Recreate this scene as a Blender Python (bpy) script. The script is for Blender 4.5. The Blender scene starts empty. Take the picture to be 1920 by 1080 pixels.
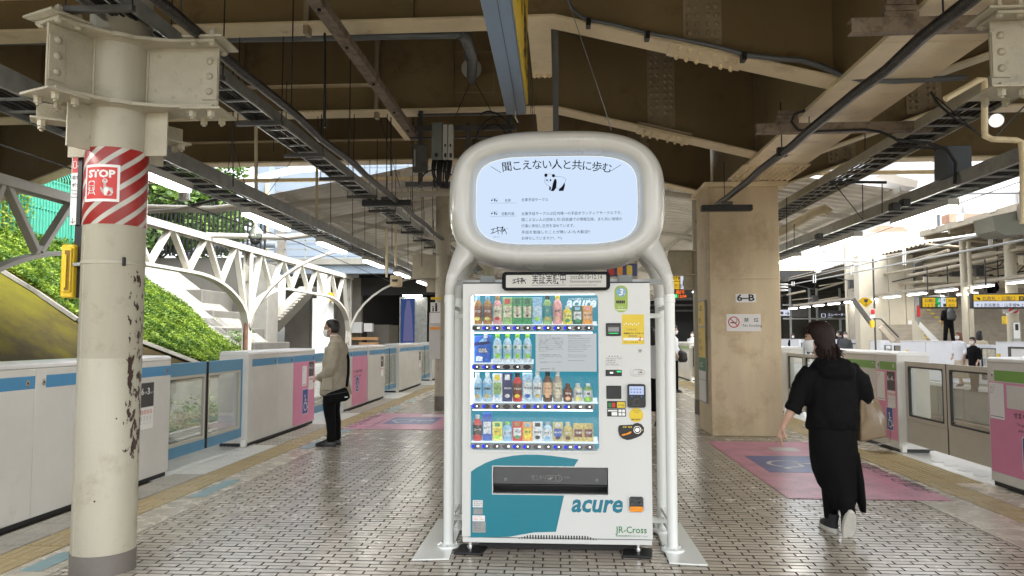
import bpy,bmesh,math,random
from mathutils import Vector,Matrix
import numpy as np
random.seed(7)
R = math.radians
scn = bpy.context.scene
COL = scn.collection
# ------------------------------------------------------------------ camera
CAM = Vector((0.0,0.0,1.47))
YAW,PITCH = R(3.49),R(3.70)
FPX = 1390.0                                   # focal length in photograph pixels (1920 wide)
cam_d = bpy.data.cameras.new('camera')
cam = bpy.data.objects.new('camera',cam_d);COL.objects.link(cam)
cam.location = CAM
cam.rotation_euler = (R(90) + PITCH,0,YAW)
cam_d.sensor_width = 36.0;cam_d.lens = FPX / 1920 * 36
cam_d.clip_start = 0.05;cam_d.clip_end = 600
scn.camera = cam
# ------------------------------------------------------------------ light
EXPO = 2.68
scn.view_settings.view_transform = 'Standard';scn.view_settings.look = 'None'
scn.view_settings.gamma = 1.0;scn.view_settings.use_curve_mapping = False
scn.view_settings.exposure = EXPO
SUN_EL,SUN_AZ = R(55),R(122)
w = bpy.data.worlds.new("World");scn.world = w;w.use_nodes = True
wn = w.node_tree;wn.nodes.clear()
sky = wn.nodes.new('ShaderNodeTexSky');sky.sky_type = 'NISHITA';sky.sun_disc = False
sky.sun_elevation = SUN_EL;sky.sun_rotation = SUN_AZ
sky.air_density = 1.2;sky.dust_density = 4.0;sky.ozone_density = 1.0
hs = wn.nodes.new('ShaderNodeHueSaturation');hs.inputs['Saturation'].default_value = 0.28
bg = wn.nodes.new('ShaderNodeBackground');bg.inputs['Strength'].default_value = 0.115
wo = wn.nodes.new('ShaderNodeOutputWorld')
wn.links.new(sky.outputs[0],hs.inputs['Color']);wn.links.new(hs.outputs[0],bg.inputs['Color'])
wn.links.new(bg.outputs[0],wo.inputs['Surface'])
sun_d = bpy.data.lights.new('sun','SUN');sun_d.energy = .6;sun_d.angle = R(14);sun_d.color = (1,.96,.9)
sun = bpy.data.objects.new('sun',sun_d);COL.objects.link(sun)
# direction the sun shines from: nishita rotation measured from +Y clockwise
sd = Vector((math.sin(SUN_AZ) * math.cos(SUN_EL),math.cos(SUN_AZ) * math.cos(SUN_EL),math.sin(SUN_EL)))
sun.rotation_euler = sd.to_track_quat('Z','Y').to_euler()
scn.render.engine = 'CYCLES'
scn.cycles.use_denoising = True
scn.cycles.max_bounces = 8;scn.cycles.diffuse_bounces = 4;scn.cycles.glossy_bounces = 4
scn.cycles.transparent_max_bounces = 16;scn.cycles.caustics_reflective = False;scn.cycles.caustics_refractive = False
scn.cycles.sample_clamp_indirect = 6
# ------------------------------------------------------------------ helpers
cy_,sy_ = math.cos(YAW),math.sin(YAW)
def at(px,py,Y):
 """world point at depth Y (metres along the platform) seen at a photograph pixel"""
 d = Vector(((px - 960) / FPX,(540 - py) / FPX,-1));d.rotate(cam.rotation_euler)
 t = (Y - CAM.y) / d.y
 return CAM + d * t
def link(o,parent=None):
 COL.objects.link(o)
 if parent is not None:o.parent = parent
 return o
def origin(o):
 v = Vector((0,0,0))
 while o is not None:v += o.location;o = o.parent
 return v
def tag(o,label=None,cat=None,group=None,kind=None):
 if label:o['label'] = label
 if cat:o['category'] = cat
 if group:o['group'] = group
 if kind:o['kind'] = kind
 return o
def thing(name,label,cat,loc=(0,0,0),group=None):
 o = bpy.data.objects.new(name,None);o.location = loc;o.empty_display_size = .1
 return tag(link(o),label,cat,group)
def copy_tree(o,parent=None):
 c = o.copy();COL.objects.link(c)
 c.parent = parent
 for ch in list(o.children):
  copy_tree(ch,c)
 return c
def relabel(o,label,cat=None,group=None):
 o['label'] = label
 if cat:o['category'] = cat
 if group:o['group'] = group
 return o
class Fr:
 """flat frame: u to the right, v up, n towards the viewer of that face"""
 def __init__(s,o,u,v):
  s.o = Vector(o);s.u = Vector(u).normalized();s.v = Vector(v).normalized();s.n = s.u.cross(s.v)
 def pt(s,a,b,d=0):return s.o + s.u * a + s.v * b + s.n * d
 def sub(s,a,b,d=0):return Fr(s.pt(a,b,d),s.u,s.v)
 def rot(s,a,b,ang):
  return Fr(s.pt(a,b),s.u * math.cos(ang) + s.v * math.sin(ang),s.v * math.cos(ang) - s.u * math.sin(ang))
def F_front(x,y,z):return Fr((x,y,z),(1,0,0),(0,0,1))     # faces -Y (the camera)
def F_left(x,y,z):return Fr((x,y,z),(0,1,0),(0,0,1))      # faces +X
def F_right(x,y,z):return Fr((x,y,z),(0,-1,0),(0,0,1))    # faces -X
def F_floor(x,y,z):return Fr((x,y,z),(1,0,0),(0,1,0))     # faces up
def rrect(a0,a1,b0,b1,r,n=5):
 pts = []
 for (cx,cy,s) in ((a1 - r,b0 + r,-90),(a1 - r,b1 - r,0),(a0 + r,b1 - r,90),(a0 + r,b0 + r,180)):
  for i in range(n + 1):
   t = R(s + 90 * i / n);pts.append((cx + r * math.cos(t),cy + r * math.sin(t)))
 return pts
def circ(a,b,r,n=16,rb=None):
 rb = rb or r
 return [(a + r * math.cos(2 * math.pi * i / n),b + rb * math.sin(2 * math.pi * i / n)) for i in range(n)]
class MB:
 def __init__(s):s.v = [];s.f = [];s.m = []
 def add(s,vs,fs,mi=0):
  o = len(s.v);s.v += [tuple(x) for x in vs]
  for f in fs:s.f.append([i + o for i in f]);s.m.append(mi)
  return s
 def box(s,x0,x1,y0,y1,z0,z1,mi=0):
  if x0 > x1:x0,x1 = x1,x0
  if y0 > y1:y0,y1 = y1,y0
  if z0 > z1:z0,z1 = z1,z0
  vs = [(x,y,z) for z in (z0,z1) for y in (y0,y1) for x in (x0,x1)]
  return s.add(vs,[(0,2,3,1),(4,5,7,6),(0,1,5,4),(2,6,7,3),(0,4,6,2),(1,3,7,5)],mi)
 def fbox(s,F,a0,a1,b0,b1,d0,d1,mi=0):
  if a0 > a1:a0,a1 = a1,a0
  if b0 > b1:b0,b1 = b1,b0
  if d0 > d1:d0,d1 = d1,d0
  vs = [F.pt(a,b,d) for d in (d0,d1) for b in (b0,b1) for a in (a0,a1)]
  return s.add(vs,[(0,2,3,1),(4,5,7,6),(0,1,5,4),(2,6,7,3),(0,4,6,2),(1,3,7,5)],mi)
 def prism(s,F,pts,d0,d1,mi=0):
  ar = sum(pts[i - 1][0] * pts[i][1] - pts[i][0] * pts[i - 1][1] for i in range(len(pts)))
  if ar < 0:pts = pts[::-1]
  if d0 > d1:d0,d1 = d1,d0
  n = len(pts)
  vs = [F.pt(a,b,d0) for a,b in pts] + [F.pt(a,b,d1) for a,b in pts]
  fs = [tuple(range(n - 1,-1,-1)),tuple(range(n,2 * n))]
  fs += [(i,(i + 1) % n,(i + 1) % n + n,i + n) for i in range(n)]
  return s.add(vs,fs,mi)
 def ring(s,F,po,pi,d0,d1,mi=0):
  n = len(po)
  vs = [F.pt(a,b,d) for P in (po,pi) for d in (d0,d1) for a,b in P]
  fs = []
  for i in range(n):
   j = (i + 1) % n
   fs += [(i,j,j + n,i + n),(i + n,j + n,j + 3 * n,i + 3 * n),
     (j + 2 * n,i + 2 * n,i + 3 * n,j + 3 * n),(j,i,i + 2 * n,j + 2 * n)]
  return s.add(vs,fs,mi)
 def stroke(s,F,pts,wd,d0,d1,mi=0):
  for i in range(len(pts) - 1):
   p = Vector(pts[i]);q = Vector(pts[i + 1]);t = (q - p)
   if t.length < 1e-6:continue
   t.normalize();k = Vector((-t.y,t.x)) * wd / 2
   s.prism(F,[tuple(p - k),tuple(q - k),tuple(q + k),tuple(p + k)],d0,d1,mi)
  return s
 def tube(s,pts,r,n=8,mi=0,cap=True,ry=None):
  pts = [Vector(p) for p in pts];m = len(pts)
  rs = r if isinstance(r,(list,tuple)) else [r] * m
  tg = []
  for i in range(m):
   a = pts[max(i - 1,0)];b = pts[min(i + 1,m - 1)]
   tg.append((b - a).normalized())
  t0 = tg[0];up = Vector((0,0,1)) if abs(t0.z) < .9 else Vector((0,1,0))
  x = t0.cross(up).normalized();vs = []
  for i in range(m):
   t = tg[i];x = (x - t * x.dot(t))
   x = x.normalized() if x.length > 1e-6 else t.orthogonal().normalized()
   y = t.cross(x)
   for k in range(n):
    a = 2 * math.pi * (k + .5) / n
    vs.append(pts[i] + x * math.cos(a) * rs[i] + y * math.sin(a) * rs[i] * (ry or 1))
  fs = [(i * n + k,i * n + (k + 1) % n,(i + 1) * n + (k + 1) % n,(i + 1) * n + k) for i in range(m - 1) for k in range(n)]
  if cap:fs += [tuple(range(n - 1,-1,-1)),tuple((m - 1) * n + k for k in range(n))]
  return s.add(vs,fs,mi)
 def beam(s,p,q,wd,h,mi=0):
  """rectangular bar from p to q; wd sideways, h in the upright direction"""
  p = Vector(p);q = Vector(q);t = (q - p).normalized()
  up = Vector((0,0,1)) if abs(t.z) < .98 else Vector((0,1,0))
  x = t.cross(up).normalized() * wd / 2;y = x.cross(t).normalized() * h / 2
  vs = [c + sx * x + sy * y for c in (p,q) for sx,sy in ((-1,-1),(1,-1),(1,1),(-1,1))]
  return s.add(vs,[(3,2,1,0),(4,5,6,7),(0,1,5,4),(1,2,6,5),(2,3,7,6),(3,0,4,7)],mi)
 def lathe(s,c,prof,n=16,mi=0,cap=True):
  c = Vector(c);m = len(prof)
  vs = [c + Vector((r * math.cos(2 * math.pi * k / n),r * math.sin(2 * math.pi * k / n),z)) for r,z in prof for k in range(n)]
  fs = [(i * n + k,i * n + (k + 1) % n,(i + 1) * n + (k + 1) % n,(i + 1) * n + k) for i in range(m - 1) for k in range(n)]
  if cap:fs += [tuple(range(n - 1,-1,-1)),tuple((m - 1) * n + k for k in range(n))]
  return s.add(vs,fs,mi)
 def loft(s,rings,n=16,mi=0,cap=True,M=None,wob=None):
  """rings: (cx, cy, cz, rx, ry)"""
  vs = []
  for i,(cx,cy,cz,rx,ry) in enumerate(rings):
   for k in range(n):
    a = 2 * math.pi * k / n;f = 1 + (wob(i,a) if wob else 0)
    p = Vector((cx + rx * f * math.cos(a),cy + ry * f * math.sin(a),cz))
    vs.append(M @ p if M is not None else p)
  m = len(rings)
  fs = [(i * n + k,i * n + (k + 1) % n,(i + 1) * n + (k + 1) % n,(i + 1) * n + k) for i in range(m - 1) for k in range(n)]
  if cap:fs += [tuple(range(n - 1,-1,-1)),tuple((m - 1) * n + k for k in range(n))]
  return s.add(vs,fs,mi)
 def ball(s,c,rx,ry=None,rz=None,n=12,m=8,mi=0,M=None):
  ry = ry or rx;rz = rz or rx
  rings = []
  for i in range(m + 1):
   t = math.pi * (i + .001) / (m + .002);k = math.sin(t)
   rings.append((c[0],c[1],c[2] - rz * math.cos(t),rx * k,ry * k))
  return s.loft(rings,n,mi,M=M)
 def build(s,name,mats,parent=None,smooth=False,bevel=0,kind=None,local=False,seg=2):
  me = bpy.data.meshes.new(name)
  off = Vector((0,0,0)) if (parent is None or local) else origin(parent)
  vs = [(a - off.x,b - off.y,c - off.z) for a,b,c in s.v]
  me.from_pydata(vs,[],s.f)
  if not isinstance(mats,(list,tuple)):mats = [mats]
  for m in mats:me.materials.append(m)
  if len(mats) > 1:me.polygons.foreach_set('material_index',s.m)
  if smooth:
   me.shade_smooth()
   if smooth is not True:me.set_sharp_from_angle(angle=R(smooth))
  me.update()
  o = bpy.data.objects.new(name,me);link(o,parent)
  if bevel:
   b = o.modifiers.new('bevel','BEVEL');b.width = bevel;b.segments = seg;b.limit_method = 'ANGLE';b.angle_limit = R(50)
   me.shade_smooth();me.set_sharp_from_angle(angle=R(40));b.harden_normals = False
  if kind:o['kind'] = kind
  return o
def make(name,mats,parent,fn,**k):
 m = MB();fn(m);return m.build(name,mats,parent,**k)
# ------------------------------------------------------------------ materials
def newmat(name):
 m = bpy.data.materials.new(name);m.use_nodes = True
 nt = m.node_tree;nt.nodes.clear()
 out = nt.nodes.new('ShaderNodeOutputMaterial')
 return m,nt,out
def L(nt,a,b):nt.links.new(a,b)
def mat(name,col,rough=.6,metal=0.0,vary=.12,scale=3.0,bump=.0,bscale=60,spec=.5,dirt=0.0,dirtcol=(.05,.04,.03),dscale=2.5,
  rvary=.0,coat=0.0,obj=False,streak=False,rnd=0.0,trans=0.0,sheen=0.0,attr=None):
 m,nt,out = newmat(name)
 p = nt.nodes.new('ShaderNodeBsdfPrincipled');L(nt,p.outputs[0],out.inputs[0])
 p.inputs['Roughness'].default_value = rough;p.inputs['Metallic'].default_value = metal
 p.inputs['Specular IOR Level'].default_value = spec
 if coat:p.inputs['Coat Weight'].default_value = coat;p.inputs['Coat Roughness'].default_value = .08
 if sheen:p.inputs['Sheen Weight'].default_value = sheen
 tc = nt.nodes.new('ShaderNodeTexCoord');geo = nt.nodes.new('ShaderNodeNewGeometry')
 src = tc.outputs['Object'] if obj else geo.outputs['Position']
 col = tuple(col) + (1,)
 cur = None
 if vary or rvary:
  n = nt.nodes.new('ShaderNodeTexNoise');n.inputs['Scale'].default_value = scale;n.inputs['Detail'].default_value = 6
  n.inputs['Roughness'].default_value = .6
  if streak:
   mp = nt.nodes.new('ShaderNodeMapping');mp.inputs['Scale'].default_value = (1,1,.12)
   L(nt,src,mp.inputs[0]);L(nt,mp.outputs[0],n.inputs['Vector'])
  else:L(nt,src,n.inputs['Vector'])
  cr = nt.nodes.new('ShaderNodeMapRange');cr.inputs[1].default_value = .3;cr.inputs[2].default_value = .7
  cr.inputs[3].default_value = 1 - vary;cr.inputs[4].default_value = 1 + vary
  L(nt,n.outputs[0],cr.inputs[0])
  mx = nt.nodes.new('ShaderNodeVectorMath');mx.operation = 'SCALE';mx.inputs[0].default_value = col[:3]
  L(nt,cr.outputs[0],mx.inputs['Scale']);cur = mx.outputs[0]
  if rvary:
   rr = nt.nodes.new('ShaderNodeMapRange');rr.inputs[1].default_value = .3;rr.inputs[2].default_value = .7
   rr.inputs[3].default_value = max(.02,rough - rvary);rr.inputs[4].default_value = min(1,rough + rvary)
   L(nt,n.outputs[0],rr.inputs[0]);L(nt,rr.outputs[0],p.inputs['Roughness'])
 if rnd:
  oi = nt.nodes.new('ShaderNodeObjectInfo');mr = nt.nodes.new('ShaderNodeMapRange')
  mr.inputs[3].default_value = 1 - rnd;mr.inputs[4].default_value = 1 + rnd
  if attr:
   an = nt.nodes.new('ShaderNodeAttribute');an.attribute_name = attr
   ad = nt.nodes.new('ShaderNodeMath');ad.operation = 'ADD';L(nt,an.outputs['Fac'],ad.inputs[0]);L(nt,oi.outputs['Random'],ad.inputs[1])
   fr = nt.nodes.new('ShaderNodeMath');fr.operation = 'FRACT';L(nt,ad.outputs[0],fr.inputs[0]);L(nt,fr.outputs[0],mr.inputs[0])
  else:L(nt,oi.outputs['Random'],mr.inputs[0])
  mx = nt.nodes.new('ShaderNodeVectorMath');mx.operation = 'SCALE'
  if cur is not None:L(nt,cur,mx.inputs[0])
  else:mx.inputs[0].default_value = col[:3]
  L(nt,mr.outputs[0],mx.inputs['Scale']);cur = mx.outputs[0]
 if dirt:
  n = nt.nodes.new('ShaderNodeTexNoise');n.inputs['Scale'].default_value = dscale;n.inputs['Detail'].default_value = 10
  n.inputs['Roughness'].default_value = .7
  L(nt,src,n.inputs['Vector'])
  cr = nt.nodes.new('ShaderNodeMapRange');cr.inputs[1].default_value = .62 - .25 * dirt;cr.inputs[2].default_value = .72
  cr.inputs[4].default_value = min(1,.3 + dirt)
  L(nt,n.outputs[0],cr.inputs[0])
  mx = nt.nodes.new('ShaderNodeMix');mx.data_type = 'RGBA'
  L(nt,cr.outputs[0],mx.inputs['Factor'])
  if cur is not None:L(nt,cur,mx.inputs[6])
  else:mx.inputs[6].default_value = col
  mx.inputs[7].default_value = tuple(dirtcol) + (1,);cur = mx.outputs[2]
 if cur is not None:L(nt,cur,p.inputs['Base Color'])
 else:p.inputs['Base Color'].default_value = col
 if bump:
  n = nt.nodes.new('ShaderNodeTexNoise');n.inputs['Scale'].default_value = bscale;n.inputs['Detail'].default_value = 4
  L(nt,src,n.inputs['Vector'])
  b = nt.nodes.new('ShaderNodeBump');b.inputs['Strength'].default_value = bump;b.inputs['Distance'].default_value = .01
  L(nt,n.outputs[0],b.inputs['Height']);L(nt,b.outputs[0],p.inputs['Normal'])
 if trans:
  p.inputs['Transmission Weight'].default_value = trans
 return m
def emit(name,col,level):
 """level = how bright it shows, 1 = display white at this exposure"""
 m,nt,out = newmat(name)
 e = nt.nodes.new('ShaderNodeEmission');e.inputs[0].default_value = tuple(col) + (1,)
 e.inputs[1].default_value = level / 2 ** EXPO;L(nt,e.outputs[0],out.inputs[0]);return m
def glass(name,tint=(1,1,1),refl=.12,rough=.03,haze=0.0,hazecol=(.6,.6,.6)):
 m,nt,out = newmat(name)
 t = nt.nodes.new('ShaderNodeBsdfTransparent');t.inputs[0].default_value = tuple(tint) + (1,)
 g = nt.nodes.new('ShaderNodeBsdfGlossy');g.inputs['Roughness'].default_value = rough
 fr = nt.nodes.new('ShaderNodeLayerWeight');fr.inputs[0].default_value = .35
 mr = nt.nodes.new('ShaderNodeMapRange');mr.inputs[3].default_value = refl * .35;mr.inputs[4].default_value = min(1,refl * 5)
 L(nt,fr.outputs['Facing'],mr.inputs[0])
 mx = nt.nodes.new('ShaderNodeMixShader');L(nt,mr.outputs[0],mx.inputs[0]);L(nt,t.outputs[0],mx.inputs[1]);L(nt,g.outputs[0],mx.inputs[2])
 last = mx.outputs[0]
 if haze:
  d = nt.nodes.new('ShaderNodeBsdfDiffuse');d.inputs[0].default_value = tuple(hazecol) + (1,)
  m2 = nt.nodes.new('ShaderNodeMixShader');m2.inputs[0].default_value = haze;L(nt,last,m2.inputs[1]);L(nt,d.outputs[0],m2.inputs[2]);last = m2.outputs[0]
 L(nt,last,out.inputs[0]);return m
M = {}
M['cream'] = mat('cream_steel_paint',(.84,.72,.49),.5,vary=.14,scale=1.5,bump=.15,bscale=40,dirt=.24,dirtcol=(.36,.24,.12),dscale=2.6,spec=.3)
M['brownweb'] = mat('shaded_steel_brown',(.255,.19,.10),.6,vary=.18,scale=.8,bump=.1,bscale=30,spec=.25,dirt=.25,dirtcol=(.10,.065,.03),dscale=2,streak=True)  # shade on the upright webs put into a brown base; dirt streaks on top
M['brownplate'] = mat('brown_splice_paint',(.36,.295,.20),.5,vary=.12,scale=4,spec=.3)
M['colpaint'] = mat('column_cream_paint',(.41,.385,.305),.42,vary=.12,scale=2.5,bump=.25,bscale=25,dirt=.3,dirtcol=(.22,.185,.11),dscale=5,spec=.4,streak=True)
M['jointpaint'] = mat('joint_grey_cream_paint',(.42,.385,.295),.42,vary=.12,scale=5,bump=.35,bscale=70,dirt=.18,dirtcol=(.12,.09,.055),dscale=14,spec=.4)
M['pillar'] = mat('pillar_plaster',(.64,.53,.36),.62,vary=.18,scale=1.6,bump=.2,bscale=14,dirt=.42,dirtcol=(.33,.21,.09),dscale=1.1,spec=.25,streak=True)
M['whitesteel'] = mat('white_truss_paint',(.60,.58,.52),.5,vary=.08,scale=3,dirt=.12,dirtcol=(.35,.2,.1),dscale=6)
M['gal'] = mat('galvanised_steel',(.33,.34,.33),.42,.55,vary=.2,scale=8)
M['darkgal'] = mat('dark_steel',(.085,.082,.078),.5,.3,vary=.25,scale=6)
M['black'] = mat('black_steel',(.012,.012,.012),.45,vary=.2,scale=5)
M['rubber'] = mat('black_cable',(.012,.012,.013),.6,vary=.1)
M['rust'] = mat('rusty_channel',(.26,.21,.16),.7,vary=.2,scale=8,dirt=.6,dirtcol=(.07,.04,.025),dscale=10,bump=.3)
M['blackrust'] = mat('tarred_pipe',(.022,.02,.019),.38,.2,vary=.4,scale=14,dirt=.25,dirtcol=(.16,.15,.13),dscale=20,bump=.5,bscale=60)
M['greypvc'] = mat('grey_pipe',(.12,.13,.14),.4,vary=.12,scale=5)
M['cabinet'] = mat('grey_cabinet_paint',(.20,.22,.21),.45,vary=.06,scale=3)
M['bluegrey'] = mat('blue_grey_sign_housing',(.13,.18,.25),.4,vary=.06,scale=3)
M['yellow'] = mat('yellow_sign_face',(.80,.55,.03),.4,vary=.04)
M['white'] = mat('white_paint',(.78,.78,.76),.38,vary=.04)
M['paper'] = mat('white_paper',(.80,.80,.79),.6,vary=.03)
M['ink'] = mat('black_ink',(.012,.012,.015),.5,vary=0)
M['greyink'] = mat('grey_ink',(.10,.10,.11),.5,vary=0)
M['redink'] = mat('red_ink',(.55,.025,.02),.45,vary=0)
M['greenink'] = mat('green_ink',(.02,.20,.05),.45,vary=0)
M['blueink'] = mat('blue_ink',(.035,.075,.30),.45,vary=0)
M['orangeink'] = mat('orange_ink',(.80,.28,.02),.45,vary=0)
M['pink'] = mat('pink_film',(.68,.24,.40),.35,vary=.05,scale=4,spec=.45)
M['gatebody'] = mat('gate_white_enamel',(.66,.65,.62),.26,vary=.05,scale=2,spec=.5,coat=.15,dirt=.05,dirtcol=(.36,.34,.30),dscale=3)
M['gatecap'] = mat('gate_cap_aluminium',(.70,.70,.70),.3,.2,vary=.04)
M['gateblue'] = mat('gate_blue_stripe',(.07,.27,.50),.3,vary=.03)
M['gateblued'] = mat('gate_blue_frame',(.09,.26,.42),.35,vary=.04)
M['gategreen'] = mat('gate_green_stripe',(.16,.36,.05),.3,vary=.03)
M['gatebeige'] = mat('gate_beige_frame',(.50,.47,.40),.35,vary=.05)
M['plinth'] = mat('gate_black_plinth',(.02,.02,.02),.6,vary=.1)
M['glass'] = glass('gate_glass',(.93,.96,.95),.10,haze=.05,hazecol=(.6,.62,.6))
M['frost'] = glass('frosted_glass',(.75,.8,.8),.10,haze=.25,hazecol=(.5,.52,.52))
M['darkglass'] = glass('dark_glass',(.25,.28,.30),.22)
M['chrome'] = mat('chrome',(.7,.7,.7),.15,1.0,vary=.05)
M['concrete'] = mat('concrete',(.13,.125,.108),.8,vary=.15,scale=1.5,bump=.3,bscale=25,dirt=.25,dirtcol=(.16,.15,.12),dscale=1.5,streak=True)
M['concdark'] = mat('dark_concrete_panels',(.22,.20,.17),.8,vary=.2,scale=1.2,bump=.2,bscale=20,dirt=.3,dirtcol=(.09,.08,.06),dscale=1.2)
M['grout'] = mat('dark_joint_grout',(.060,.047,.035),.75,vary=.3,scale=8)
M['slab'] = mat('pale_floor_slab',(.50,.46,.38),.26,vary=.12,scale=5,rvary=.1,rnd=.08,dirt=.2,dirtcol=(.2,.17,.12),dscale=4,bump=.1,bscale=60)
M['brick'] = mat('grey_beige_floor_tile',(.49,.44,.365),.235,vary=.09,scale=4,rvary=.07,rnd=.10,dirt=.20,dirtcol=(.24,.21,.17),dscale=1.3,bump=.05,bscale=50,attr='tone',spec=.9)
M['tactile'] = mat('yellow_tactile_tile',(.38,.295,.14),.4,vary=.18,scale=8,rnd=.1,dirt=.35,dirtcol=(.18,.13,.07),dscale=8)
M['tactgrey'] = mat('grey_grooved_tile',(.33,.31,.27),.4,vary=.14,scale=8,rnd=.1,dirt=.25,dirtcol=(.15,.13,.1),dscale=8)
M['palefloor'] = mat('pale_metal_door_sill',(.62,.62,.60),.3,vary=.06,scale=6)
M['frontwhite'] = mat('machine_white_enamel',(.63,.635,.615),.28,vary=.02,scale=1.5,spec=.5,coat=.1)
M['bodywhite'] = mat('glossy_white_shell',(.58,.575,.54),.25,vary=.04,scale=2.5,rvary=.07,spec=.5,coat=.2)
M['tubewhite'] = mat('white_tube_enamel',(.78,.80,.77),.2,vary=.02,coat=.4)
M['teal'] = mat('teal_panel',(.010,.185,.245),.34,vary=.03,coat=.1)
M['skin'] = mat('skin',(.50,.31,.22),.5,vary=.05,scale=15)
M['skinshade'] = mat('skin_tanned',(.42,.26,.18),.5,vary=.05,scale=15)
M['hair'] = mat('black_hair',(.010,.008,.007),.4,vary=.2,scale=40,bump=.6,bscale=120)
M['hairbrown'] = mat('dark_brown_hair',(.016,.007,.005),.55,spec=.25,vary=.3,scale=40,bump=.6,bscale=120)
M['blackcloth'] = mat('black_cloth',(.0025,.0025,.003),.85,vary=.2,scale=10,bump=.3,bscale=120,spec=.2)
M['khaki'] = mat('khaki_jacket_cloth',(.36,.32,.25),.8,vary=.12,scale=10,bump=.5,bscale=18,spec=.2)
M['shoe'] = mat('black_leather',(.012,.011,.010),.35,vary=.1)
M['mask'] = mat('white_face_mask',(.80,.80,.80),.7,vary=.03)
M['kraft'] = mat('brown_paper_bag',(.25,.175,.10),.7,vary=.1,scale=12,bump=.6,bscale=14)
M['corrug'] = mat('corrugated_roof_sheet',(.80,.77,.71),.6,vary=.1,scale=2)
M['corrugdark'] = mat('shaded_roof_sheet',(.20,.175,.14),.7,vary=.2,scale=2)  # darker copy of the roof sheet: underside shade put into the colour
M['dimcream'] = mat('shaded_cream_paint',(.36,.31,.23),.6,vary=.15,scale=3,dirt=.2,dirtcol=(.15,.12,.08))  # darker copy of the cream: shade under the canopy in the colour, plus dirt
M['cloudbld'] = mat('blue_grey_cladding',(.22,.27,.33),.6,vary=.05,scale=1)
M['moss'] = None
# ================================================================== FLOOR
XL,XR = -4.12,4.30          # platform-side faces of the gate walls
m = MB();m.box(-4.72,4.98,-4,75,-1.1,-.009)
floor = m.build('platform_floor',M['grout'],kind='structure')
def tilemesh(name,lx,ly,h,ins,mt,extra=None):
 m = MB();z0,z1 = -h,0
 vs = [(0,0,z0),(lx,0,z0),(lx,ly,z0),(0,ly,z0),(ins,ins,z1),(lx - ins,ins,z1),(lx - ins,ly - ins,z1),(ins,ly - ins,z1)]
 m.add(vs,[(4,5,6,7),(0,1,5,4),(1,2,6,5),(2,3,7,6),(3,0,4,7)])
 if extra:extra(m)
 me = bpy.data.meshes.new(name);me.from_pydata(m.v,[],m.f);me.materials.append(mt)
 if name[:5] == 'brick':
  me.materials.append(M['grout']);me.polygons.foreach_set('material_index',[0,1,1,1,1])
 return me
def place(me,name,parent,loc):
 o = bpy.data.objects.new(name,me);o.location = loc;return link(o,parent)
LB,SB,BW,JT,PITCHY = .2255,.1065,.0585,.009,.068
me_long = tilemesh('brick_long',LB,BW,.010,.001,M['brick']);me_short = tilemesh('brick_short',SB,BW,.010,.001,M['brick'])
nb = 0;fv,ff,tone = [],[],[]
row = 0;y = 3.2
while y < 32:
 x = -3.13 - ((LB + SB + 2 * JT) / 2 if row % 2 else 0);k = 0
 while x < 3.2:
  ln = LB if k % 2 == 0 else SB
  x0,x1 = max(x,-3.125),min(x + ln,3.195)
  if x1 - x0 > .012:
   vis = y > 4.55 and not (-.7 < (x0 + x1) / 2 < .68 and y > 5.05)
   if vis and nb < 298 and x1 - x0 > ln - .01 and abs(x0) < 1.15 * y * .66:
    place(me_long if ln == LB else me_short,'brick',floor,(x0,y,random.uniform(-.0012,.0008)));nb += 1
   else:
    o = len(fv);z = random.uniform(-.0012,.0008);i = .001
    fv += [(x0,y,z - .01),(x1,y,z - .01),(x1,y + BW,z - .01),(x0,y + BW,z - .01),(x0 + i,y + i,z),(x1 - i,y + i,z),(x1 - i,y + BW - i,z),(x0 + i,y + BW - i,z)]
    ff += [(o + 4,o + 5,o + 6,o + 7),(o,o + 1,o + 5,o + 4),(o + 1,o + 2,o + 6,o + 5),(o + 2,o + 3,o + 7,o + 6),(o + 3,o,o + 4,o + 7)]
    tone += [random.random()] * 5
  x += ln + JT;k += 1
 y += PITCHY;row += 1
me = bpy.data.meshes.new('brick_paving');me.from_pydata(fv,[],ff);me.materials.append(M['brick']);me.materials.append(M['grout']);me.polygons.foreach_set('material_index',[0,1,1,1,1] * (len(ff) // 5))
at_ = me.attributes.new('tone','FLOAT','FACE');at_.data.foreach_set('value',tone)
o = bpy.data.objects.new('brick_paving',me);link(o,floor);o['kind'] = 'stuff'
make('far_paving',M['brick'],floor,lambda m:m.box(-3.125,3.195,32,74,-.01,-.001))
# tactile, grooved and plain tiles beside the gate walls
def ex_bars(m,lx=.29,ly=.29,n=4,alongy=True,h=.005,wd=.03):
 for i in range(n):
  c = lx * (i + .5) / n
  vs = [(c - wd / 2,.012,0),(c + wd / 2,.012,0),(c + wd / 2,ly - .012,0),(c - wd / 2,ly - .012,0)]
  vs += [(c - wd / 4,.02,h),(c + wd / 4,.02,h),(c + wd / 4,ly - .02,h),(c - wd / 4,ly - .02,h)]
  m.add(vs,[(4,5,6,7),(0,1,5,4),(1,2,6,5),(2,3,7,6),(3,0,4,7)])
def ex_dots(m,lx=.29,ly=.29,n=5,h=.005):
 for i in range(n):
  for j in range(n):
   cx,cy = lx * (i + .5) / n,ly * (j + .5) / n
   a,b = .019,.010
   vs = [(cx + a * math.cos(t),cy + a * math.sin(t),0) for t in [k * math.pi / 3 for k in range(6)]] + [(cx + b * math.cos(t),cy + b * math.sin(t),h) for t in [k * math.pi / 3 for k in range(6)]]
   m.add(vs,[(6,7,8,9,10,11)] + [(k,(k + 1) % 6,(k + 1) % 6 + 6,k + 6) for k in range(6)])
T_bar = tilemesh('tactile_bar_tile',.294,.294,.01,.002,M['tactile'],ex_bars)
T_dot = tilemesh('tactile_dot_tile',.294,.294,.01,.002,M['tactile'],ex_dots)
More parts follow.
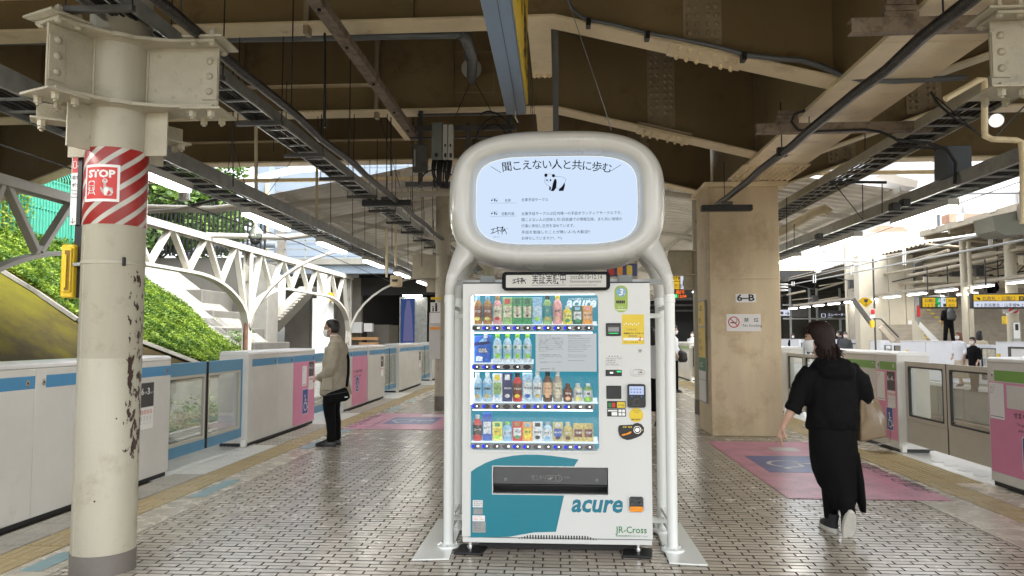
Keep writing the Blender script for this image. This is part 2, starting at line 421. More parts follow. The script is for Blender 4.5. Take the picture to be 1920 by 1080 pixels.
T_gro = tilemesh('grooved_tile',.335,.294,.01,.002,M['tactgrey'],lambda m:ex_bars(m,.335,.294,6,h=.005,wd=.034))
T_grop = tilemesh('grooved_sill_tile',.335,.294,.01,.002,M['palefloor'],lambda m:ex_bars(m,.335,.294,6,h=.004,wd=.034))
T_slab = tilemesh('paving_slab',.308,.594,.01,.003,M['slab'])
T_slabr = tilemesh('paving_slab_right',.438,.594,.01,.003,M['slab'])
T_slabg = tilemesh('paving_slab_gate',.335,.594,.01,.003,M['slab'])
LG = [(1.0,2.5),(7.72,9.72),(12.45,14.2),(17.6,19.2),(22.4,24.3),(27.4,29.3),(32.4,34.3)]       # left openings
RG = [(2.6,4.3),(7.75,9.74),(12.6,14.6),(17.6,19.6),(22.6,24.6),(27.6,29.6),(32.6,34.6)]      # right openings
def ing(y,G):return any(a - .05 <= y + .15 <= b + .05 for a,b in G)
y = 3.0
while y < 30:
 g = ing(y,LG)
 place(T_dot if g else T_bar,'tactile_tile',floor,(-3.745,y,0))
 place(T_grop if g else T_gro,'grooved_tile',floor,(-4.095,y,0))
 g = ing(y,RG)
 place(T_dot if g else T_bar,'tactile_tile',floor,(3.655,y,0))
 if g:place(T_dot,'tactile_tile',floor,(3.955,y,0))
 y += .3
y = 3.0
while y < 30:
 place(T_slab,'paving_slab',floor,(-3.442,y,0));place(T_slabr,'paving_slab',floor,(3.208,y,0))
 if not ing(y + .1,RG):place(T_slabg,'paving_slab',floor,(3.958,y,0))
 y += .6
for (a,b) in LG + [(34.3,74)]:
 make('door_sill',M['palefloor'],floor,lambda m:[m.box(-4.71,-4.105,a - .3,b + .3,-.02,-.001)] + [m.box(-4.69 + i * .055,-4.665 + i * .055,a - .3,b + .3,-.001,.003) for i in range(10)])
for (a,b) in RG + [(34.6,74)]:
 make('door_sill',M['palefloor'],floor,lambda m:[m.box(4.26,4.97,a - .2,b + .2,-.02,-.001)] + [m.box(4.40,4.50,a + .1 + i * .3,a + .22 + i * .3,-.001,.003) for i in range(int((b - a) / .3))])
make('edge_strip',M['slab'],floor,lambda m:[m.box(-4.09,-3.13,30,74,-.012,-.001),m.box(3.2,4.3,30,74,-.012,-.001),m.box(3.2,4.3,-3,3,-.012,-.001),m.box(-4.09,-3.13,-3,3,-.012,-.001)])
make('floor_border',M['slab'],floor,lambda m:m.box(-3.125,3.195,-3.5,3.19,-.012,-.001))
# painted marks on the slabs
M['bluepaint'] = mat('worn_blue_paint',(.20,.36,.40),.4,vary=.2,scale=9,dirt=.6,dirtcol=(.38,.37,.33),dscale=14)
def mark(name,mt,x0,x1,y0,y1,z=.0035):return make(name,mt,floor,lambda m:m.box(x0,x1,y0,y1,z - .002,z))
for (y0,y1) in ((4.55,4.95),(6.7,7.5),(9.6,10.3),(11.2,11.9),(14.6,15.4),(16.5,17.2)):
 mark('blue_floor_mark',M['bluepaint'],-3.37,-3.23,y0,y1)
# wheelchair area films stuck on the floor (drawn with joints of the tiles showing through)
def filmmat(name,col):
 m_,nt,out = newmat(name);p = nt.nodes.new('ShaderNodeBsdfPrincipled');L(nt,p.outputs[0],out.inputs[0]);p.inputs['Roughness'].default_value = .33
 geo = nt.nodes.new('ShaderNodeNewGeometry');b = nt.nodes.new('ShaderNodeTexBrick')
 b.inputs['Scale'].default_value = 1;b.inputs['Brick Width'].default_value = .175;b.inputs['Row Height'].default_value = .068
 b.inputs['Mortar Size'].default_value = .0035;b.inputs['Color1'].default_value = (1,1,1,1);b.inputs['Color2'].default_value = (.92,.92,.92,1);b.inputs['Mortar'].default_value = (.62,.6,.6,1)
 L(nt,geo.outputs['Position'],b.inputs['Vector'])
 n = nt.nodes.new('ShaderNodeTexNoise');n.inputs['Scale'].default_value = 3.5;n.inputs['Detail'].default_value = 8;L(nt,geo.outputs['Position'],n.inputs['Vector'])
 cr = nt.nodes.new('ShaderNodeMapRange');cr.inputs[1].default_value = .35;cr.inputs[2].default_value = .65;cr.inputs[3].default_value = .8;cr.inputs[4].default_value = 1.12;L(nt,n.outputs[0],cr.inputs[0])
 x = nt.nodes.new('ShaderNodeMix');x.data_type = 'RGBA';x.blend_type = 'MULTIPLY';x.inputs[0].default_value = 1;x.inputs[6].default_value = tuple(col) + (1,)
 L(nt,b.outputs['Color'],x.inputs[7]);s = nt.nodes.new('ShaderNodeVectorMath');s.operation = 'SCALE';L(nt,x.outputs[2],s.inputs[0]);L(nt,cr.outputs[0],s.inputs['Scale'])
 L(nt,s.outputs[0],p.inputs['Base Color'])
 bp = nt.nodes.new('ShaderNodeBump');bp.inputs['Strength'].default_value = .5;bp.inputs['Distance'].default_value = .003;L(nt,b.outputs['Fac'],bp.inputs['Height']);bp.invert = True
 L(nt,bp.outputs[0],p.inputs['Normal']);return m_
M['floorpink'] = filmmat('pink_floor_film',(.60,.24,.36));M['floorblue'] = filmmat('blue_floor_film',(.05,.09,.32));M['floorwhite'] = filmmat('white_floor_film',(.62,.62,.62))
def wheelchair(m,F,s,d0=0,d1=.001,mi=0,wd=.075):
 """wheelchair user symbol in a 1 x 1 box scaled by s"""
 f = lambda pts:[(a * s,b * s) for a,b in pts]
 m.prism(F,f(circ(.40,.92,.075,14)),d0,d1,mi)
 m.stroke(F,f([(.42,.83),(.45,.44),(.70,.44),(.82,.14),(.94,.18)]),wd * s,d0,d1,mi)
 m.stroke(F,f([(.44,.66),(.68,.62)]),wd * s * .8,d0,d1,mi)
 arc = [(.48 + .27 * math.cos(R(t)),.27 + .27 * math.sin(R(t))) for t in range(120,345,15)]
 m.stroke(F,f(arc),wd * s * .85,d0,d1,mi)
FONTCACHE = {}
def text_pts(s,size,bold=0.0,align='LEFT',sp=1.0,res=2,shear=0.0):
 cu = bpy.data.curves.new('t','FONT');cu.body = s;cu.size = size;cu.align_x = align;cu.align_y = 'BOTTOM_BASELINE'
 cu.space_character = sp;cu.resolution_u = res;cu.offset = bold * size;cu.shear = shear;cu.extrude = 0;cu.fill_mode = 'FRONT'
 ob = bpy.data.objects.new('t',cu);COL.objects.link(ob);bpy.context.view_layer.update()
 dg = bpy.context.evaluated_depsgraph_get();me = bpy.data.meshes.new_from_object(ob.evaluated_get(dg))
 vs = [(v.co.x,v.co.y) for v in me.vertices];fs = [tuple(p.vertices) for p in me.polygons]
 bpy.data.objects.remove(ob);bpy.data.curves.remove(cu);bpy.data.meshes.remove(me)
 return vs,fs
def text(m,F,s,a,b,size,mi=0,d=.0015,warp=None,sx=1.0,**k):
 """adds lettering lying in frame F with its baseline start at (a, b)"""
 vs,fs = text_pts(s,size,**k)
 if not fs:return
 P = [(a + x * sx,b + y) for x,y in vs]
 if warp:m.add([warp(x,y,d) for x,y in P],fs,mi)
 else:m.add([F.pt(x,y,d) for x,y in P],fs,mi)
def textw(s,size,**k):
 vs,fs = text_pts(s,size,**k);return (max(v[0] for v in vs) if vs else 0)
def floor_film(name,x0,x1,y0,y1,side,label):
 t = thing(name,label,'floor sticker',(x0,y0,0),'wheelchair boarding stickers on the floor')
 make('pink_sheet',M['floorpink'],t,lambda m:m.box(x0,x1,y0,y1,.0035,.0055))
 return t
fl = floor_film('floor_sticker',-3.40,-.95,11.65,14.0,-1,'pink floor sticker with blue wheelchair symbol behind the left legs of the machine')
make('blue_panel',M['floorblue'],fl,lambda m:m.prism(F_floor(0,0,.0055),[(-2.92,12.35),(-2.08,12.35),(-2.08,13.35),(-2.92,13.35)],0,.0015))
Fw = Fr((-2.84,13.25,.007),(0,-1,0),(1,0,0))
make('wheelchair_symbol',M['floorwhite'],fl,lambda m:wheelchair(m,Fw.sub(.08,0),.72,0,.001))
make('arrow_mark',M['ink'],fl,lambda m:text(m,Fr((-2.0,13.7,.006),(1,0,0),(0,1,0)),'↗',.7,0,.2,d=.0012))
make('number_panel',M['floorwhite'],fl,lambda m:m.box(-2.5,-1.95,13.5,13.8,.0055,.0068))
make('floor_lettering',M['ink'],fl,lambda m:[text(m,Fr((-3.25,11.85,.0055),(0,1,0),(-1,0,0)),'ホームと列車のすき間が',.0,0,.17,d=.001,bold=.01),
  text(m,Fr((-3.0,11.85,.0055),(0,1,0),(-1,0,0)),'The gap between train and',.0,0,.11,d=.001)])
fr_ = floor_film('floor_sticker',2.08,3.52,6.95,10.6,1,'large pink floor sticker with blue wheelchair symbol in front of the beige pillar')
make('blue_panel',M['floorblue'],fr_,lambda m:m.prism(F_floor(0,0,.0055),[(2.28,8.25),(3.2,8.25),(3.2,9.35),(2.28,9.35)],0,.0015))
Fw2 = Fr((2.42,9.25,.007),(0,-1,0),(1,0,0))
make('wheelchair_symbol',M['floorwhite'],fr_,lambda m:wheelchair(m,Fw2.sub(.1,0),.75,0,.001))
make('arrow_mark',M['ink'],fr_,lambda m:text(m,Fr((2.45,9.95,.0055),(1,0,0),(0,1,0)),'↖',.5,0,0,d=.0012))
make('number_panel',M['floorwhite'],fr_,lambda m:m.box(2.75,3.1,9.75,10.05,.0055,.0068))
make('floor_lettering',M['ink'],fr_,lambda m:[text(m,Fr((3.40,9.9,.0055),(0,-1,0),(1,0,0)),'ホームと列車のすき間が',0,0,.2,d=.001,bold=.01,sx=1.2),
  text(m,Fr((3.25,9.9,.0055),(0,-1,0),(1,0,0)),'せまくしています',0,0,.12,d=.001,bold=.01,sx=1.2)])
# ================================================================== GROUND, TRACKS
M['ballast'] = mat('track_ballast',(.24,.21,.175),.9,vary=.45,scale=22,bump=1.0,bscale=18,dirt=.3,dirtcol=(.08,.07,.06),dscale=16)
M['earth'] = mat('earth',(.16,.14,.10),.9,vary=.3,scale=2,bump=.6,bscale=8)
make('ground',M['earth'],None,lambda m:m.box(-160,160,-40,260,-1.6,-1.22),kind='structure')
tb = make('track_bed',M['ballast'],None,lambda m:[m.box(-9.45,-4.72,-8,90,-1.22,-1.05),m.box(4.98,12.0,-8,90,-1.22,-1.05)],kind='structure')
# loose stones that catch the light on the right-hand track
sv,sf = [],[]
for i in range(5200):
 right = random.random() < .8
 x = random.uniform(5.1,11.8) if right else random.uniform(-9.3,-5);yy = random.uniform(6,24);r = random.uniform(.02,.045);o = len(sv)
 for k in range(5):
  a = k * 1.2566 + random.random();sv.append((x + r * math.cos(a),yy + r * math.sin(a),-1.052))
 sv.append((x + random.uniform(-.3,.3) * r,yy,-1.05 + r * random.uniform(.6,1.3)))
 sf += [(o + k,o + (k + 1) % 5,o + 5) for k in range(5)]
me = bpy.data.meshes.new('ballast_stones');me.from_pydata(sv,[],sf)
M['stone'] = mat('pale_ballast_stone',(.42,.38,.33),.7,vary=.5,scale=30);me.materials.append(M['stone'])
tag(link(bpy.data.objects.new('ballast_stones',me)),'loose pale ballast stones between the rails','ballast',kind='stuff')
M['rail'] = mat('rail_steel',(.30,.22,.17),.45,.6,vary=.2,scale=8)
M['sleeper'] = mat('concrete_sleeper',(.40,.38,.34),.8,vary=.15,scale=5)
def track(x,lab):
 t = thing('railway_track',lab,'track',(x,0,-1.05))
 for s in (-.55,.55):
  make('rail',M['rail'],t,lambda m:[m.box(x + s - .06,x + s + .06,-5,90,-1.0,-.985),m.box(x + s - .01,x + s + .01,-5,90,-.985,-.87),m.box(x + s - .033,x + s + .033,-5,90,-.87,-.835)])
 me = None
 for i in range(60):
  yy = 4 + i * .62
  if me is None:
   o = make('sleeper',M['sleeper'],t,lambda m:m.prism(Fr((x,yy,-1.05),(1,0,0),(0,0,1)),[(-1,0),(1,0),(.95,.055),(-.95,.055)],-.11,.11));me = o.data;y0_ = yy
  else:
   c = bpy.data.objects.new('sleeper',me);c.location = (0,yy - y0_,0);link(c,t)
track(-6.3,'railway track beyond the blue striped gates, below the green bank')
track(6.55,'nearer railway track seen through the glass gates on the right')
track(10.3,'farther railway track beside the opposite platform')
# ================================================================== VIADUCT OVERHEAD
viaduct = thing('steel_viaduct','heavy brown and cream steel railway viaduct over the platform, seen from below','viaduct',(0,6,4.3))
GY = [1.4,4.2,7.0,9.8,12.6]
ZL = 4.47
FLP = [(-14,2.9),(-11.0,3.55),(-8.6,ZL),(-.16,ZL + .02),(-.02,ZL + .02),(2.60,3.83)]
FRP = [(3.36,3.83),(5.0,4.40),(18,4.40)]
def boltmesh(mt,r=.019,h=.016,n=8,hexa=False):
 m = MB()
 if hexa:m.lathe((0,0,0),[(r * 1.35,0),(r * 1.35,.006),(r,.006),(r,h),(r * .5,h),(r * .5,h + .012)],6)
 else:m.lathe((0,0,0),[(r,0),(r * .92,h * .5),(r * .6,h * .85),(.002,h)],n,cap=False)
 me = bpy.data.meshes.new('bolt');me.from_pydata(m.v,[],m.f);me.materials.append(mt);me.shade_smooth();me.set_sharp_from_angle(angle=R(40));return me
B_dome = boltmesh(M['brownplate'],.026,.026);B_hex = boltmesh(M['cream'],.022,.03,hexa=True);B_jhex = boltmesh(M['jointpaint'],.024,.04,hexa=True);B_jdome = boltmesh(M['jointpaint'],.024,.018,10)
def bolt(me,parent,p,nrm):
 o = bpy.data.objects.new('bolt',me);o.location = Vector(p) - origin(parent);o.rotation_euler = Vector(nrm).to_track_quat('Z','Y').to_euler();return link(o,parent)
def zat(P,x):
 for (x0,z0),(x1,z1) in zip(P,P[1:]):
  if x0 <= x <= x1:return z0 + (z1 - z0) * (x - x0) / (x1 - x0)
 return P[-1][1]
for gi,Y in enumerate(GY):
 g = viaduct
 m = MB()
 for P in (FLP,FRP):
  pts = P + [(x,z + .028) for x,z in P[::-1]]
  m.prism(F_front(0,Y,0),pts,-.15,.15)
 m.build('girder_flange',M['cream'],g,bevel=.004)
 m = MB()
 for P in (FLP,FRP):
  pts = [(x,z + .028) for x,z in P] + [(P[-1][0],6.4),(P[0][0],6.4)]
  m.prism(F_front(0,Y,0),pts,-.012,.012)
 for i in range(int(15 / 1.45)):     # faint upright stiffeners on the far side and seams
  x = -13 + i * 1.45
  m.box(x,x + .02,Y - .09,Y - .012,zat(FLP,x) + .05,6.4) if i % 2 == 0 and x < 2 else None
 m.build('girder_web',M['brownweb'],g)
 # splice plate on the web with rows of rivets
 z0 = zat(FLP,1.39) + .08
 make('splice_plate',M['brownplate'],g,lambda m:m.box(1.21,1.57,Y - .026,Y - .0125,z0,6.2),bevel=.002)
 if 6 < Y < 13:
  rows = {7.0:9,9.8:12,12.6:8}[Y]
  for r in range(rows):
   for c in (.05,.125,.235,.31):
    bolt(B_dome,g,(1.21 + c,Y - .026,z0 + .05 + r * .084),(0,-1,0))
  for c in range(6):
   for r in (0,1):
    xx = 1.16 + c * .095 + (.04 if c > 2 else 0)
    bolt(B_hex,g,(xx,Y - .1 + r * .2,zat(FLP,xx) - .014),(0,0,-1))
 sp = [(1.07,zat(FLP,1.07) - .014),(1.76,zat(FLP,1.76) - .014),(1.76,zat(FLP,1.76)),(1.07,zat(FLP,1.07))]
 make('flange_splice',M['cream'],g,lambda m:m.prism(F_front(0,Y,0),sp,-.155,.155),bevel=.002)
 make('flange_cover',M['brownplate'],g,lambda m:m.prism(F_front(0,Y,0),[(a,b + .05) for a,b in sp[:2]] + [(a,b + .075) for a,b in sp[1::-1]],-.17,.17))
 # thin horizontal stiffener with pale underside, left part
 make('web_stiffener',M['cream'],g,lambda m:m.box(-6.8,-2.45,Y - .13,Y - .013,4.86,4.875))
 make('web_stiffener',M['brownplate'],g,lambda m:m.box(-2.45,-2.40,Y - .12,Y - .013,4.4,5.8))
 # second splice on the right half
 if Y > 6:
  make('splice_plate',M['brownplate'],g,lambda m:m.box(4.55,5.0,Y - .026,Y - .0125,4.35,5.6),bevel=.002)
  for r in range(6):
   for c in (.06,.14,.29,.37):bolt(B_dome,g,(4.55 + c,Y - .026,4.43 + r * .084),(0,-1,0))
M['deckmat'] = mat('brown_deck_paint',(.12,.085,.045),.7,vary=.2,scale=1)
make('deck',M['deckmat'],viaduct,lambda m:[m.box(-14,18,-3,12.9,6.4,6.7)])
# joists along the platform between the cross girders
def joist(x0,x1,ya,yb,z,nm='joist_flange'):
 make(nm,M['cream'],viaduct,lambda m:m.box(x0,x1,ya,yb,z,z + .025),bevel=.003)
 make('joist_web',M['brownweb'],viaduct,lambda m:m.box((x0 + x1) / 2 - .008,(x0 + x1) / 2 + .008,ya,yb,z + .025,6.4))
joist(-.28,-.05,7.152,8.55,ZL + .035);joist(-.28,-.05,9.952,11.5,ZL + .035)
for x in (-.25,-.20,-.13,-.08):bolt(B_hex,viaduct,(x,8.45,ZL + .035),(0,0,-1))
joist(-2.34,-2.12,9.952,11.1,ZL + .01);joist(-4.12,-3.90,9.952,12.0,ZL + .01)
# main box girder over the pillar
make('box_girder_bottom',M['cream'],viaduct,lambda m:m.box(2.58,3.38,-2,13.2,3.79,3.828),bevel=.004)
for x in (2.64,3.30):make('box_girder_side',M['brownweb'],viaduct,lambda m:m.box(x,x + .02,-2,13.2,3.828,6.4))  # the side's shade is painted with the web brown
make('box_girder_end',M['cream'],viaduct,lambda m:m.box(2.661,3.299,13.18,13.2,3.828,5.2))
for yy in (5.9,6.9,8.6,9.6):
 make('weld_strap',M['cream'],viaduct,lambda m:m.box(2.60,3.36,yy,yy + .045,3.784,3.7895))
# bearing plate with rivets at the pillar head
make('bearing_plate',M['cream'],viaduct,lambda m:m.box(2.52,3.42,10.1,11.0,3.765,3.789),bevel=.003)
for i in range(10):
 for j in range(8):bolt(B_hex,viaduct,(2.58 + i * .087,10.15 + j * .11,3.765),(0,0,-1))
# cross channels under the box girder with packing blocks
for (yy,xa,xb) in ((5.25,2.07,4.2),(7.85,2.1,3.9)):
 t = thing('cross_channel','rust speckled steel channel clamped crosswise under the wide cream girder, ' + ('nearest the camera' if yy < 6 else 'halfway to the beige pillar'),'steel bar',(xa,yy,3.6),'channels under the box girder')
 make('channel',M['rust'],t,lambda m:[m.box(xa,xb,yy - .04,yy - .03,3.60,3.70),m.box(xa,xb,yy - .03,yy + .05,3.69,3.70),m.box(xa,xb,yy - .03,yy + .05,3.60,3.61)],bevel=.002)
 for k in range(3):make('packing_block',M['rust'],t,lambda m:m.box(2.30 + .01 * k,2.54 - .01 * k,yy - .03,yy + .06,3.705 + k * .045,3.745 + k * .045),bevel=.002)
make('hanger_plate',M['brownplate'],viaduct,lambda m:m.box(2.0,2.5,6.9,6.93,4.7,4.95))
# ================================================================== PILLAR 6-B
pil = thing('concrete_pillar','stained beige concrete pillar with a no smoking plate and the sign 6-B','pillar',(2.78,11.5,0))
def pillarbody(m):
 x0,x1,y0,y1 = 2.27,3.30,11.18,12.15
 c = .10
 pts = [(x0 + .0,y0),(x1,y0),(x1,y1),(x0 - .0,y1)]
 m.prism(F_floor(0,0,0),pts,.0,3.7)
make('shaft',M['pillar'],pil,pillarbody,bevel=.012)
make('head_plate',M['cream'],pil,lambda m:m.box(2.2,3.42,11.1,12.2,3.70,3.765),bevel=.004)
make('joint_line',M['pillar'],pil,lambda m:m.box(2.268,3.302,11.173,12.152,2.315,2.335),bevel=.004)
Fp = F_front(2.27,11.178,0)
def pb(px,py):q = at(px,py,11.17);return q.x - 2.27,q.z
def rectpx(m,F,conv,x0,y0,x1,y1,d0,d1,mi=0):
 a0,b0 = conv(x0,y0);a1,b1 = conv(x1,y1);m.fbox(F,a0,a1,b0,b1,d0,d1,mi)
t = thing('pillar_sign','small white sign reading 6-B high on the beige pillar','sign',(2.7,11.17,2.1))
make('sign_plate',M['paper'],t,lambda m:rectpx(m,Fp,pb,1379,551,1418,567,.001,.006),bevel=.001)
a,b = pb(1381.5,565)
make('lettering',M['ink'],t,lambda m:text(m,Fp,'6–B',a,b + .008,.135,d=.0075,bold=.03,sx=1.22))
t = thing('no_smoking_sign','white no smoking sign with red prohibition ring on the beige pillar','sign',(2.7,11.17,1.6))
make('sign_plate',M['paper'],t,lambda m:rectpx(m,Fp,pb,1362,589,1427,621,.001,.006),bevel=.001)
cx0,cy0 = pb(1376,604)
def nosmoke(m,F,cx,cy,r,d=.0062):
 m.ring(F,circ(cx,cy,r,28),circ(cx,cy,r * .82,28),d,d + .001,0)
 k = r * .62;m.stroke(F,[(cx - k,cy + k),(cx + k,cy - k)],r * .16,d,d + .0012,0)
make('red_ring',M['redink'],t,lambda m:nosmoke(m,Fp,cx0,cy0,.084))
make('cigarette',M['ink'],t,lambda m:[m.fbox(Fp,cx0 - .05,cx0 + .03,cy0 - .016,cy0,.0061,.0067),m.fbox(Fp,cx0 + .034,cx0 + .044,cy0 - .016,cy0,.0061,.0067),m.stroke(Fp,[(cx0 + .04,cy0 + .005),(cx0 + .05,cy0 + .03),(cx0 + .03,cy0 + .045)],.008,.0061,.0067)])
a,b = pb(1395,603)
make('lettering',M['ink'],t,lambda m:[text(m,Fp,'禁　煙',a,b - .0,.065,d=.0065,bold=.01,sx=1.1),text(m,Fp,'No Smoking',a - .02,b - .075,.055,d=.0065,sx=1.02)])
# narrow direction board on the pillar's platform-side edge, facing left
t = thing('direction_board','tall narrow yellow and green direction board on the left side of the beige pillar','sign',(2.26,11.6,1.5))
Fs = Fr((2.262,11.95,0),(0,-1,0),(0,0,1))
make('frame',M['gal'],t,lambda m:m.fbox(Fs,-.02,.52,.45,2.02,0,.02),bevel=.003)
for (b0,b1,mt) in ((1.62,2.0,'yellow'),(1.14,1.6,'yellow'),(.94,1.13,'greenink'),(.80,.93,'paper'),(.47,.79,'white')):
 make('sign_panel',M[mt],t,lambda m:m.fbox(Fs,0,.5,b0,b1,.0205,.024))
make('lettering',M['ink'],t,lambda m:[text(m,Fs,s_,.05,b_,z_,d=.0255) for s_,b_,z_ in (('←南口',1.86,.1),('改札',1.68,.09),('↓',1.48,.1),('出口',1.36,.08),('のりば',1.25,.08),('Exit',1.17,.05),('↕',.83,.07))])
make('lettering',M['paper'],t,lambda m:text(m,Fs,'↗北口',.05,.99,.1,d=.0255))
# slimmer columns behind the pillar
def column(x,y,r,h,label,stub=True,top=4.7):
 t = thing('steel_column',label,'column',(x,y,0),'cream steel platform columns')
 make('shaft',M['colpaint'],t,lambda m:m.lathe((x,y,.28),[(r,0),(r,h - .28)],24),smooth=40)
 make('base_band',mat('column_base_grey' ,(.16,.15,.14),.5,vary=.1) if 'basegrey' not in M else M['basegrey'],t,lambda m:m.lathe((x,y,0),[(r + .006,0),(r + .006,.275),(r,.28)],24),smooth=40)
 if stub:
  make('joint_collar',M['jointpaint'],t,lambda m:[m.box(x - .62,x + .62,y - .14,y + .14,3.08,3.10),m.box(x - .62,x + .62,y - .14,y + .14,2.62,2.64),m.box(x - .62,x - r,y - .008,y + .008,2.64,3.08),m.box(x + r,x + .62,y - .008,y + .008,2.64,3.08),m.box(x - .33,x + .33,y - .008,y + .008,2.35,2.62)],bevel=.003)
 return t
M['basegrey'] = mat('column_base_grey_paint',(.15,.135,.12),.45,vary=.12,scale=4,dirt=.15,dirtcol=(.3,.28,.25),dscale=12)
column(-2.30,14.8,.15,5.2,'slim cream column just left of the machine with a child warning plate')
column(2.74,14.3,.15,5.2,'cream column partly behind the left edge of the beige pillar')
column(-2.30,25.0,.15,5.2,'far cream column beyond the slim column left of the machine')
column(2.98,29.0,.15,5.2,'distant cream column seen past the pillar')
# ================================================================== CANOPY BEYOND THE VIADUCT
can = thing('platform_canopy','long gabled canopy of corrugated grey sheet over the far part of the platform','canopy',(0,13,4))
def sheet(m,x0,z0,x1,z1,ya,yb,pitch=.34,h=.05):
 """ribs run from eave to ridge; profile steps along Y"""
 n = int((yb - ya) / pitch);vs = [];prof = [(0,0),(.14,0),(.18,h),(.30,h)]
 ys = [(ya + i * pitch + a,b) for i in range(n) for a,b in prof]
 for yy,dz in ys:vs += [(x0,yy,z0 + dz),(x1,yy,z1 + dz)]
 vs2 = [(a,b,c + .012) for a,b,c in vs]
 k = len(vs);fs = [(2 * i,2 * i + 1,2 * i + 3,2 * i + 2) for i in range(len(ys) - 1)]
 m.add(vs,fs);m.add(vs2,[f[::-1] for f in fs])
make('roof_sheet',M['corrug'],can,lambda m:sheet(m,-5.3,3.98,0,4.95,12.95,60))
make('roof_sheet',M['corrug'],can,lambda m:sheet(m,0,4.95,6.3,3.98,13.3,60))
def eave(m):
 m.box(-5.42,-5.29,12.95,60,3.88,4.02);m.box(6.29,6.42,13.3,60,3.88,4.02)
make('gutter',M['gal'],can,eave)
for i,x in enumerate((-4.9,-3.9,-2.8,-1.6,-.4,1.2,2.4,3.6,4.8,5.9)):
 z = 3.98 + (x + 5.3) / 5.3 * .97 if x < 0 else 4.95 - x / 6.3 * .97
 make('purlin',M['whitesteel'],can,lambda m:[m.box(x - .03,x + .03,13.0,60,z - .11,z - .10),m.box(x - .004,x + .004,13.0,60,z - .10,z)])
for i in range(9):
 yy = 14.8 + i * 5.1
 make('rafter',M['whitesteel'],can,lambda m:m.tube([(-5.3,yy,3.72),(0,yy,4.62),(6.2,yy,3.72)],.06,8),smooth=50)
 for p,q in (((-5.2,yy + 2.5,3.78),(-2.4,yy + .1,4.2)),((5.8,yy + 2.5,3.78),(3.0,yy + .1,4.2)),((-2.3,yy,3.5),(-.4,yy,4.5)),((-2.3,yy + .01,3.4),(-4.4,yy + .01,3.85))):make('brace',M['whitesteel'],can,lambda m:m.beam(p,q,.055,.07))
make('end_girder',M['cream'],can,lambda m:[m.box(-8,9,12.95,13.02,4.25,4.31)])
make('eave_pipe',M['whitesteel'],can,lambda m:m.tube([(-5.1,13.3,3.86),(-3.3,13.1,4.0),(-1.6,13.1,4.05)],.055,10),smooth=50)
# ================================================================== VENDING MACHINE
MX0,MX1,MY,MZ0,MZ1 = -.645,.625,5.05,.085,1.83
vm = thing('vending_machine','tall white and teal drinks vending machine with a lit display of bottles','vending machine',(-.01,5.4,0))
Fm = F_front(0,MY,0)
def mp(px,py):q = at(px,py,MY);return q.x,q.z
WX0,WX1,WZ0,WZ1 = -.59,.278,.700,1.755            # display window
def shell(m):
 # front skin as a frame round the display window and the delivery slot
 n = 6
 win = rrect(WX0,WX1,WZ0,WZ1,.03,n)
 out = []
 for (a,b) in win:                                      # project each window point out to the skin's rim
  cx,cz = (WX0 + WX1) / 2,(WZ0 + WZ1) / 2
  out.append((a,b))
 X0,X1,Z0,Z1 = MX0,MX1,.66,MZ1
 def outw(a,b):
  dl,dr,dt,db = a - WX0,WX1 - a,WZ1 - b,b - WZ0
  return (X0 if dl < .031 and dl <= dr else X1 if dr < .031 else a,Z1 if dt < .031 else Z0 if db < .031 else b)
 m.ring(Fm,[outw(a,b) for a,b in win],win,-.05,0)
shellm = MB();shell(shellm)
SX0,SX1,SZ0,SZ1 = -.437,.335,.412,.592             # delivery slot opening
shellm.fbox(Fm,MX0,MX1,SZ1,.66,-.05,0);shellm.fbox(Fm,MX0,SX0,SZ0,SZ1,-.05,0);shellm.fbox(Fm,SX1,MX1,SZ0,SZ1,-.05,0)
shellm.fbox(Fm,MX0,MX1,.125,SZ0,-.05,0)
shellm.build('front_door',M['frontwhite'],vm)
make('cabinet',M['frontwhite'],vm,lambda m:[m.box(MX0 + .004,MX0 + .02,MY + .05,5.82,.085,MZ1 - .004),m.box(MX1 - .02,MX1 - .004,MY + .05,5.82,.085,MZ1 - .004),m.box(MX0 + .02,MX1 - .02,MY + .05,5.82,MZ1 - .03,MZ1 - .004),
            m.box(MX0 + .02,MX1 - .02,5.8,5.82,.085,MZ1 - .03),m.box(MX0 + .02,MX1 - .02,MY + .05,5.8,.085,.12)])
make('base_skirt',M['frontwhite'],vm,lambda m:m.box(MX0 + .003,MX1 - .003,MY + .008,MY + .05,.085,.121),bevel=.003)
make('top_seam',M['ink'],vm,lambda m:m.fbox(Fm,MX0,MX1,MZ1 - .002,MZ1 + .006,-.06,.004))
for x in (MX0 + .05,MX1 - .09):
 lg = make('leveling_foot',M['chrome'],vm,lambda m:[m.lathe((x,MY + .06,0),[(.032,0),(.032,.008),(.012,.02),(.012,.085)],12),m.lathe((x,MY + .06,0),[(.022,.035),(.022,.05)],6)],smooth=40)
 make('rubber_cover',M['rubber'],lg,lambda m:m.prism(F_floor(x,MY + .06,.0),[(-.11,-.05),(.08,-.07),(.11,.12),(-.08,.16)],.0,.02),bevel=.008)
make('under_shadow_box',M['plinth'],vm,lambda m:m.box(MX0 + .10,MX1 - .10,MY + .16,5.78,.01,.084))
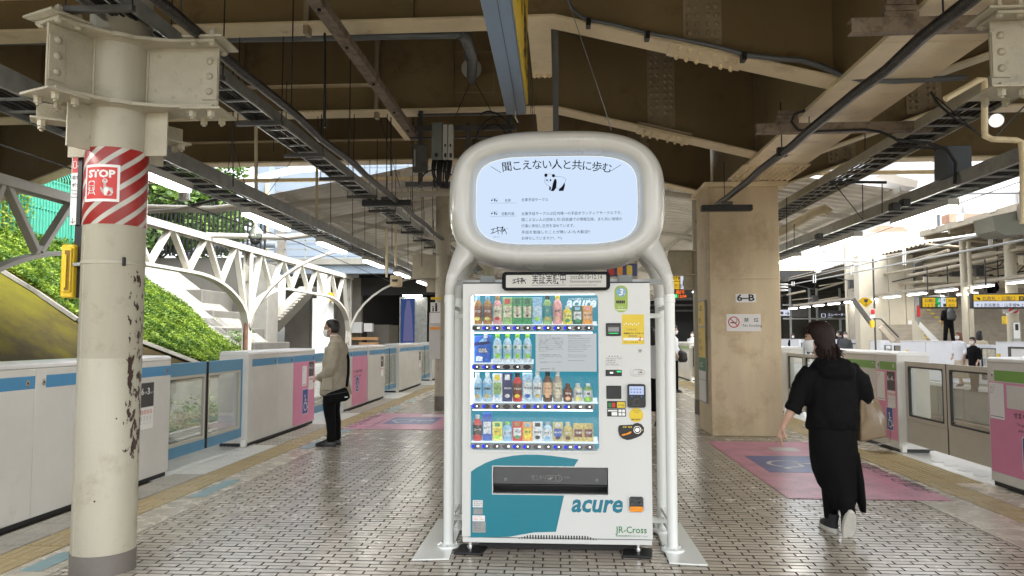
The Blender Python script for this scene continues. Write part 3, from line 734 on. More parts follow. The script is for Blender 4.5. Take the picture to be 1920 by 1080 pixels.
# display recess
M['dispteal'] = emit('backlit_teal_panel',(.05,.42,.58),.66)
M['dispwhite'] = emit('lit_white_shelf',(.80,.92,1.0),1.1)
M['led'] = emit('display_tube_light',(.85,.93,1.0),7.5)
DY = MY + .155
make('display_back',M['dispteal'],vm,lambda m:m.box(WX0 - .02,WX1 + .02,DY,DY + .01,WZ0 - .02,WZ1 + .02))
make('display_liner',M['white'],vm,lambda m:[m.box(WX0 - .03,WX0 - .012,MY + .0505,DY,WZ0 - .02,WZ1 + .02),m.box(WX1 + .012,WX1 + .03,MY + .0505,DY,WZ0 - .02,WZ1 + .02),m.box(WX0 - .03,WX1 + .03,MY + .0505,DY,WZ1 + .012,WZ1 + .025),m.box(WX0 - .03,WX1 + .03,MY + .0505,DY,WZ0 - .03,WZ0 - .012)])
make('light_tube',M['led'],vm,lambda m:m.box(WX0 + .000,WX0 + .012,MY + .052,MY + .07,1.0,WZ1 - .01))
make('light_tube',M['led'],vm,lambda m:m.box(WX0 + .02,WX1 - .02,MY + .055,MY + .075,WZ1 - .002,WZ1 + .008))
make('window_rim',M['frontwhite'],vm,lambda m:m.ring(Fm,rrect(WX0 - .012,WX1 + .012,WZ0 - .014,WZ1 + .012,.04),rrect(WX0 + .002,WX1 - .002,WZ0 + .002,WZ1 - .002,.028),.0005,.006),bevel=.002)
M['machglass'] = glass('display_glass',(.97,.98,.98),.09)
make('window_glass',M['machglass'],vm,lambda m:m.fbox(Fm,WX0 + .001,WX1 - .001,WZ0 + .001,WZ1 - .001,-.012,-.008))
# shelves, button rails, buttons
ROWS = [615,688,762,837]
PITCHX = .0690;CX0 = -.551
rail = []
M['railgrey'] = mat('button_rail_grey',(.22,.225,.23),.35,.3,vary=.05)
M['btn'] = mat('dark_button_lens',(.012,.012,.02),.12,vary=0,coat=1)
M['blueled'] = emit('blue_button_light',(.02,.05,1.0),1.5)
M['whiteglow'] = emit('white_glare_and_digits',(1,1,.95),2.0)  # glare on the button lenses painted as glowing dots; also the price digits
BLUE = {0:'011110111100',1:'111000',2:'111001111100',3:'110011001110'}
def arc_ell(a0,b0,ra,rb,t0,t1,n=8):
 return [(a0 + ra * math.cos(R(t0 + (t1 - t0) * i / n)),b0 + rb * math.sin(R(t0 + (t1 - t0) * i / n))) for i in range(n + 1)]
me_btn = me_bl = me_wh = None
SHZ = []
for r,py in enumerate(ROWS):
 z = mp(1000,py)[1];SHZ.append(z + .026);n = 6 if r == 1 else 12
 xe = CX0 + (n - .5) * PITCHX + .006
 rl = make('button_rail',M['railgrey'],vm,lambda m:m.prism(Fm,rrect(WX0 + .008,min(xe,WX1 - .006),z - .019,z + .019,.008),-.008,.012),bevel=.003)
 make('shelf',M['dispwhite'],vm,lambda m:[m.box(WX0 + .004,(WX1 - .004) if r != 1 else xe,MY + .02,DY - .002,z + .018,z + .026),m.box(WX0 + .004,(WX1 - .004) if r != 1 else xe,DY - .012,DY - .002,z + .026,z + .048)])
 make('shelf_light',M['led'],vm,lambda m:m.box(WX0 + .01,xe - .01,MY + .05,MY + .06,z - .034,z - .028)) if r != 3 else None
 for i in range(n):
  c = Vector((CX0 + i * PITCHX,MY - .012,z))
  if me_btn is None:
   m_ = MB();F0 = F_front(0,0,0)
   m_.prism(F0,circ(0,0,.026,18,.0155),0,.006);bo = m_.build('button',M['btn'],None);me_btn = bo.data;bpy.data.objects.remove(bo)
   m_ = MB();m_.prism(F0,arc_ell(0,0,.027,.015,112,248),.0062,.0075);bo = m_.build('b',M['blueled'],None);me_bl = bo.data;bpy.data.objects.remove(bo)
   m_ = MB();m_.prism(F0,circ(0,0,.0065,10),.0062,.008);bo = m_.build('b',M['whiteglow'],None);me_wh = bo.data;bpy.data.objects.remove(bo)
   me_btn.name = 'button';me_bl.name = 'blue_light';me_wh.name = 'white_glare'
  b = place(me_btn,'button',vm,c - origin(vm))
  if BLUE[r][i] == '1':place(me_bl,'blue_light',b,(0,0,0))
  if not (r == 1 and i in (3,5)) and not (r == 2 and i in (1,3,5)):
   place(me_wh,'white_glare',b,((.006 if (i + r) % 3 else .011),0,.001))
   if (i * 7 + r) % 3 == 0:place(me_wh,'white_glare',b,(.017,0,.001))
# sheet of text covering the right half of the second row
nt_x0,nt_z1 = mp(1004,625);nt_x1,nt_z0 = mp(1119,697)
t = thing('paper_notice','white printed notice sheet covering the right half of the second display row','notice',(.07,MY + .02,1.2))
Fn = F_front(0,MY + .014,0)
M['backpaper'] = emit('backlit_paper',(.80,.84,.86),.72)
make('sheet',M['backpaper'],t,lambda m:m.fbox(Fn,nt_x0,nt_x1,nt_z0,nt_z1,-.002,0))
L1 = ['エキマトペは、音や振動を視覚化して','お届けする装置です。駅のアナウンス','や電車の音など、ホームの様々な音を','文字や手話、オノマトペで表現します。','耳のきこえない人も、きこえる人も','毎日の利用が楽しくなるような駅を','めざして、学校の生徒さんといっしょ','に考えました。','','この自動販売機の上の画面に音の','イメージが表示されます。ぜひご覧','ください。','','　実証実験のアンケートにご協力を']
L2 = ['EKIMATOPE is a device that turns the','sounds of the station into words and','pictures. Announcements, trains and','doors are shown in text, sign','language and onomatopoeia for people','who cannot hear. It was designed','together with students to make','travel every day more fun.','','Please look at the screen above','this machine to see the sounds.','','Demonstration experiment.']
def notice(m):
 text(m,Fn,'エ キ マ ト ペ',nt_x0 + .02,nt_z1 - .022,.014,d=.0008)
 text(m,Fn,'EKIMATOPEIA',nt_x0 + .22,nt_z1 - .022,.014,d=.0008)
 for i,s in enumerate(L1):text(m,Fn,s,nt_x0 + .02,nt_z1 - .037 - i * .0125,.0100,d=.0008)
 for i,s in enumerate(L2):text(m,Fn,s,nt_x0 + .22,nt_z1 - .037 - i * .0125,.0098,d=.0008)
 text(m,Fn,'エキマトペ',nt_x0 + .03,nt_z0 + .012,.014,d=.0008,shear=.3,bold=.02)
 m.ring(Fn,circ(nt_x0 + .12,nt_z0 + .017,.008),circ(nt_x0 + .12,nt_z0 + .017,.006),.0006,.0008)
make('lettering',M['greyink'],t,notice)
# acure word in the top right of the display
Fb = F_front(0,DY - .001,0)
make('display_lettering',M['dispwhite'],vm,lambda m:[text(m,Fb,'acure',.062,1.672,.098,bold=.035,shear=.25,d=.001,sx=.94),text(m,Fb,'いつもの場所で いつもお茶だね。',.075,1.722,.0155,d=.001,bold=.02)])
# ---- the goods: each bottle, can and pack on display
def gmat(nm,c,e=.14,rough=.3):
 k = 'g_' + nm
 if k not in M:
  m,nt,out = newmat(nm + '_pack');p = nt.nodes.new('ShaderNodeBsdfPrincipled');L(nt,p.outputs[0],out.inputs[0])
  p.inputs['Roughness'].default_value = rough
  geo = nt.nodes.new('ShaderNodeNewGeometry');n = nt.nodes.new('ShaderNodeTexNoise');n.inputs['Scale'].default_value = 60;L(nt,geo.outputs[0],n.inputs['Vector'])
  mr = nt.nodes.new('ShaderNodeMapRange');mr.inputs[1].default_value = .35;mr.inputs[2].default_value = .65;mr.inputs[3].default_value = .72;mr.inputs[4].default_value = 1.2;L(nt,n.outputs[0],mr.inputs[0])
  s = nt.nodes.new('ShaderNodeVectorMath');s.operation = 'SCALE';s.inputs[0].default_value = c;L(nt,mr.outputs[0],s.inputs['Scale'])
  L(nt,s.outputs[0],p.inputs['Base Color']);M[k] = m
 return M[k]
GC = dict(brown=(.25,.09,.04),amber=(.45,.22,.06),green=(.03,.30,.10),dgreen=(.015,.12,.06),lgreen=(.30,.50,.18),white=(.75,.78,.80),sky=(.28,.52,.75),blue=(.03,.12,.50),navy=(.01,.02,.12),
   yellow=(.85,.68,.05),orange=(.85,.35,.05),pink=(.80,.38,.38),red=(.60,.03,.03),clear=(.50,.66,.78),teal=(.04,.30,.30),cream=(.72,.66,.50),coffee=(.12,.055,.03),gold=(.62,.48,.16),
   lemon=(.88,.82,.22),lime=(.35,.72,.08),peach=(.85,.52,.32),black=(.012,.012,.014),maroon=(.16,.03,.02),silver=(.4,.42,.45),greytan=(.42,.36,.28))
def g(c):return gmat(c,GC[c])
def bottle(r,i,kind,h,body,label,cap,acc,txt,desc,txtc='paper',w=1.0):
 x = CX0 + i * PITCHX;z = SHZ[r];y = MY + .075;rad = .0315 * w
 nm = {'b':'drink_bottle','c':'drink_can','p':'drink_pack','s':'drink_bottle'}[kind]
 rn = ['top','second','third','bottom'][r]
 t = thing(nm,desc + ', ' + ordn(i) + ' in ' + rn + ' display row',{'b':'bottle','c':'can','p':'drink pack','s':'bottle'}[kind],(x,y,z),'drinks in the display')
 if kind in 'bs':
  hb = h * (.68 if kind == 'b' else .66);sh = h * .86
  pr = [(rad * .86,0),(rad,.006),(rad,hb * .48),(rad * .94,hb * .5),(rad,hb * .53),(rad,hb),(rad * .8,hb + (sh - hb) * .45),(rad * .42,sh)]
  make('body',g(body),t,lambda m:m.lathe((x,y,z),pr,16),smooth=40)
  make('label',g(label),t,lambda m:m.lathe((x,y,z),[(rad + .0006,hb * .34),(rad + .0008,hb * .36),(rad + .0008,hb * .92),(rad + .0006,hb * .94)],16),smooth=40)
  make('cap',g(cap),t,lambda m:m.lathe((x,y,z),[(rad * .48,sh - .002),(rad * .50,sh),(rad * .50,h - .001),(rad * .46,h)],14),smooth=40)
  lz = z + hb * .62
 elif kind == 'c':
  make('body',g(body),t,lambda m:m.lathe((x,y,z),[(rad * .85,0),(rad * .97,.006),(rad * .97,h * .9),(rad * .8,h)],16),smooth=40)
  make('rim',M['chrome'],t,lambda m:m.lathe((x,y,z),[(rad * .8,h),(rad * .82,h + .003),(rad * .74,h + .003)],16))
  make('label',g(label),t,lambda m:m.lathe((x,y,z),[(rad * .975,h * .3),(rad * .98,h * .31),(rad * .98,h * .72),(rad * .975,h * .73)],16),smooth=40)
  lz = z + h * .45
 else:
  make('body',g(body),t,lambda m:m.box(x - rad * 1.08,x + rad * 1.08,y - .012,y + .016,z,z + h),bevel=.003)
  make('label',g(label),t,lambda m:m.box(x - rad * .82,x + rad * .82,y - .0135,y - .0125,z + h * .25,z + h * .68))
  if cap:make('cap_picture',g(cap),t,lambda m:m.fbox(F_front(0,y - .0122,0),x - rad * .55,x + rad * .55,z + h * .76,z + h * .95,0,.0012))
  lz = z + h * .44
 Ff = F_front(0,y - (rad if kind != 'p' else .0135) - .0012,0)
 def accm(m):
  if acc:m.prism(Ff,circ(x,z + h * .20,rad * .55,14,rad * .42),-.002,.0006)
 if acc:make('picture',g(acc),t,accm)
 if txt:
  if txt[0] == '|':
   make('lettering',M[txtc],t,lambda m:[text(m,Ff,ch,x - .009,lz + .034 - k * .021,.0185,d=.0012,bold=.03) for k,ch in enumerate(txt[1:])])
  else:
   w0 = textw(txt,.014,bold=.03);s = min(1.3,rad * 1.45 / max(w0,.001))
   make('lettering',M[txtc],t,lambda m:text(m,Ff,txt,x - w0 * s / 2,lz,.016,d=.0012,sx=s,bold=.03))
def ordn(i):return ['first','second','third','fourth','fifth','sixth','seventh','eighth','ninth','tenth','eleventh','twelfth'][i]
T,S = .196,.128
G0 = [('b',T,'amber','brown','sky','lemon','綾鷹','tall amber tea bottle with brown label and yellow fruit'),('b',T,'amber','brown','sky','lemon','綾鷹','tall amber tea bottle with brown label beside its twin'),
  ('b',T,'pink','cream','amber','red','午後','pale pink tea bottle with cream label'),('p',T - .01,'lgreen','cream','red','lgreen','お茶','green pack picturing a red round seal'),
  ('p',T - .01,'green','cream','dgreen',None,'|朝の茶事','dark green tea pack with upright lettering'),('p',T - .01,'green','cream','dgreen',None,'|朝の茶事','dark green tea pack beside the pale blue card'),
  ('p',T - .012,'sky','clear',None,'lime','','pale blue card with a green tea bowl'),('b',T + .004,'lgreen','teal','black','gold','茶','tall clear green tea bottle with teal mark'),
  ('b',T + .006,'pink','pink','yellow','peach','爽健','tall pink bottle with yellow cap'),('s',S,'yellow','lemon','white','green','レモン','short yellow bottle with white cap'),
  ('p',S,'dgreen','white','sky','green','緑茶','short dark green tea pack'),('p',S,'orange','peach','pink','orange','ピーチ','short orange fruit pack')]
for i,a in enumerate(G0):bottle(0,i,a[0],a[1],a[2],a[3],a[4],a[5],a[6],a[7],'ink' if a[3] in ('cream','white','lemon','pink','peach') else 'paper')
# second row: blue water pouch and four water bottles
xq = CX0 + .5 * PITCHX;zq = SHZ[1]
t = thing('water_pouch','crumpled blue pouch drink with white spout, first in the second display row','pouch',(xq,MY + .08,zq),'drinks in the display')
make('pouch',g('blue'),t,lambda m:m.prism(F_front(0,MY + .085,0),[(xq - .062,zq),(xq + .058,zq),(xq + .066,zq + .19),(xq - .068,zq + .184)],-.012,.012),bevel=.008)
make('spout',g('white'),t,lambda m:m.prism(F_front(0,MY + .071,0),[(xq + .008,zq + .17),(xq + .034,zq + .168),(xq + .036,zq + .196),(xq + .010,zq + .198)],0,.012),bevel=.003)
make('neck_print',g('sky'),t,lambda m:m.prism(F_front(0,MY + .0725,0),[(xq - .03,zq + .14),(xq + .035,zq + .145),(xq + .025,zq + .168),(xq,zq + .168)],0,.0015))
make('band_print',g('navy'),t,lambda m:[m.prism(F_front(0,MY + .0725,0),[(xq - .06,zq + .115),(xq + .05,zq + .13),(xq + .05,zq + .148),(xq - .06,zq + .138)],0,.0022),m.prism(F_front(0,MY + .0725,0),[(xq - .03,zq + .07),(xq + .03,zq + .065),(xq + .028,zq + .1),(xq - .03,zq + .105)],0,.0015)])
make('foot_print',g('white'),t,lambda m:m.prism(F_front(0,MY + .0725,0),[(xq - .045,zq + .01),(xq + .0,zq + .01),(xq + .0,zq + .04),(xq - .04,zq + .046)],0,.0015))
make('lettering',M['paper'],t,lambda m:[text(m,F_front(0,MY + .071,0),'CLEAR',xq - .027,zq + .085,.018,d=.0012,bold=.03),text(m,F_front(0,MY + .071,0),'WATER',xq - .027,zq + .070,.018,d=.0012,bold=.03)])
def leaf(m,F,cx,cy,s):
 pts = []
 for k in range(10):
  a = R(90 + 36 * k);rr = s if k % 2 == 0 else s * .5
  pts.append((cx + rr * math.cos(a),cy + rr * math.sin(a)))
 m.prism(F,pts,0,.0012)
for i in range(2,6):
 x = CX0 + i * PITCHX;y = MY + .075;z = SHZ[1]
 t = thing('water_bottle','clear water bottle with bright green cap and leaf, ' + ['nearest the blue pouch','second of the four','third of the four','next to the white notice sheet'][i - 2],'bottle',(x,y,z),'green capped water bottles in the second display row')
 rad = .030;h = .198
 make('body',g('clear'),t,lambda m:m.lathe((x,y,z),[(rad * .85,0),(rad,.01),(rad,.12),(rad * .85,.148),(rad * .4,.172)],16),smooth=40)
 make('foot_label',g('white'),t,lambda m:m.lathe((x,y,z),[(rad + .0006,.008),(rad + .0008,.03)],16),smooth=40)
 make('label',g('white'),t,lambda m:m.lathe((x,y,z),[(rad + .0006,.094),(rad + .0008,.122)],16),smooth=40)
 make('cap',g('lime'),t,lambda m:m.lathe((x,y,z),[(.0145,.172),(.0155,.175),(.0155,.196),(.0145,.198)],14),smooth=40)
 make('leaf_print',g('green'),t,lambda m:[leaf(m,F_front(0,y - rad - .0012,0),x - .012,z + .108,.013)])
 make('big_leaf_print',g('lime'),t,lambda m:[leaf(m,F_front(0,y - rad - .0012,0),x + .004,z + .048,.024)])
 make('lettering',M['greenink'],t,lambda m:text(m,F_front(0,y - rad - .0014,0),'い・ろ',x - .004,z + .103,.011,d=.0012))
G2 = [('b',T,'clear','sky','white','gold','微炭酸','clear bottle with pale blue label and gold dot'),('b',T,'clear','sky','white','gold','微炭酸','clear bottle with pale blue label next to its twin'),('p',T - .006,'white','lgreen','yellow','sky','バナナ','white pack with green round mark'),
  ('p',T - .002,'navy','navy','white','white','RICH','navy blue pack with a white hand print'),('b',T,'red','maroon','black','yellow','アセロラ','red fruit tea bottle with black cap'),('p',T,'clear','white','sky','blue','アクエ','pale blue and white sports drink pack'),
  ('b',T + .012,'clear','white','white','gold','天然水','clear bottle with orange ribbon'),('b',T + .010,'coffee','peach','black','peach','コーヒー','black coffee bottle with tan label'),('b',T + .010,'greytan','cream','white','cream','ラテ','milky brown coffee bottle with cream label'),
  ('s',S - .004,'coffee','maroon','maroon','peach','葡萄','short dark bottle with purple label'),('s',S - .002,'cream','white','white','lemon','白桃','short pale yellow bottle with bird print'),('s',S - .002,'lgreen','white','white','lime','梨','short pale green bottle with bird print')]
for i,a in enumerate(G2):bottle(2,i,*a,'ink' if a[3] in ('cream','white','sky','lgreen','peach') else 'paper')
G3 = [('s',.175,'red','black','white','red','コーラ','tall red and black soda bottle'),('p',.19,'blue','white','blue','blue','エナジー','tall deep blue pack with a figure holding a can'),('p',S,'lemon','yellow','green','lime','ゆず','small green and yellow citrus pack'),
  ('s',S,'sky','clear','lime','sky','い・ろ','small water bottle with green cap'),('p',S + .004,'red','white','amber','green','ポン','red tomato juice pack'),('p',S,'orange','yellow','sky','yellow','柚子','orange citrus pack with yellow cap picture'),
  ('p',S + .002,'white','white','black','black','JELLY','white jelly pack with black cat print'),('s',S + .002,'clear','white','silver','sky','アイソ','pale bottle with grey cap'),('p',S,'gold','blue','white','navy','BLACK','gold backed dark blue coffee pack'),
  ('s',S,'gold','gold','cream','coffee','微糖','gold coffee bottle'),('p',S - .006,'gold','maroon',None,None,'焙煎','maroon coffee can card'),('p',S - .006,'gold','maroon',None,None,'焙煎','maroon coffee can card at the right end')]
for i,a in enumerate(G3):bottle(3,i,*a,'ink' if a[3] in ('cream','white','clear','yellow') else 'paper')
# ---- teal swoosh, slot, lettering, vents
def c7(x,y):return mp(760 + x * .30208,780 + y * .30208)
sw1 = [c7(*p) for p in [(408,345),(440,322),(500,290),(560,268),(600,258),(670,246),(740,240),(820,240),(900,246),(990,257),(1075,270),(1062,292),(1045,320),(1020,345),(408,345)][:-1]]
def swoosh(m):
 d0,d1 = .0004,.0018
 lx = c7(408,0)[0];top = c7(0,320)[1]
 sl = SX0 - .006;st = SZ1 + .006;sb = SZ0 - .006
 up = [c7(*p) for p in [(408,345),(440,322),(500,290),(540,275),(560,268),(600,258),(670,246),(740,240),(820,240),(900,246),(990,257),(1075,270),(1055,300),(1043,322)]]
 k = max(i for i,p in enumerate(up) if p[0] < sl);f = (sl - up[k][0]) / (up[k + 1][0] - up[k][0]);zc = up[k][1] + f * (up[k + 1][1] - up[k][1])
 m.prism(Fm,[(lx,sb),(sl,sb),(sl,zc)] + up[k::-1],d0,d1)
 m.prism(Fm,[(sl,st),(sl,zc)] + up[k + 1:] + [(up[-1][0],st)],d0,d1)
 bt = c7(985,495);b2 = c7(935,718)
 m.prism(Fm,[(lx,sb),(bt[0],sb),b2,c7(800,722),c7(740,732),c7(640,750),(lx,c7(0,747)[1])],d0,d1)
make('teal_swoosh',M['teal'],vm,swoosh)
sl = make('slot_frame',M['frontwhite'],vm,lambda m:m.ring(Fm,rrect(SX0 - .006,SX1 + .006,SZ0 - .006,SZ1 + .006,.008),rrect(SX0 + .001,SX1 - .001,SZ0 + .001,SZ1 - .001,.004),.0002,.006),bevel=.002)
make('slot_interior',M['plinth'],vm,lambda m:[m.box(SX0 - .01,SX1 + .01,MY + .14,MY + .15,SZ0 - .01,SZ1 + .01),m.box(SX0 - .012,SX0 - .002,MY + .0505,MY + .14,SZ0,SZ1),m.box(SX1 + .002,SX1 + .012,MY + .0505,MY + .14,SZ0,SZ1),m.box(SX0,SX1,MY + .0505,MY + .14,SZ0 - .012,SZ0 - .002),m.box(SX0,SX1,MY + .0505,MY + .14,SZ1 + .002,SZ1 + .012)])
M['smoke'] = mat('smoked_flap',(.035,.036,.037),.12,vary=.05,coat=.8)
flap = make('slot_flap',M['smoke'],vm,lambda m:m.prism(Fr((0,MY + .02,0),(1,0,0),(0,0,1)),[(SX0 + .004,SZ0 + .062),(SX1 - .004,SZ0 + .062),(SX1 - .004,SZ1 - .004),(SX0 + .004,SZ1 - .004)],0,.006),bevel=.002)
make('flap_lip',M['black'],vm,lambda m:[m.box(SX0 + .002,SX1 - .002,MY + .004,MY + .03,SZ0 + .052,SZ0 + .060),m.box(SX0 + .002,SX1 - .002,MY + .01,MY + .05,SZ0 + .012,SZ0 + .018)],bevel=.002)
M['etch'] = mat('etched_grey',(.20,.20,.20),.5,vary=0)
Fe = F_front(0,MY + .013,0)
def etch(m):
 a,b = c7(780,385);m.ring(Fe,circ(c7(952,388)[0],b - .001,.023,20),circ(c7(952,388)[0],b - .001,.019,20),.001,.0018)
 text(m,Fe,'取り出し口',a,b - .004,.026,d=.0015);text(m,Fe,'手前に押して',a,b - .018,.012,d=.0015)
 m.ring(Fe,rrect(a + .095,a + .19,b - .022,b + .018,.004),rrect(a + .097,a + .188,b - .020,b + .016,.003),.001,.0018)
 m.prism(Fe,[(a + .11,b - .012),(a + .135,b - .012),(a + .15,b + .008),(a + .128,b + .004)],.001,.0018)
 text(m,Fe,'PUSH',a + .22,b - .002,.018,d=.0015)
 for px in (622,1187):
  x = c7(px,0)[0];m.ring(Fe,circ(x,b - .012,.010),circ(x,b - .012,.005),.001,.0018)
make('flap_print',M['etch'],vm,etch)
M['tealink'] = mat('teal_ink',(.010,.17,.24),.35,vary=0)
a,b = c7(1028,592)
tx = textw('acure',.165,bold=.028,shear=.22)
make('brand_lettering',M['tealink'],vm,lambda m:text(m,Fm,'acure',a,b,.165,d=.0015,bold=.028,shear=.22,sx=(c7(1345,0)[0] - a) / tx))
a,b = c7(1308,725);tx = textw('JR-Cross',.062,bold=.008)
make('operator_lettering',M['greenink'],vm,lambda m:[text(m,Fm,'JR-Cross',a,b,.062,d=.0015,bold=.008,sx=(c7(1490,0)[0] - a) / tx),text(m,Fm,'株式会社JR東日本クロスステーション',a,b - .024,.0125,d=.0015,bold=.01)])
def vents(m):
 for i in range(31):
  t_ = i / 30;x,_ = c7(690 + t_ * 505,0);e = 4 * t_ * (1 - t_)
  zt = c7(0,752)[1] + (c7(0,725)[1] - c7(0,752)[1]) * min(1,e * 1.9);zb = c7(0,750)[1] + .0005
  if zt - zb > .004:m.prism(Fm,rrect(x - .0045,x + .0045,zb,zt,.0035,3),.0003,.0016)
vo = make('vent_slots',M['plinth'],vm,vents);vo['kind'] = 'stuff'
make('kick_line',M['ink'],vm,lambda m:m.fbox(Fm,MX0 + .04,MX1,.1215,.1245,-.01,.0008))
def sticker(nm,x0,y0,x1,y1,mt,lines=(),conv=c7,lab=None,mti='greyink',size=.012,F=Fm,parent=None):
 a0,b0 = conv(x0,y1);a1,b1 = conv(x1,y0)
 s = make(nm,M[mt],parent or vm,lambda m:m.prism(F,rrect(a0,a1,b0,b1,.003,2),.0022,.0032))
 if lab:s['label'] = lab
 if lines:
  def ln(m):
   for i,l in enumerate(lines):text(m,F,l,a0 + .005,b1 - (i + 1) * (b1 - b0) / (len(lines) + .6),size,d=.004)
  make('sticker_print',M[mti],s,ln)
 return s
sticker('sticker',419,522,481,566,'paper',['販売許可証','東京都台東区','管理番号 06'])
sticker('sticker',423,574,481,609,'gal')
sticker('sticker',417,617,494,652,'paper',['リサイクル','分別にご協力'],mti='redink')
sticker('sticker',417,655,499,722,'silver' if 'silver' in M else 'gal',['型式 SUSデ','定格 100V','冷媒 R600','製造 2019'])
# coin return cup
a0,b0 = c7(1387,596);a1,b1 = c7(1479,497)
cr_ = make('coin_cup',M['smoke'],vm,lambda m:m.prism(Fm,rrect(a0,a1,b0,b1,.018),.0005,.006),bevel=.003)
make('cup_lip',M['orangeink'],cr_,lambda m:m.prism(Fm,rrect(a0 + .004,a1 - .004,b0 + .003,b0 + .038,.012),.006,.011),bevel=.003)
make('cup_flap',M['darkglass'],cr_,lambda m:m.prism(Fm,rrect(a0 + .007,a1 - .007,b0 + .042,b1 - .005,.012),.0065,.009),bevel=.001)
make('cup_rim',M['chrome'],cr_,lambda m:m.ring(Fm,rrect(a0 - .002,a1 + .002,b0 - .002,b1 + .002,.02),rrect(a0 + .002,a1 - .002,b0 + .002,b1 - .002,.017),.0005,.0075))
# ---- controls on the right (crop coordinates: 3.6 px per photo px, origin 1120,530)
def c4(x,y):return mp(1120 + x / 3.6,530 + y / 3.6)
def panel(nm,x0,y0,x1,y1,mt,d=.005,r=.004,parent=None,lab=None,d0=.0005):
 a0,b0 = c4(x0,y1);a1,b1 = c4(x1,y0)
 o = make(nm,M[mt],parent or vm,lambda m:m.prism(Fm,rrect(a0,a1,b0,b1,r,4),d0,d),bevel=.0015)
 if lab:o['label'] = lab
 return o,a0,b0,a1,b1
M['olive'] = mat('lime_green_sticker',(.30,.42,.06),.4,vary=.03)
M['stickblue'] = mat('sticker_light_blue',(.16,.38,.55),.4,vary=.25,scale=60)
M['stickyel'] = mat('yellow_sticker',(.72,.52,.03),.4,vary=.02)
M['greenled'] = emit('green_led',(.05,1,.25),1.6);M['lcd'] = emit('reader_screen',(.62,.72,1),.9);M['bluedot'] = emit('blue_dot',(.05,.25,1),2)
o,a0,b0,a1,b1 = panel('recycling_sticker',117,19,204,200,'olive',.002,.038)
make('sticker_disc',M['stickblue'],o,lambda m:m.prism(Fm,circ((a0 + a1) / 2,b1 - .045,.032,20),.002,.0028))
make('sticker_print',M['paper'],o,lambda m:[text(m,Fm,'3',(a0 + a1) / 2 - .018,b1 - .066,.062,d=.0035,bold=.03,shear=.2),text(m,Fm,'エコ',a0 + .02,b0 + .03,.018,d=.0025),m.fbox(Fm,a0 + .012,a1 - .012,b0 + .014,b0 + .019,.002,.0026),text(m,Fm,'年',a1 - .03,b1 - .066,.014,d=.0035)])
make('sticker_picture',M['ink'],o,lambda m:[m.prism(Fm,circ(a0 + .016 + i * .012,b0 + .07,.006,8,.012),.002,.0027) for i in range(5)])
o,a0,b0,a1,b1 = panel('poster_sticker',168,214,314,415,'stickyel',.0018,.002)
def yel(m):
 text(m,Fm,'つかえます',a0 + .025,b1 - .108,.015,d=.0022)
 text(m,Fm,'交通系ICカードでおトク',a0 + .010,b0 + .068,.0125,d=.0022,bold=.03)
 text(m,Fm,'ポイントがたまる',a0 + .012,b0 + .008,.012,d=.0022)
make('sticker_print',M['ink'],o,yel)
make('dotted_ring',M['paper'],o,lambda m:[m.prism(Fm,circ(a0 + .015 + i * .0135,b1 - .065 + .004 * ((i % 2) * 2 - 1),.0045,8),.0018,.0024) for i in range(8)])
make('white_band',M['paper'],o,lambda m:m.prism(Fm,rrect(a0 + .006,a1 - .006,b0 + .026,b0 + .042,.007),.0018,.0024))
make('red_number',M['redink'],o,lambda m:text(m,Fm,'2',a1 - .038,b0 + .026,.034,d=.003,bold=.03,shear=.2))
make('icon_row',M['greyink'],o,lambda m:[m.ring(Fm,circ(a0 + .05 + i * .02,b0 + .054,.008),circ(a0 + .05 + i * .02,b0 + .054,.005),.0018,.0024) for i in range(3)])
o,a0,b0,a1,b1 = panel('note_slot',58,273,158,360,'black',.008,.006)
make('slot_mouth',M['smoke'],o,lambda m:m.prism(Fm,rrect(a0 + .008,a1 - .008,b0 + .014,b1 - .012,.003),.008,.014),bevel=.002)
make('note_picture',M['railgrey'],o,lambda m:[m.fbox(Fm,a0 + .014,a1 - .014,b0 + .03,b1 - .028,.014,.0148),m.prism(Fm,circ((a0 + a1) / 2,(b0 + b1) / 2 + .002,.008),.0148,.0155)])
make('green_light',M['greenled'],o,lambda m:m.fbox(Fm,a0 + .018,a1 - .018,b0 + .0165,b0 + .020,.0142,.0150))
o,a0,b0,a1,b1 = panel('coin_lock',276,446,300,472,'chrome',.006,.012)
make('key_hole',M['black'],o,lambda m:m.prism(Fm,circ((a0 + a1) / 2,(b0 + b1) / 2,.006),.006,.0068))
o,a0,b0,a1,b1 = panel('info_sticker',52,485,172,568,'palefloor',.0018,.004)
make('sticker_print',M['greyink'],o,lambda m:[m.prism(Fm,circ(a0 + .03 + i * .018,b1 - .012,.004,8),.0018,.0024) for i in range(4)] + [text(m,Fm,s_,a0 + .004,b1 - .03 - i * .014,.0115,d=.0022) for i,s_ in enumerate(['お問い合せは下記まで','自販機番号を','0120-000-000','住所 台東区上野'])])
o,a0,b0,a1,b1 = panel('price_display',56,588,165,630,'black',.006,.003)
make('digits',M['whiteglow'],o,lambda m:m.prism(Fm,rrect(a0 + .028,a0 + .050,b0 + .018,b0 + .027,.003),.006,.0066))
make('green_light',M['greenled'],o,lambda m:m.prism(Fm,rrect(a1 - .034,a1 - .006,b1 - .016,b1 - .007,.003),.006,.0066))
o,a0,b0,a1,b1 = panel('lock_plate',222,577,326,632,'frontwhite',.006,.024)
make('lock_ring',M['chrome'],o,lambda m:[m.ring(Fm,rrect(a0 + .014,a1 - .008,b0 + .008,b1 - .008,.018),rrect(a0 + .017,a1 - .011,b0 + .011,b1 - .011,.015),.006,.008),m.prism(Fm,circ(a1 - .034,(b0 + b1) / 2,.014,16),.006,.014)],bevel=.001)
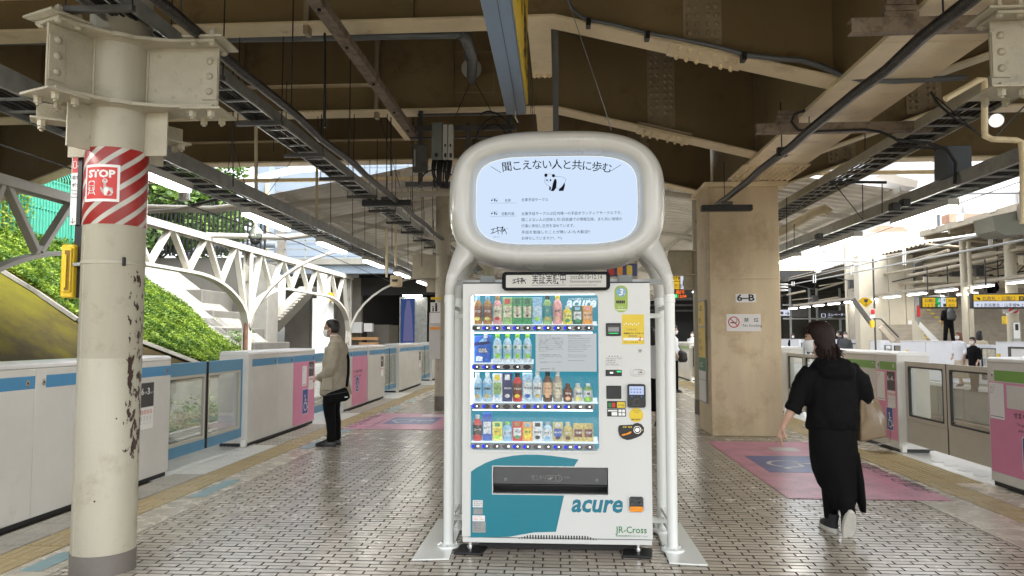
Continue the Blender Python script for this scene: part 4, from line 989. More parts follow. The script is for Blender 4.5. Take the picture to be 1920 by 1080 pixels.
make('lock_core',M['black'],o,lambda m:m.fbox(Fm,a1 - .042,a1 - .026,(b0 + b1) / 2 - .003,(b0 + b1) / 2 + .003,.014,.0146))
o,a0,b0,a1,b1 = panel('black_cover',61,695,161,784,'black',.006,.003)
o,a0,b0,a1,b1 = panel('card_reader',203,684,323,841,'black',.022,.014)
make('reader_screen',M['lcd'],o,lambda m:m.prism(Fm,rrect(a0 + .012,a1 - .012,b1 - .070,b1 - .014,.003),.022,.0232))
make('screen_icons',M['blueink'],o,lambda m:[m.fbox(Fm,a0 + .02 + i * .02,a0 + .03 + i * .02,b1 - .036 - j * .02,b1 - .030 - j * .02,.0232,.0238) for i in range(4) for j in range(2)])
make('reader_pad',M['smoke'],o,lambda m:m.ring(Fm,circ((a0 + a1) / 2,b0 + .036,.026,24),circ((a0 + a1) / 2,b0 + .036,.020,24),.022,.0235))
make('blue_light',M['bluedot'],o,lambda m:[m.prism(Fm,circ(x,b1 - .083,.003,8),.022,.0235) for x in (a0 + .028,a1 - .028)])
o,a0,b0,a1,b1 = panel('payment_sticker',66,799,191,850,'black',.0018,.004)
make('logo_tile',M['stickyel'],o,lambda m:m.prism(Fm,rrect(a1 - .058,a1 - .004,b0 + .006,b1 - .006,.003),.0018,.0026))
make('logo_tile',M['redink'],o,lambda m:m.prism(Fm,rrect(a0 + .034,a0 + .054,b0 + .008,b1 - .012,.003),.0018,.0026))
make('logo_tile',M['greenink'],o,lambda m:m.prism(Fm,rrect(a0 + .008,a0 + .030,b0 + .008,b1 - .012,.003),.0018,.0026))
make('sticker_print',M['ink'],o,lambda m:text(m,Fm,'O·Edy',a1 - .055,b0 + .018,.018,d=.003))
o,a0,b0,a1,b1 = panel('service_sticker',66,853,193,903,'black',.0018,.004)
make('white_tiles',M['paper'],o,lambda m:[m.fbox(Fm,a0 + .005,a0 + .068,b1 - .016,b1 - .006,.0018,.0026)] + [m.fbox(Fm,a0 + .076 + i * .024,a0 + .096 + i * .024,b0 + .006 + j * .022,b0 + .024 + j * .022,.0018,.0026) for i in range(2) for j in range(2)] + [m.fbox(Fm,a0 + .03,a0 + .068,b0 + .006,b1 - .020,.0018,.0026)])
a,b = c4(262,893)
o = make('round_sticker',M['stickyel'],vm,lambda m:m.prism(Fm,circ(a,b,.047,28),.0006,.002))
make('sticker_print',M['ink'],o,lambda m:[text(m,Fm,'JRE POINT',a - .032,b - .034,.013,d=.0026,bold=.03),text(m,Fm,'ポイントが',a - .024,b + .026,.011,d=.0026),text(m,Fm,'たまる',a - .016,b + .014,.011,d=.0026)])
cp = [c4(*p) for p in [(142,972),(150,962),(240,958),(252,950),(272,946),(298,956),(314,978),(314,1008),(296,1030),(262,1046),(228,1058),(200,1062),(168,1050),(148,1028),(141,1000)]]
o = make('coin_panel',M['black'],vm,lambda m:m.prism(Fm,cp,.0005,.008),bevel=.003)
a,b = c4(269,992);make('coin_slot_ring',M['chrome'],o,lambda m:[m.ring(Fm,circ(a,b,.026,24),circ(a,b,.021,24),.008,.012),m.prism(Fm,circ(a,b,.015,20),.008,.011)],bevel=.001)
lv = [c4(*p) for p in [(160,1027),(168,1019),(196,1014),(210,1006),(226,1000),(230,1008),(216,1020),(196,1026),(170,1034)]]
make('return_lever',M['orangeink'],o,lambda m:m.prism(Fm,lv,.008,.020),bevel=.003)
make('panel_print',M['stickyel'],o,lambda m:[text(m,Fm,'返却 · 取消',*c4(170,978),.013,d=.009,bold=.02),m.prism(Fm,[c4(300,990),c4(310,994),c4(300,998)],.008,.0088)])
# ---- header sign on top of the machine
M['frameblack'] = mat('matt_black_frame',(.008,.008,.009),.6,vary=0,spec=.15)
hd = thing('header_sign','black framed header sign reading 実証実験中 on top of the vending machine','sign',(0,MY - .02,1.86))
Fh = F_front(0,MY - .045,0)
def c3(x,y):q = at(860 + x / 3,500 + y / 3,MY - .045);return q.x,q.z
a0,b0 = c3(243,133);a1,b1 = c3(852,26)
make('frame',M['frameblack'],hd,lambda m:m.prism(Fh,rrect(a0,a1,b0,b1,.03,5),-.04,0),bevel=.006)
p0 = c3(266,118);p1 = c3(829,45)
M['cardgrey'] = mat('sign_card',(.55,.54,.50),.5,vary=.02)
make('card',M['cardgrey'],hd,lambda m:m.prism(Fh,rrect(p0[0],p1[0],p0[1],p1[1],.006),.0005,.003))
HLOGO = [[(362,722),(392,714)],[(378,718),(374,744)],[(360,748),(392,740)],[(396,716),(418,706)],[(392,736),(420,726)],[(404,700),(412,752)],[(420,712),(440,704),(432,730)],[(422,726),(434,738)],[(444,700),(436,754)],[(440,722),(456,730)],[(446,736),(454,714),(468,752)],[(468,712),(472,716)]]
def hdt(m):
 for q in HLOGO:m.stroke(Fh,[c3(300 + (a - 358) * .70,62 + (b - 700) * .66) for a,b in q],.0052,.003,.0038)
 x,z = c3(412,92);w_ = textw('実証実験中',.082);text(m,Fh,'実証実験中',x,z,.082,d=.0036,sx=(c3(602,0)[0] - x) / w_,bold=.006)
 x,z = c3(626,70);text(m,Fh,'2022',x,z,.030,d=.0036,sx=1.1)
 x,z = c3(674,70);w_ = textw('06.15▸12.14',.04);text(m,Fh,'06.15▸12.14',x,z,.042,d=.0036,sx=(c3(800,0)[0] - x) / w_)
 x,z = c3(626,90);w_ = textw('Demonstration experiment',.026);text(m,Fh,'Demonstration experiment',x,z,.026,d=.0036,sx=(c3(800,0)[0] - x) / w_)
 x,z = c3(412,104);m.fbox(Fh,x,x + .23,z - .002,z,.003,.0036);m.fbox(Fh,x + .25,x + .44,z - .002,z,.003,.0036)
make('lettering',M['ink'],hd,hdt)
# ================================================================== ARCHED SCREEN UNIT
sc = thing('screen_arch','glossy white rounded screen unit on tube legs standing over the vending machine','display stand',(0,5.2,0))
SC_Y = 5.45                     # centre plane of the shell
def sell(cx,cz,rx,rz,p,t):c,s = math.cos(t),math.sin(t);return cx + rx * abs(c) ** (2 / p) * (1 if c >= 0 else -1),cz + rz * abs(s) ** (2 / p) * (1 if s >= 0 else -1)
m = MB();n = 96
# rounded ring: loops from front rim of the opening round the outside to the back
prof = [(0,-.120),(.01,-.175),(.04,-.215),(.09,-.24),(.18,-.257),(.30,-.266),(.42,-.27),(.54,-.268),(.64,-.26),(.73,-.243),(.81,-.217),(.88,-.18),(.94,-.13),(.98,-.065),(1,0),(.985,.05),(.94,.11),(.86,.17),(.75,.22),(.6,.25),(.4,.26),(0,.26)]
CZ,CXs = 2.452,-.004
loops = []
for (t_,d_) in prof:
 lp = []
 for k in range(n):
  a = 2 * math.pi * k / n
  xo,zo = sell(CXs,CZ,.790,.516,3.0,a);xi,zi = sell(CXs,CZ,.590,.327,4.2,a)
  lp.append((xi + (xo - xi) * t_,SC_Y + d_,zi + (zo - zi) * t_))
 loops.append(lp)
vs = [p for lp in loops for p in lp]
fs = [(i * n + k,(i + 1) * n + k,(i + 1) * n + (k + 1) % n,i * n + (k + 1) % n) for i in range(len(loops) - 1) for k in range(n)]
fs += [tuple(k for k in range(n))[::1],tuple((len(loops) - 1) * n + k for k in range(n - 1,-1,-1))]
m.add(vs,[f[::-1] for f in fs])
for sx in (-1,1):
 for yo,rr in ((-.235,.05),(.26,.046)):
  pts = [];rad = []
  for (x,z,r_) in ((.60,2.20,.11),(.655,2.10,.095),(.700,2.02,.070),(.733,1.95,.053),(.754,1.885,.044),(.766,1.83,.039),(.77,1.74,.0365)):
   pts.append((sx * x + .010,SC_Y + yo * (1 if z < 1.9 else .85 if z < 2 else .7 if z < 2.05 else .4),z));rad.append(r_)
  m.tube(pts,rad,16)
sh = m.build('shell',M['bodywhite'],sc)
rm = sh.modifiers.new('remesh','REMESH');rm.mode = 'VOXEL';rm.voxel_size = .010;rm.use_smooth_shade = True
sm = sh.modifiers.new('smooth','SMOOTH');sm.iterations = 13;sm.factor = .5
# legs
for sx in (-1,1):
 for yo in (-.235,.26):
  x,y = sx * .77 + .010,SC_Y + yo
  lg = make('leg',M['tubewhite'],sc,lambda m:m.lathe((x,y,0),[(.0365,.022),(.0365,1.76)],24),smooth=40)
  make('leg_sleeve',M['tubewhite'],lg,lambda m:m.lathe((x,y,1.70),[(.0372,0),(.0392,.003),(.0392,.05),(.0372,.053)],24),smooth=30)
  make('leg_flange',M['tubewhite'],lg,lambda m:m.lathe((x,y,0),[(.078,.014),(.078,.026),(.048,.030),(.043,.036)],24),smooth=30)
  for k in range(3):
   a = R(-90 + k * 120);make('bolt',M['chrome'],lg,lambda m:m.lathe((x + .060 * math.cos(a),y + .060 * math.sin(a),.026),[(.009,0),(.009,.012)],6))
 pl = [(sx * .715 + .0,4.93),(sx * .955,4.90),(sx * .955,5.98),(sx * .745,5.98)]
 make('base_plate',M['tubewhite'],sc,lambda m:m.prism(F_floor(0,0,0),pl,.003,.014),bevel=.003)
 for z in (.10,.17,1.66):
  make('cross_tie',M['tubewhite'],sc,lambda m:[m.box(sx * .77 - .005,sx * .77 + .025,SC_Y - .235,SC_Y + .26,z,z + .03)],bevel=.003)
 make('side_tie',M['tubewhite'],sc,lambda m:[m.box(min(sx * .64,sx * .765),max(sx * .64,sx * .765),SC_Y + .02,SC_Y + .06,z,z + .035) for z in (.13,1.60)],bevel=.003)
make('top_beam',M['gal'],sc,lambda m:[m.box(-.77,.78,5.45,5.49,1.845,1.885)])
for x in (-.50,.48):make('junction_box',M['cabinet'],sc,lambda m:m.box(x - .05,x + .05,5.25,5.33,1.84,1.90),bevel=.004)
M['gal2'] = M['gal']
# the lit screen
M['screen'] = emit('lit_screen',(.66,.80,1.0),.98)
SYF = SC_Y - .128
spts = [sell(CXs,CZ,.586,.323,4.2,2 * math.pi * k / 96) for k in range(96)]
Fsn = F_front(0,SYF,0)
scr = make('screen',M['screen'],sc,lambda m:m.prism(Fsn,spts,-.02,0))
make('screen_edge',M['whiteglow'] if False else emit('screen_edge_glow',(.9,.97,1),1.0),scr,lambda m:m.ring(Fsn,[sell(CXs,CZ,.5865,.3235,4.2,2 * math.pi * k / 96) for k in range(96)],[sell(CXs,CZ,.5805,.3175,4.2,2 * math.pi * k / 96) for k in range(96)],.0002,.0012))
def c8(x,y):q = at(820 + x / 3.6,230 + y / 3.6,SYF);return q.x,q.z
M['scink'] = mat('screen_dark_print',(.004,.004,.01),.6,vary=0,spec=.1)
def arch_title(m):
 s = '聞こえない人と共に歩む';xs = np.linspace(432,1168,12)[:11] + 4
 for i,ch in enumerate(s):
  u = (i - 5) / 5;y = 308 + 20 * u * u + 0;x,z = c8(xs[i],y);ang = -u * R(7)
  F2 = Fsn.rot(x,z,ang);w_ = .062
  text(m,F2,ch,0,0,.079,d=.0014,bold=.004)
 m.stroke(Fsn,[c8(361,296),c8(430,338)],.003,.0004,.0014);m.stroke(Fsn,[c8(1168,328),c8(1240,284)],.003,.0004,.0014)
make('title_lettering',M['scink'],scr,arch_title)
def body_text(m):
 S_ = [(567,530,'台東手話サークル',.027,747),(455,534,'名称',.026,496),(430,624,'活動内容',.026,520),(567,624,'台東手話サークルは区内唯一の手話ボランティアサークルです。',.027,1240),
   (567,665,'聞こえない人の団体と月1回会議での情報交換、また共に地域の',.027,1240),(567,707,'行事に参加し交流を深めています。',.027,922),(567,749,'手話を勉強したことが無い人!も大歓迎!!',.027,1025),(567,790,'お待ちしています(*^。^*)',.027,835)]
 for x,y,s,sz,xe in S_:
  a,b = c8(x,y);w_ = textw(s,sz);text(m,Fsn,s,a,b,sz,d=.0014,sx=(c8(xe,0)[0] - a) / w_)
 for yy in (543,632):a,b = c8(358,yy);m.fbox(Fsn,a,c8(536,0)[0],b - .0012,b,.0004,.0012)
make('body_lettering',M['scink'],scr,body_text)
def strokes(m,P,F,conv,wd):
 for q in P:m.stroke(F,[conv(*p) for p in q],wd,.0004,.0014)
LOGO = HLOGO
make('logo_lettering',M['scink'],scr,lambda m:[strokes(m,LOGO,Fsn,c8,.0045),text(m,Fsn,'EKIMATOPE',*c8(378,775),.009,d=.0014)])
def panda(m):
 def P(pts):m.prism(Fsn,[c8(*p) for p in pts],.0004,.0014)
 def E(cx,cy,rx,ry):x,z = c8(cx,cy);m.prism(Fsn,circ(x,z,rx / 3.6 / 262,14,ry / 3.6 / 262),.0004,.0014)
 E(733,355,11,12);E(784,358,11,11);E(740,388,5,6);E(764,388,6,7);E(748,396,3,2)
 P([(790,382),(802,380),(806,400),(802,440),(786,462),(766,462),(774,440),(780,410)])
 P([(756,428),(768,436),(764,458),(755,455)])
 P([(858,404),(862,420),(852,460),(820,462),(822,448),(842,430)])
 m.stroke(Fsn,[c8(*p) for p in [(733,345),(728,372),(724,398),(738,418),(756,428)]],.0016,.0004,.0012)
 m.stroke(Fsn,[c8(*p) for p in [(740,348),(760,346),(778,350)]],.0016,.0004,.0012)
 m.stroke(Fsn,[c8(*p) for p in [(793,364),(820,362),(848,368),(870,384),(864,396),(858,406)]],.0016,.0004,.0012)
 m.stroke(Fsn,[c8(*p) for p in [(804,436),(822,450)]],.0016,.0004,.0012)
make('panda_drawing',M['scink'],scr,panda)
def minip(m):
 for yy in (524,613):
  for (cx,cy,rx,ry) in ((368,yy,6,6),(388,yy - 2,5,12),(376,yy - 10,3,3),(400,yy + 4,4,6)):
   x,z = c8(cx,cy);m.prism(Fsn,circ(x,z,rx / 1011,10,ry / 1011),.0004,.0014)
  m.stroke(Fsn,[c8(394,yy - 14),c8(404,yy - 12),c8(410,yy - 2),c8(406,yy + 6)],.001,.0004,.0012)
make('bullet_drawings',M['scink'],scr,minip)
# ================================================================== FOREGROUND COLUMN
CXc,CYc,CR = -2.87,4.62,.185
M['peelpaint'] = mat('peeling_column_paint',(.41,.385,.305),.42,vary=.12,scale=2.5,bump=.25,bscale=25,dirt=.34,dirtcol=(.25,.215,.14),dscale=4,spec=.4,streak=True)
def add_peel(m_):
 nt = m_.node_tree;p = [n for n in nt.nodes if n.type == 'BSDF_PRINCIPLED'][0]
 src = p.inputs['Base Color'].links[0].from_socket
 geo = nt.nodes.new('ShaderNodeNewGeometry');sp = nt.nodes.new('ShaderNodeSeparateXYZ');L(nt,geo.outputs['Position'],sp.inputs[0])
 mp_ = nt.nodes.new('ShaderNodeMapping');mp_.inputs['Scale'].default_value = (1,1,.55);L(nt,geo.outputs['Position'],mp_.inputs[0])
 n1 = nt.nodes.new('ShaderNodeTexNoise');n1.inputs['Scale'].default_value = 24;n1.inputs['Detail'].default_value = 10;n1.inputs['Roughness'].default_value = .62;L(nt,mp_.outputs[0],n1.inputs['Vector'])
 # the flaking runs down one side of the column (towards the middle of the platform)
 gx = nt.nodes.new('ShaderNodeMapRange');gx.inputs[1].default_value = CXc + .135;gx.inputs[2].default_value = CXc + .17;L(nt,sp.outputs[0],gx.inputs[0])
 z1 = nt.nodes.new('ShaderNodeMapRange');z1.inputs[1].default_value = .55;z1.inputs[2].default_value = .75;L(nt,sp.outputs[2],z1.inputs[0])
 z2 = nt.nodes.new('ShaderNodeMapRange');z2.inputs[1].default_value = 2.0;z2.inputs[2].default_value = 1.85;L(nt,sp.outputs[2],z2.inputs[0])
 m1 = nt.nodes.new('ShaderNodeMath');m1.operation = 'MULTIPLY';L(nt,gx.outputs[0],m1.inputs[0]);L(nt,z1.outputs[0],m1.inputs[1])
 m2 = nt.nodes.new('ShaderNodeMath');m2.operation = 'MULTIPLY';L(nt,m1.outputs[0],m2.inputs[0]);L(nt,z2.outputs[0],m2.inputs[1])
 m3 = nt.nodes.new('ShaderNodeMath');m3.operation = 'MULTIPLY_ADD';L(nt,m2.outputs[0],m3.inputs[0]);m3.inputs[1].default_value = .34;L(nt,n1.outputs[0],m3.inputs[2])
 cr = nt.nodes.new('ShaderNodeMapRange');cr.inputs[1].default_value = .868;cr.inputs[2].default_value = .878;L(nt,m3.outputs[0],cr.inputs[0])
 # scattered small chips
 n2 = nt.nodes.new('ShaderNodeTexVoronoi');n2.inputs['Scale'].default_value = 11;L(nt,geo.outputs['Position'],n2.inputs['Vector'])
 ch = nt.nodes.new('ShaderNodeMapRange');ch.inputs[1].default_value = .085;ch.inputs[2].default_value = .07;L(nt,n2.outputs['Distance'],ch.inputs[0])
 vr = nt.nodes.new('ShaderNodeSeparateColor');L(nt,n2.outputs['Color'],vr.inputs[0])
 cg = nt.nodes.new('ShaderNodeMath');cg.operation = 'GREATER_THAN';cg.inputs[1].default_value = .78;L(nt,vr.outputs[0],cg.inputs[0])
 cm = nt.nodes.new('ShaderNodeMath');cm.operation = 'MULTIPLY';L(nt,ch.outputs[0],cm.inputs[0]);L(nt,cg.outputs[0],cm.inputs[1])
 mx = nt.nodes.new('ShaderNodeMath');mx.operation = 'MAXIMUM';L(nt,cr.outputs[0],mx.inputs[0]);L(nt,cm.outputs[0],mx.inputs[1])
 x = nt.nodes.new('ShaderNodeMix');x.data_type = 'RGBA';L(nt,mx.outputs[0],x.inputs[0]);L(nt,src,x.inputs[6]);x.inputs[7].default_value = (.045,.022,.016,1)
 L(nt,x.outputs[2],p.inputs['Base Color'])
 b = [n for n in nt.nodes if n.type == 'BUMP']
 if b:
  b2 = nt.nodes.new('ShaderNodeBump');b2.inputs['Strength'].default_value = .8;b2.inputs['Distance'].default_value = .004;b2.invert = True
  L(nt,mx.outputs[0],b2.inputs['Height']);L(nt,b[0].outputs[0],b2.inputs['Normal']);L(nt,b2.outputs[0],p.inputs['Normal'])
add_peel(M['peelpaint'])
colm = thing('steel_column','thick cream round column in the left foreground with red striped STOP wrap and peeling paint','column',(CXc,CYc,0),'cream steel platform columns')
make('shaft',M['peelpaint'],colm,lambda m:m.lathe((CXc,CYc,0),[(CR,.10),(CR,1.325),(CR - .0015,1.328),(CR - .0015,1.331),(CR,1.334),(CR,6.4)],72,cap=False),smooth=30)
make('base_band',M['basegrey'],colm,lambda m:m.lathe((CXc,CYc,0),[(CR + .004,0),(CR + .004,.124),(CR,.126)],72),smooth=30)
make('weld_seam',M['peelpaint'],colm,lambda m:m.tube([(CXc - .095,CYc - CR * .86 + .001,z) for z in (.12,.8,1.5,2.1)],.004,6))
def cylwarp(r,th0=-90.0):
 """u metres round the column (0 = facing the camera side), v height"""
 return lambda x,y,d:Vector((CXc + (r + d) * math.cos(R(th0) + x / r),CYc + (r + d) * math.sin(R(th0) + x / r),y))
def cpatch(m,a0,a1,b0,b1,d,wp,n=14,mi=0):
 vs = [];fs = []
 for i in range(n + 1):
  a = a0 + (a1 - a0) * i / n;vs += [wp(a,b0,d),wp(a,b1,d)]
 fs = [(2 * i,2 * i + 2,2 * i + 3,2 * i + 1) for i in range(n)]
 return m.add(vs,fs,mi)
WZ = (2.172,2.662)
def stripemat():
 m_,nt,out = newmat('red_white_hazard_wrap');p = nt.nodes.new('ShaderNodeBsdfPrincipled');L(nt,p.outputs[0],out.inputs[0]);p.inputs['Roughness'].default_value = .3
 tc = nt.nodes.new('ShaderNodeTexCoord');sp = nt.nodes.new('ShaderNodeSeparateXYZ');L(nt,tc.outputs['Object'],sp.inputs[0])
 at2 = nt.nodes.new('ShaderNodeMath');at2.operation = 'ARCTAN2';L(nt,sp.outputs[1],at2.inputs[0]);L(nt,sp.outputs[0],at2.inputs[1])
 k = nt.nodes.new('ShaderNodeMath');k.operation = 'MULTIPLY';k.inputs[1].default_value = CR * .80;L(nt,at2.outputs[0],k.inputs[0])
 s = nt.nodes.new('ShaderNodeMath');s.operation = 'SUBTRACT';L(nt,sp.outputs[2],s.inputs[0]);L(nt,k.outputs[0],s.inputs[1])
 d = nt.nodes.new('ShaderNodeMath');d.operation = 'DIVIDE';d.inputs[1].default_value = 2 * math.pi * CR * .80 / 8;L(nt,s.outputs[0],d.inputs[0])
 f = nt.nodes.new('ShaderNodeMath');f.operation = 'FRACT';L(nt,d.outputs[0],f.inputs[0])
 g_ = nt.nodes.new('ShaderNodeMath');g_.operation = 'GREATER_THAN';g_.inputs[1].default_value = .68;L(nt,f.outputs[0],g_.inputs[0])
 x = nt.nodes.new('ShaderNodeMix');x.data_type = 'RGBA';L(nt,g_.outputs[0],x.inputs[0]);x.inputs[6].default_value = (.30,.018,.014,1);x.inputs[7].default_value = (.50,.49,.44,1)
 n = nt.nodes.new('ShaderNodeTexNoise');n.inputs['Scale'].default_value = 9;n.inputs['Detail'].default_value = 6;L(nt,tc.outputs['Object'],n.inputs['Vector'])
 mr = nt.nodes.new('ShaderNodeMapRange');mr.inputs[1].default_value = .3;mr.inputs[2].default_value = .7;mr.inputs[3].default_value = .8;mr.inputs[4].default_value = 1.1;L(nt,n.outputs[0],mr.inputs[0])
 sc_ = nt.nodes.new('ShaderNodeVectorMath');sc_.operation = 'SCALE';L(nt,x.outputs[2],sc_.inputs[0]);L(nt,mr.outputs[0],sc_.inputs['Scale']);L(nt,sc_.outputs[0],p.inputs['Base Color'])
 b = nt.nodes.new('ShaderNodeBump');b.inputs['Strength'].default_value = .12;b.inputs['Distance'].default_value = .01;L(nt,n.outputs[0],b.inputs['Height']);L(nt,b.outputs[0],p.inputs['Normal']);return m_
M['stripes'] = stripemat()
wrap = make('hazard_wrap',M['stripes'],colm,lambda m:m.lathe((CXc,CYc,0),[(CR + .002,WZ[0]),(CR + .003,WZ[0] + .004),(CR + .003,WZ[1] - .004),(CR + .002,WZ[1])],72,cap=False),smooth=True)
wp = cylwarp(CR)
# stop plate: where the photograph shows it, slightly left of the nearest line of the column
stp = make('stop_sticker',M['paper'],colm,lambda m:cpatch(m,-.102,.122,2.312,2.547,.004,wp,18))
make('red_square',M['redink'],stp,lambda m:cpatch(m,-.087,.107,2.329,2.530,.0052,wp,18))
def stoptxt(m):
 w_ = textw('STOP',.06,bold=.045);s = .155 / w_
 text(m,None,'STOP',-.097 + .028,2.385 + .081,.064,d=.0064,bold=.045,sx=s,warp=wp)
 K = Fr((0,0,0),(1,0,0),(0,1,0));q = MB()
 # train
 q.ring(K,rrect(-.098,-.048,2.298,2.362,.012,3),rrect(-.091,-.055,2.305,2.355,.008,3),0,.001)
 q.fbox(K,-.092,-.054,2.328,2.333,0,.001);q.prism(K,circ(-.086,2.316,.005,8),0,.001);q.prism(K,circ(-.061,2.316,.005,8),0,.001)
 q.stroke(K,[(-.088,2.297),(-.100,2.272)],.006,0,.001);q.stroke(K,[(-.058,2.297),(-.046,2.272)],.006,0,.001);q.stroke(K,[(-.094,2.284),(-.052,2.284)],.006,0,.001)
 # pointing hand and button
 q.ring(K,circ(.012,2.360,.015,14),circ(.012,2.360,.009,14),0,.001)
 q.prism(K,[(.005,2.362),(.019,2.362),(.019,2.325),(.055,2.318),(.060,2.290),(.050,2.268),(.012,2.268),(-.004,2.290),(-.016,2.318),(-.008,2.322),(.005,2.304)],0,.001)
 m.add([wp(a + .028,b + .081,.0064) for a,b,c in q.v],q.f)
make('stop_lettering',M['paper'],stp,stoptxt)
make('clamp_band',M['peelpaint'],colm,lambda m:m.lathe((CXc,CYc,0),[(CR + .001,1.922),(CR + .004,1.924),(CR + .004,1.942),(CR + .001,1.944)],72,cap=False),smooth=40)
make('band_clasp',M['ink'],colm,lambda m:[m.box(CXc + .142,CXc + .155,CYc - .140,CYc - .118,1.91,1.965)],bevel=.002)
# rotated beam joint high on the column
def joint(cx,cy,angs,parent,r=CR,topz=3.36,botz=2.93):
 """two I-section stubs welded to the column, with bolted end plates"""
 t = parent;J = M['jointpaint'];wE = .115
 for z in (topz,botz):make('ring_flange',J,t,lambda m:m.lathe((cx,cy,0),[(r + .001,z - .001),(r + .07,z - .001),(r + .07,z + .0235),(r + .001,z + .0235)],48,cap=False),smooth=30)
 for (ang,Lh) in angs:
  u = Vector((math.cos(ang),math.sin(ang),0));v = Vector((-u.y,u.x,0));Fz = Fr((cx,cy,0),u,v);Fw = Fr((cx,cy,0),u,(0,0,1))
  for nm,z in (('top_flange',topz),('bottom_flange',botz)):
   c = (r + .068)
   P = [(Lh,-wE),(Lh,wE),(r + .20,wE),(r + .10,wE + .03),(c * .72,c * .70),(c * .60,c * .60),(c * .60,-c * .60),(c * .72,-c * .70),(r + .10,-wE - .03),(r + .20,-wE)]
   make(nm,J,t,lambda m:m.prism(Fz,P,z,z + .022),bevel=.004)
   make('end_plate',J,t,lambda m:m.fbox(Fz,Lh - .20,Lh + .06,-.14,.14,z + (.024 if z == topz else -.016),z + (.040 if z == topz else -.0015)),bevel=.003)
   for i in range(2):
    for j in (-.085,.085):
     bolt(B_jdome if z == topz else B_jhex,t,Fz.pt(Lh - .14 + i * .12,j,z + (-.001 if z == topz else -.016)),(0,0,-1))
     if z == topz:bolt(B_jhex,t,Fz.pt(Lh - .14 + i * .12,j,z + .04),(0,0,1))
  make('web_plate',J,t,lambda m:m.fbox(Fz,r - .01,Lh - .01,-.008,.008,botz + .0225,topz - .0005),bevel=.002)
  for sd in (-1,1):
   make('web_splice',J,t,lambda m:m.fbox(Fw,Lh - .115,Lh - .015,botz + .08,topz - .07,sd * .0085,sd * .018),bevel=.002)
   for k in range(3):bolt(B_jdome,t,Fw.pt(Lh - .065,botz + .135 + k * .10,sd * .018),Fw.n * sd)
  make('weld_bead',J,t,lambda m:[m.tube([Fz.pt(r + .004,s_ * .012,botz + .03),Fz.pt(r + .004,s_ * .012,topz - .01)],.008,6) for s_ in (-1,1)])
 for a in (0,180,245 if angs[0][0] > R(90) or len(angs) > 1 else 270,65):
  u = Vector((math.cos(R(a)),math.sin(R(a)),0));Fw = Fr((cx,cy,0),u,(0,0,1))
  make('gusset_plate',J,t,lambda m:m.prism(Fw,[(r - .01,botz - .29),(r + .15,botz - .29),(r + .15,botz - .06),(r + .15,botz - .0015),(r - .01,botz - .0015)],-.007,.007),bevel=.002)
 for a in (60,215):
  u = Vector((math.cos(R(a)),math.sin(R(a)),0));v = Vector((-u.y,u.x,0));Fz = Fr((cx,cy,0),u,v)
  make('cross_flange',J,t,lambda m:m.fbox(Fz,r + .02,r + .30,-.07,.07,botz - .12,botz - .105),bevel=.003)
  make('cross_web',J,t,lambda m:m.fbox(Fz,r - .01,r + .27,-.006,.006,botz - .1045,botz - .002),bevel=.002)
  for j in (-.04,.04):bolt(B_jhex,t,Fz.pt(r + .24,j,botz - .12),(0,0,-1))
 for z in (topz,botz):make('weld_collar',J,t,lambda m:m.lathe((cx,cy,0),[(r + .001,z - .014),(r + .024,z - .002),(r + .024,z - .0012)],48,cap=False),smooth=50)
joint(CXc,CYc,((R(2),.67),(R(247),.49)),colm)
# column at the right edge whose joint is in the picture, shaft outside it
cr2 = thing('steel_column','cream column at the right picture edge, only its bolted joint in view','column',(3.19,4.52,0),'cream steel platform columns')
make('shaft',M['colpaint'],cr2,lambda m:m.lathe((3.19,4.52,0),[(CR,0),(CR,6.4)],48,cap=False),smooth=30)
joint(3.19,4.52,((R(180),.60),(R(-65),.50)),cr2)
# emergency stop box and its board on the far side of the foreground column
t = thing('emergency_stop_box','yellow emergency stop button box on the left of the red striped column','alarm box',(-3.08,4.72,1.75))
bk = thing('black_mounting_rail','black upright rail strapped to the left side of the striped column','rail',(-3.03,4.66,1.6))
make('rail_body',M['black'],bk,lambda m:m.box(at(137,500,4.66).x,at(153,500,4.66).x,4.66,4.70,at(140,558,4.66).z,at(140,421,4.66).z),bevel=.003)
make('rail_edge',M['black'],bk,lambda m:m.box(at(148.5,350,4.68).x,at(156,350,4.68).x,4.66,4.68,at(150,424,4.66).z,at(150,276,4.66).z))
make('strap',M['gal'],bk,lambda m:m.box(at(134,490,4.6).x,at(150,490,4.6).x,4.61,4.65,1.924,1.945),bevel=.002)
def yb(px,py):q = at(px or 125,py or 500,4.62);return q.x,q.z
make('box_body',M['yellow'],t,lambda m:m.box(yb(113,0)[0],yb(137,0)[0],4.62,4.74,yb(0,558)[1],yb(0,458)[1]),bevel=.012)
make('box_lid',M['yellow'],t,lambda m:m.box(yb(119,0)[0],yb(136,0)[0],4.60,4.62,yb(0,548)[1],yb(0,465)[1]),bevel=.006)
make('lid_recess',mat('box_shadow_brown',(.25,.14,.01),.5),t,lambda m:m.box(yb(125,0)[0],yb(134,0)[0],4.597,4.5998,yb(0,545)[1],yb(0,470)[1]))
make('lid_bar',M['yellow'],t,lambda m:m.box(yb(126,0)[0],yb(130,0)[0],4.585,4.597,yb(0,540)[1],yb(0,478)[1]),bevel=.003)
t = thing('emergency_sign','narrow white board with red STOP square sticking out left of the striped column','sign',(-3.0,4.75,2.2))
def eb(px,py):q = at(px,py,4.74);return q.x,q.z
Fe2 = F_front(0,4.74,0);a0,b0 = eb(130,422);a1,b1 = eb(152,280)
make('board',M['paper'],t,lambda m:m.fbox(Fe2,a0,a1,b0,b1,-.015,0),bevel=.002)
make('red_square',M['redink'],t,lambda m:m.fbox(Fe2,a0 + .006,a1 - .006,b1 - .16,b1 - .015,.0004,.0012))
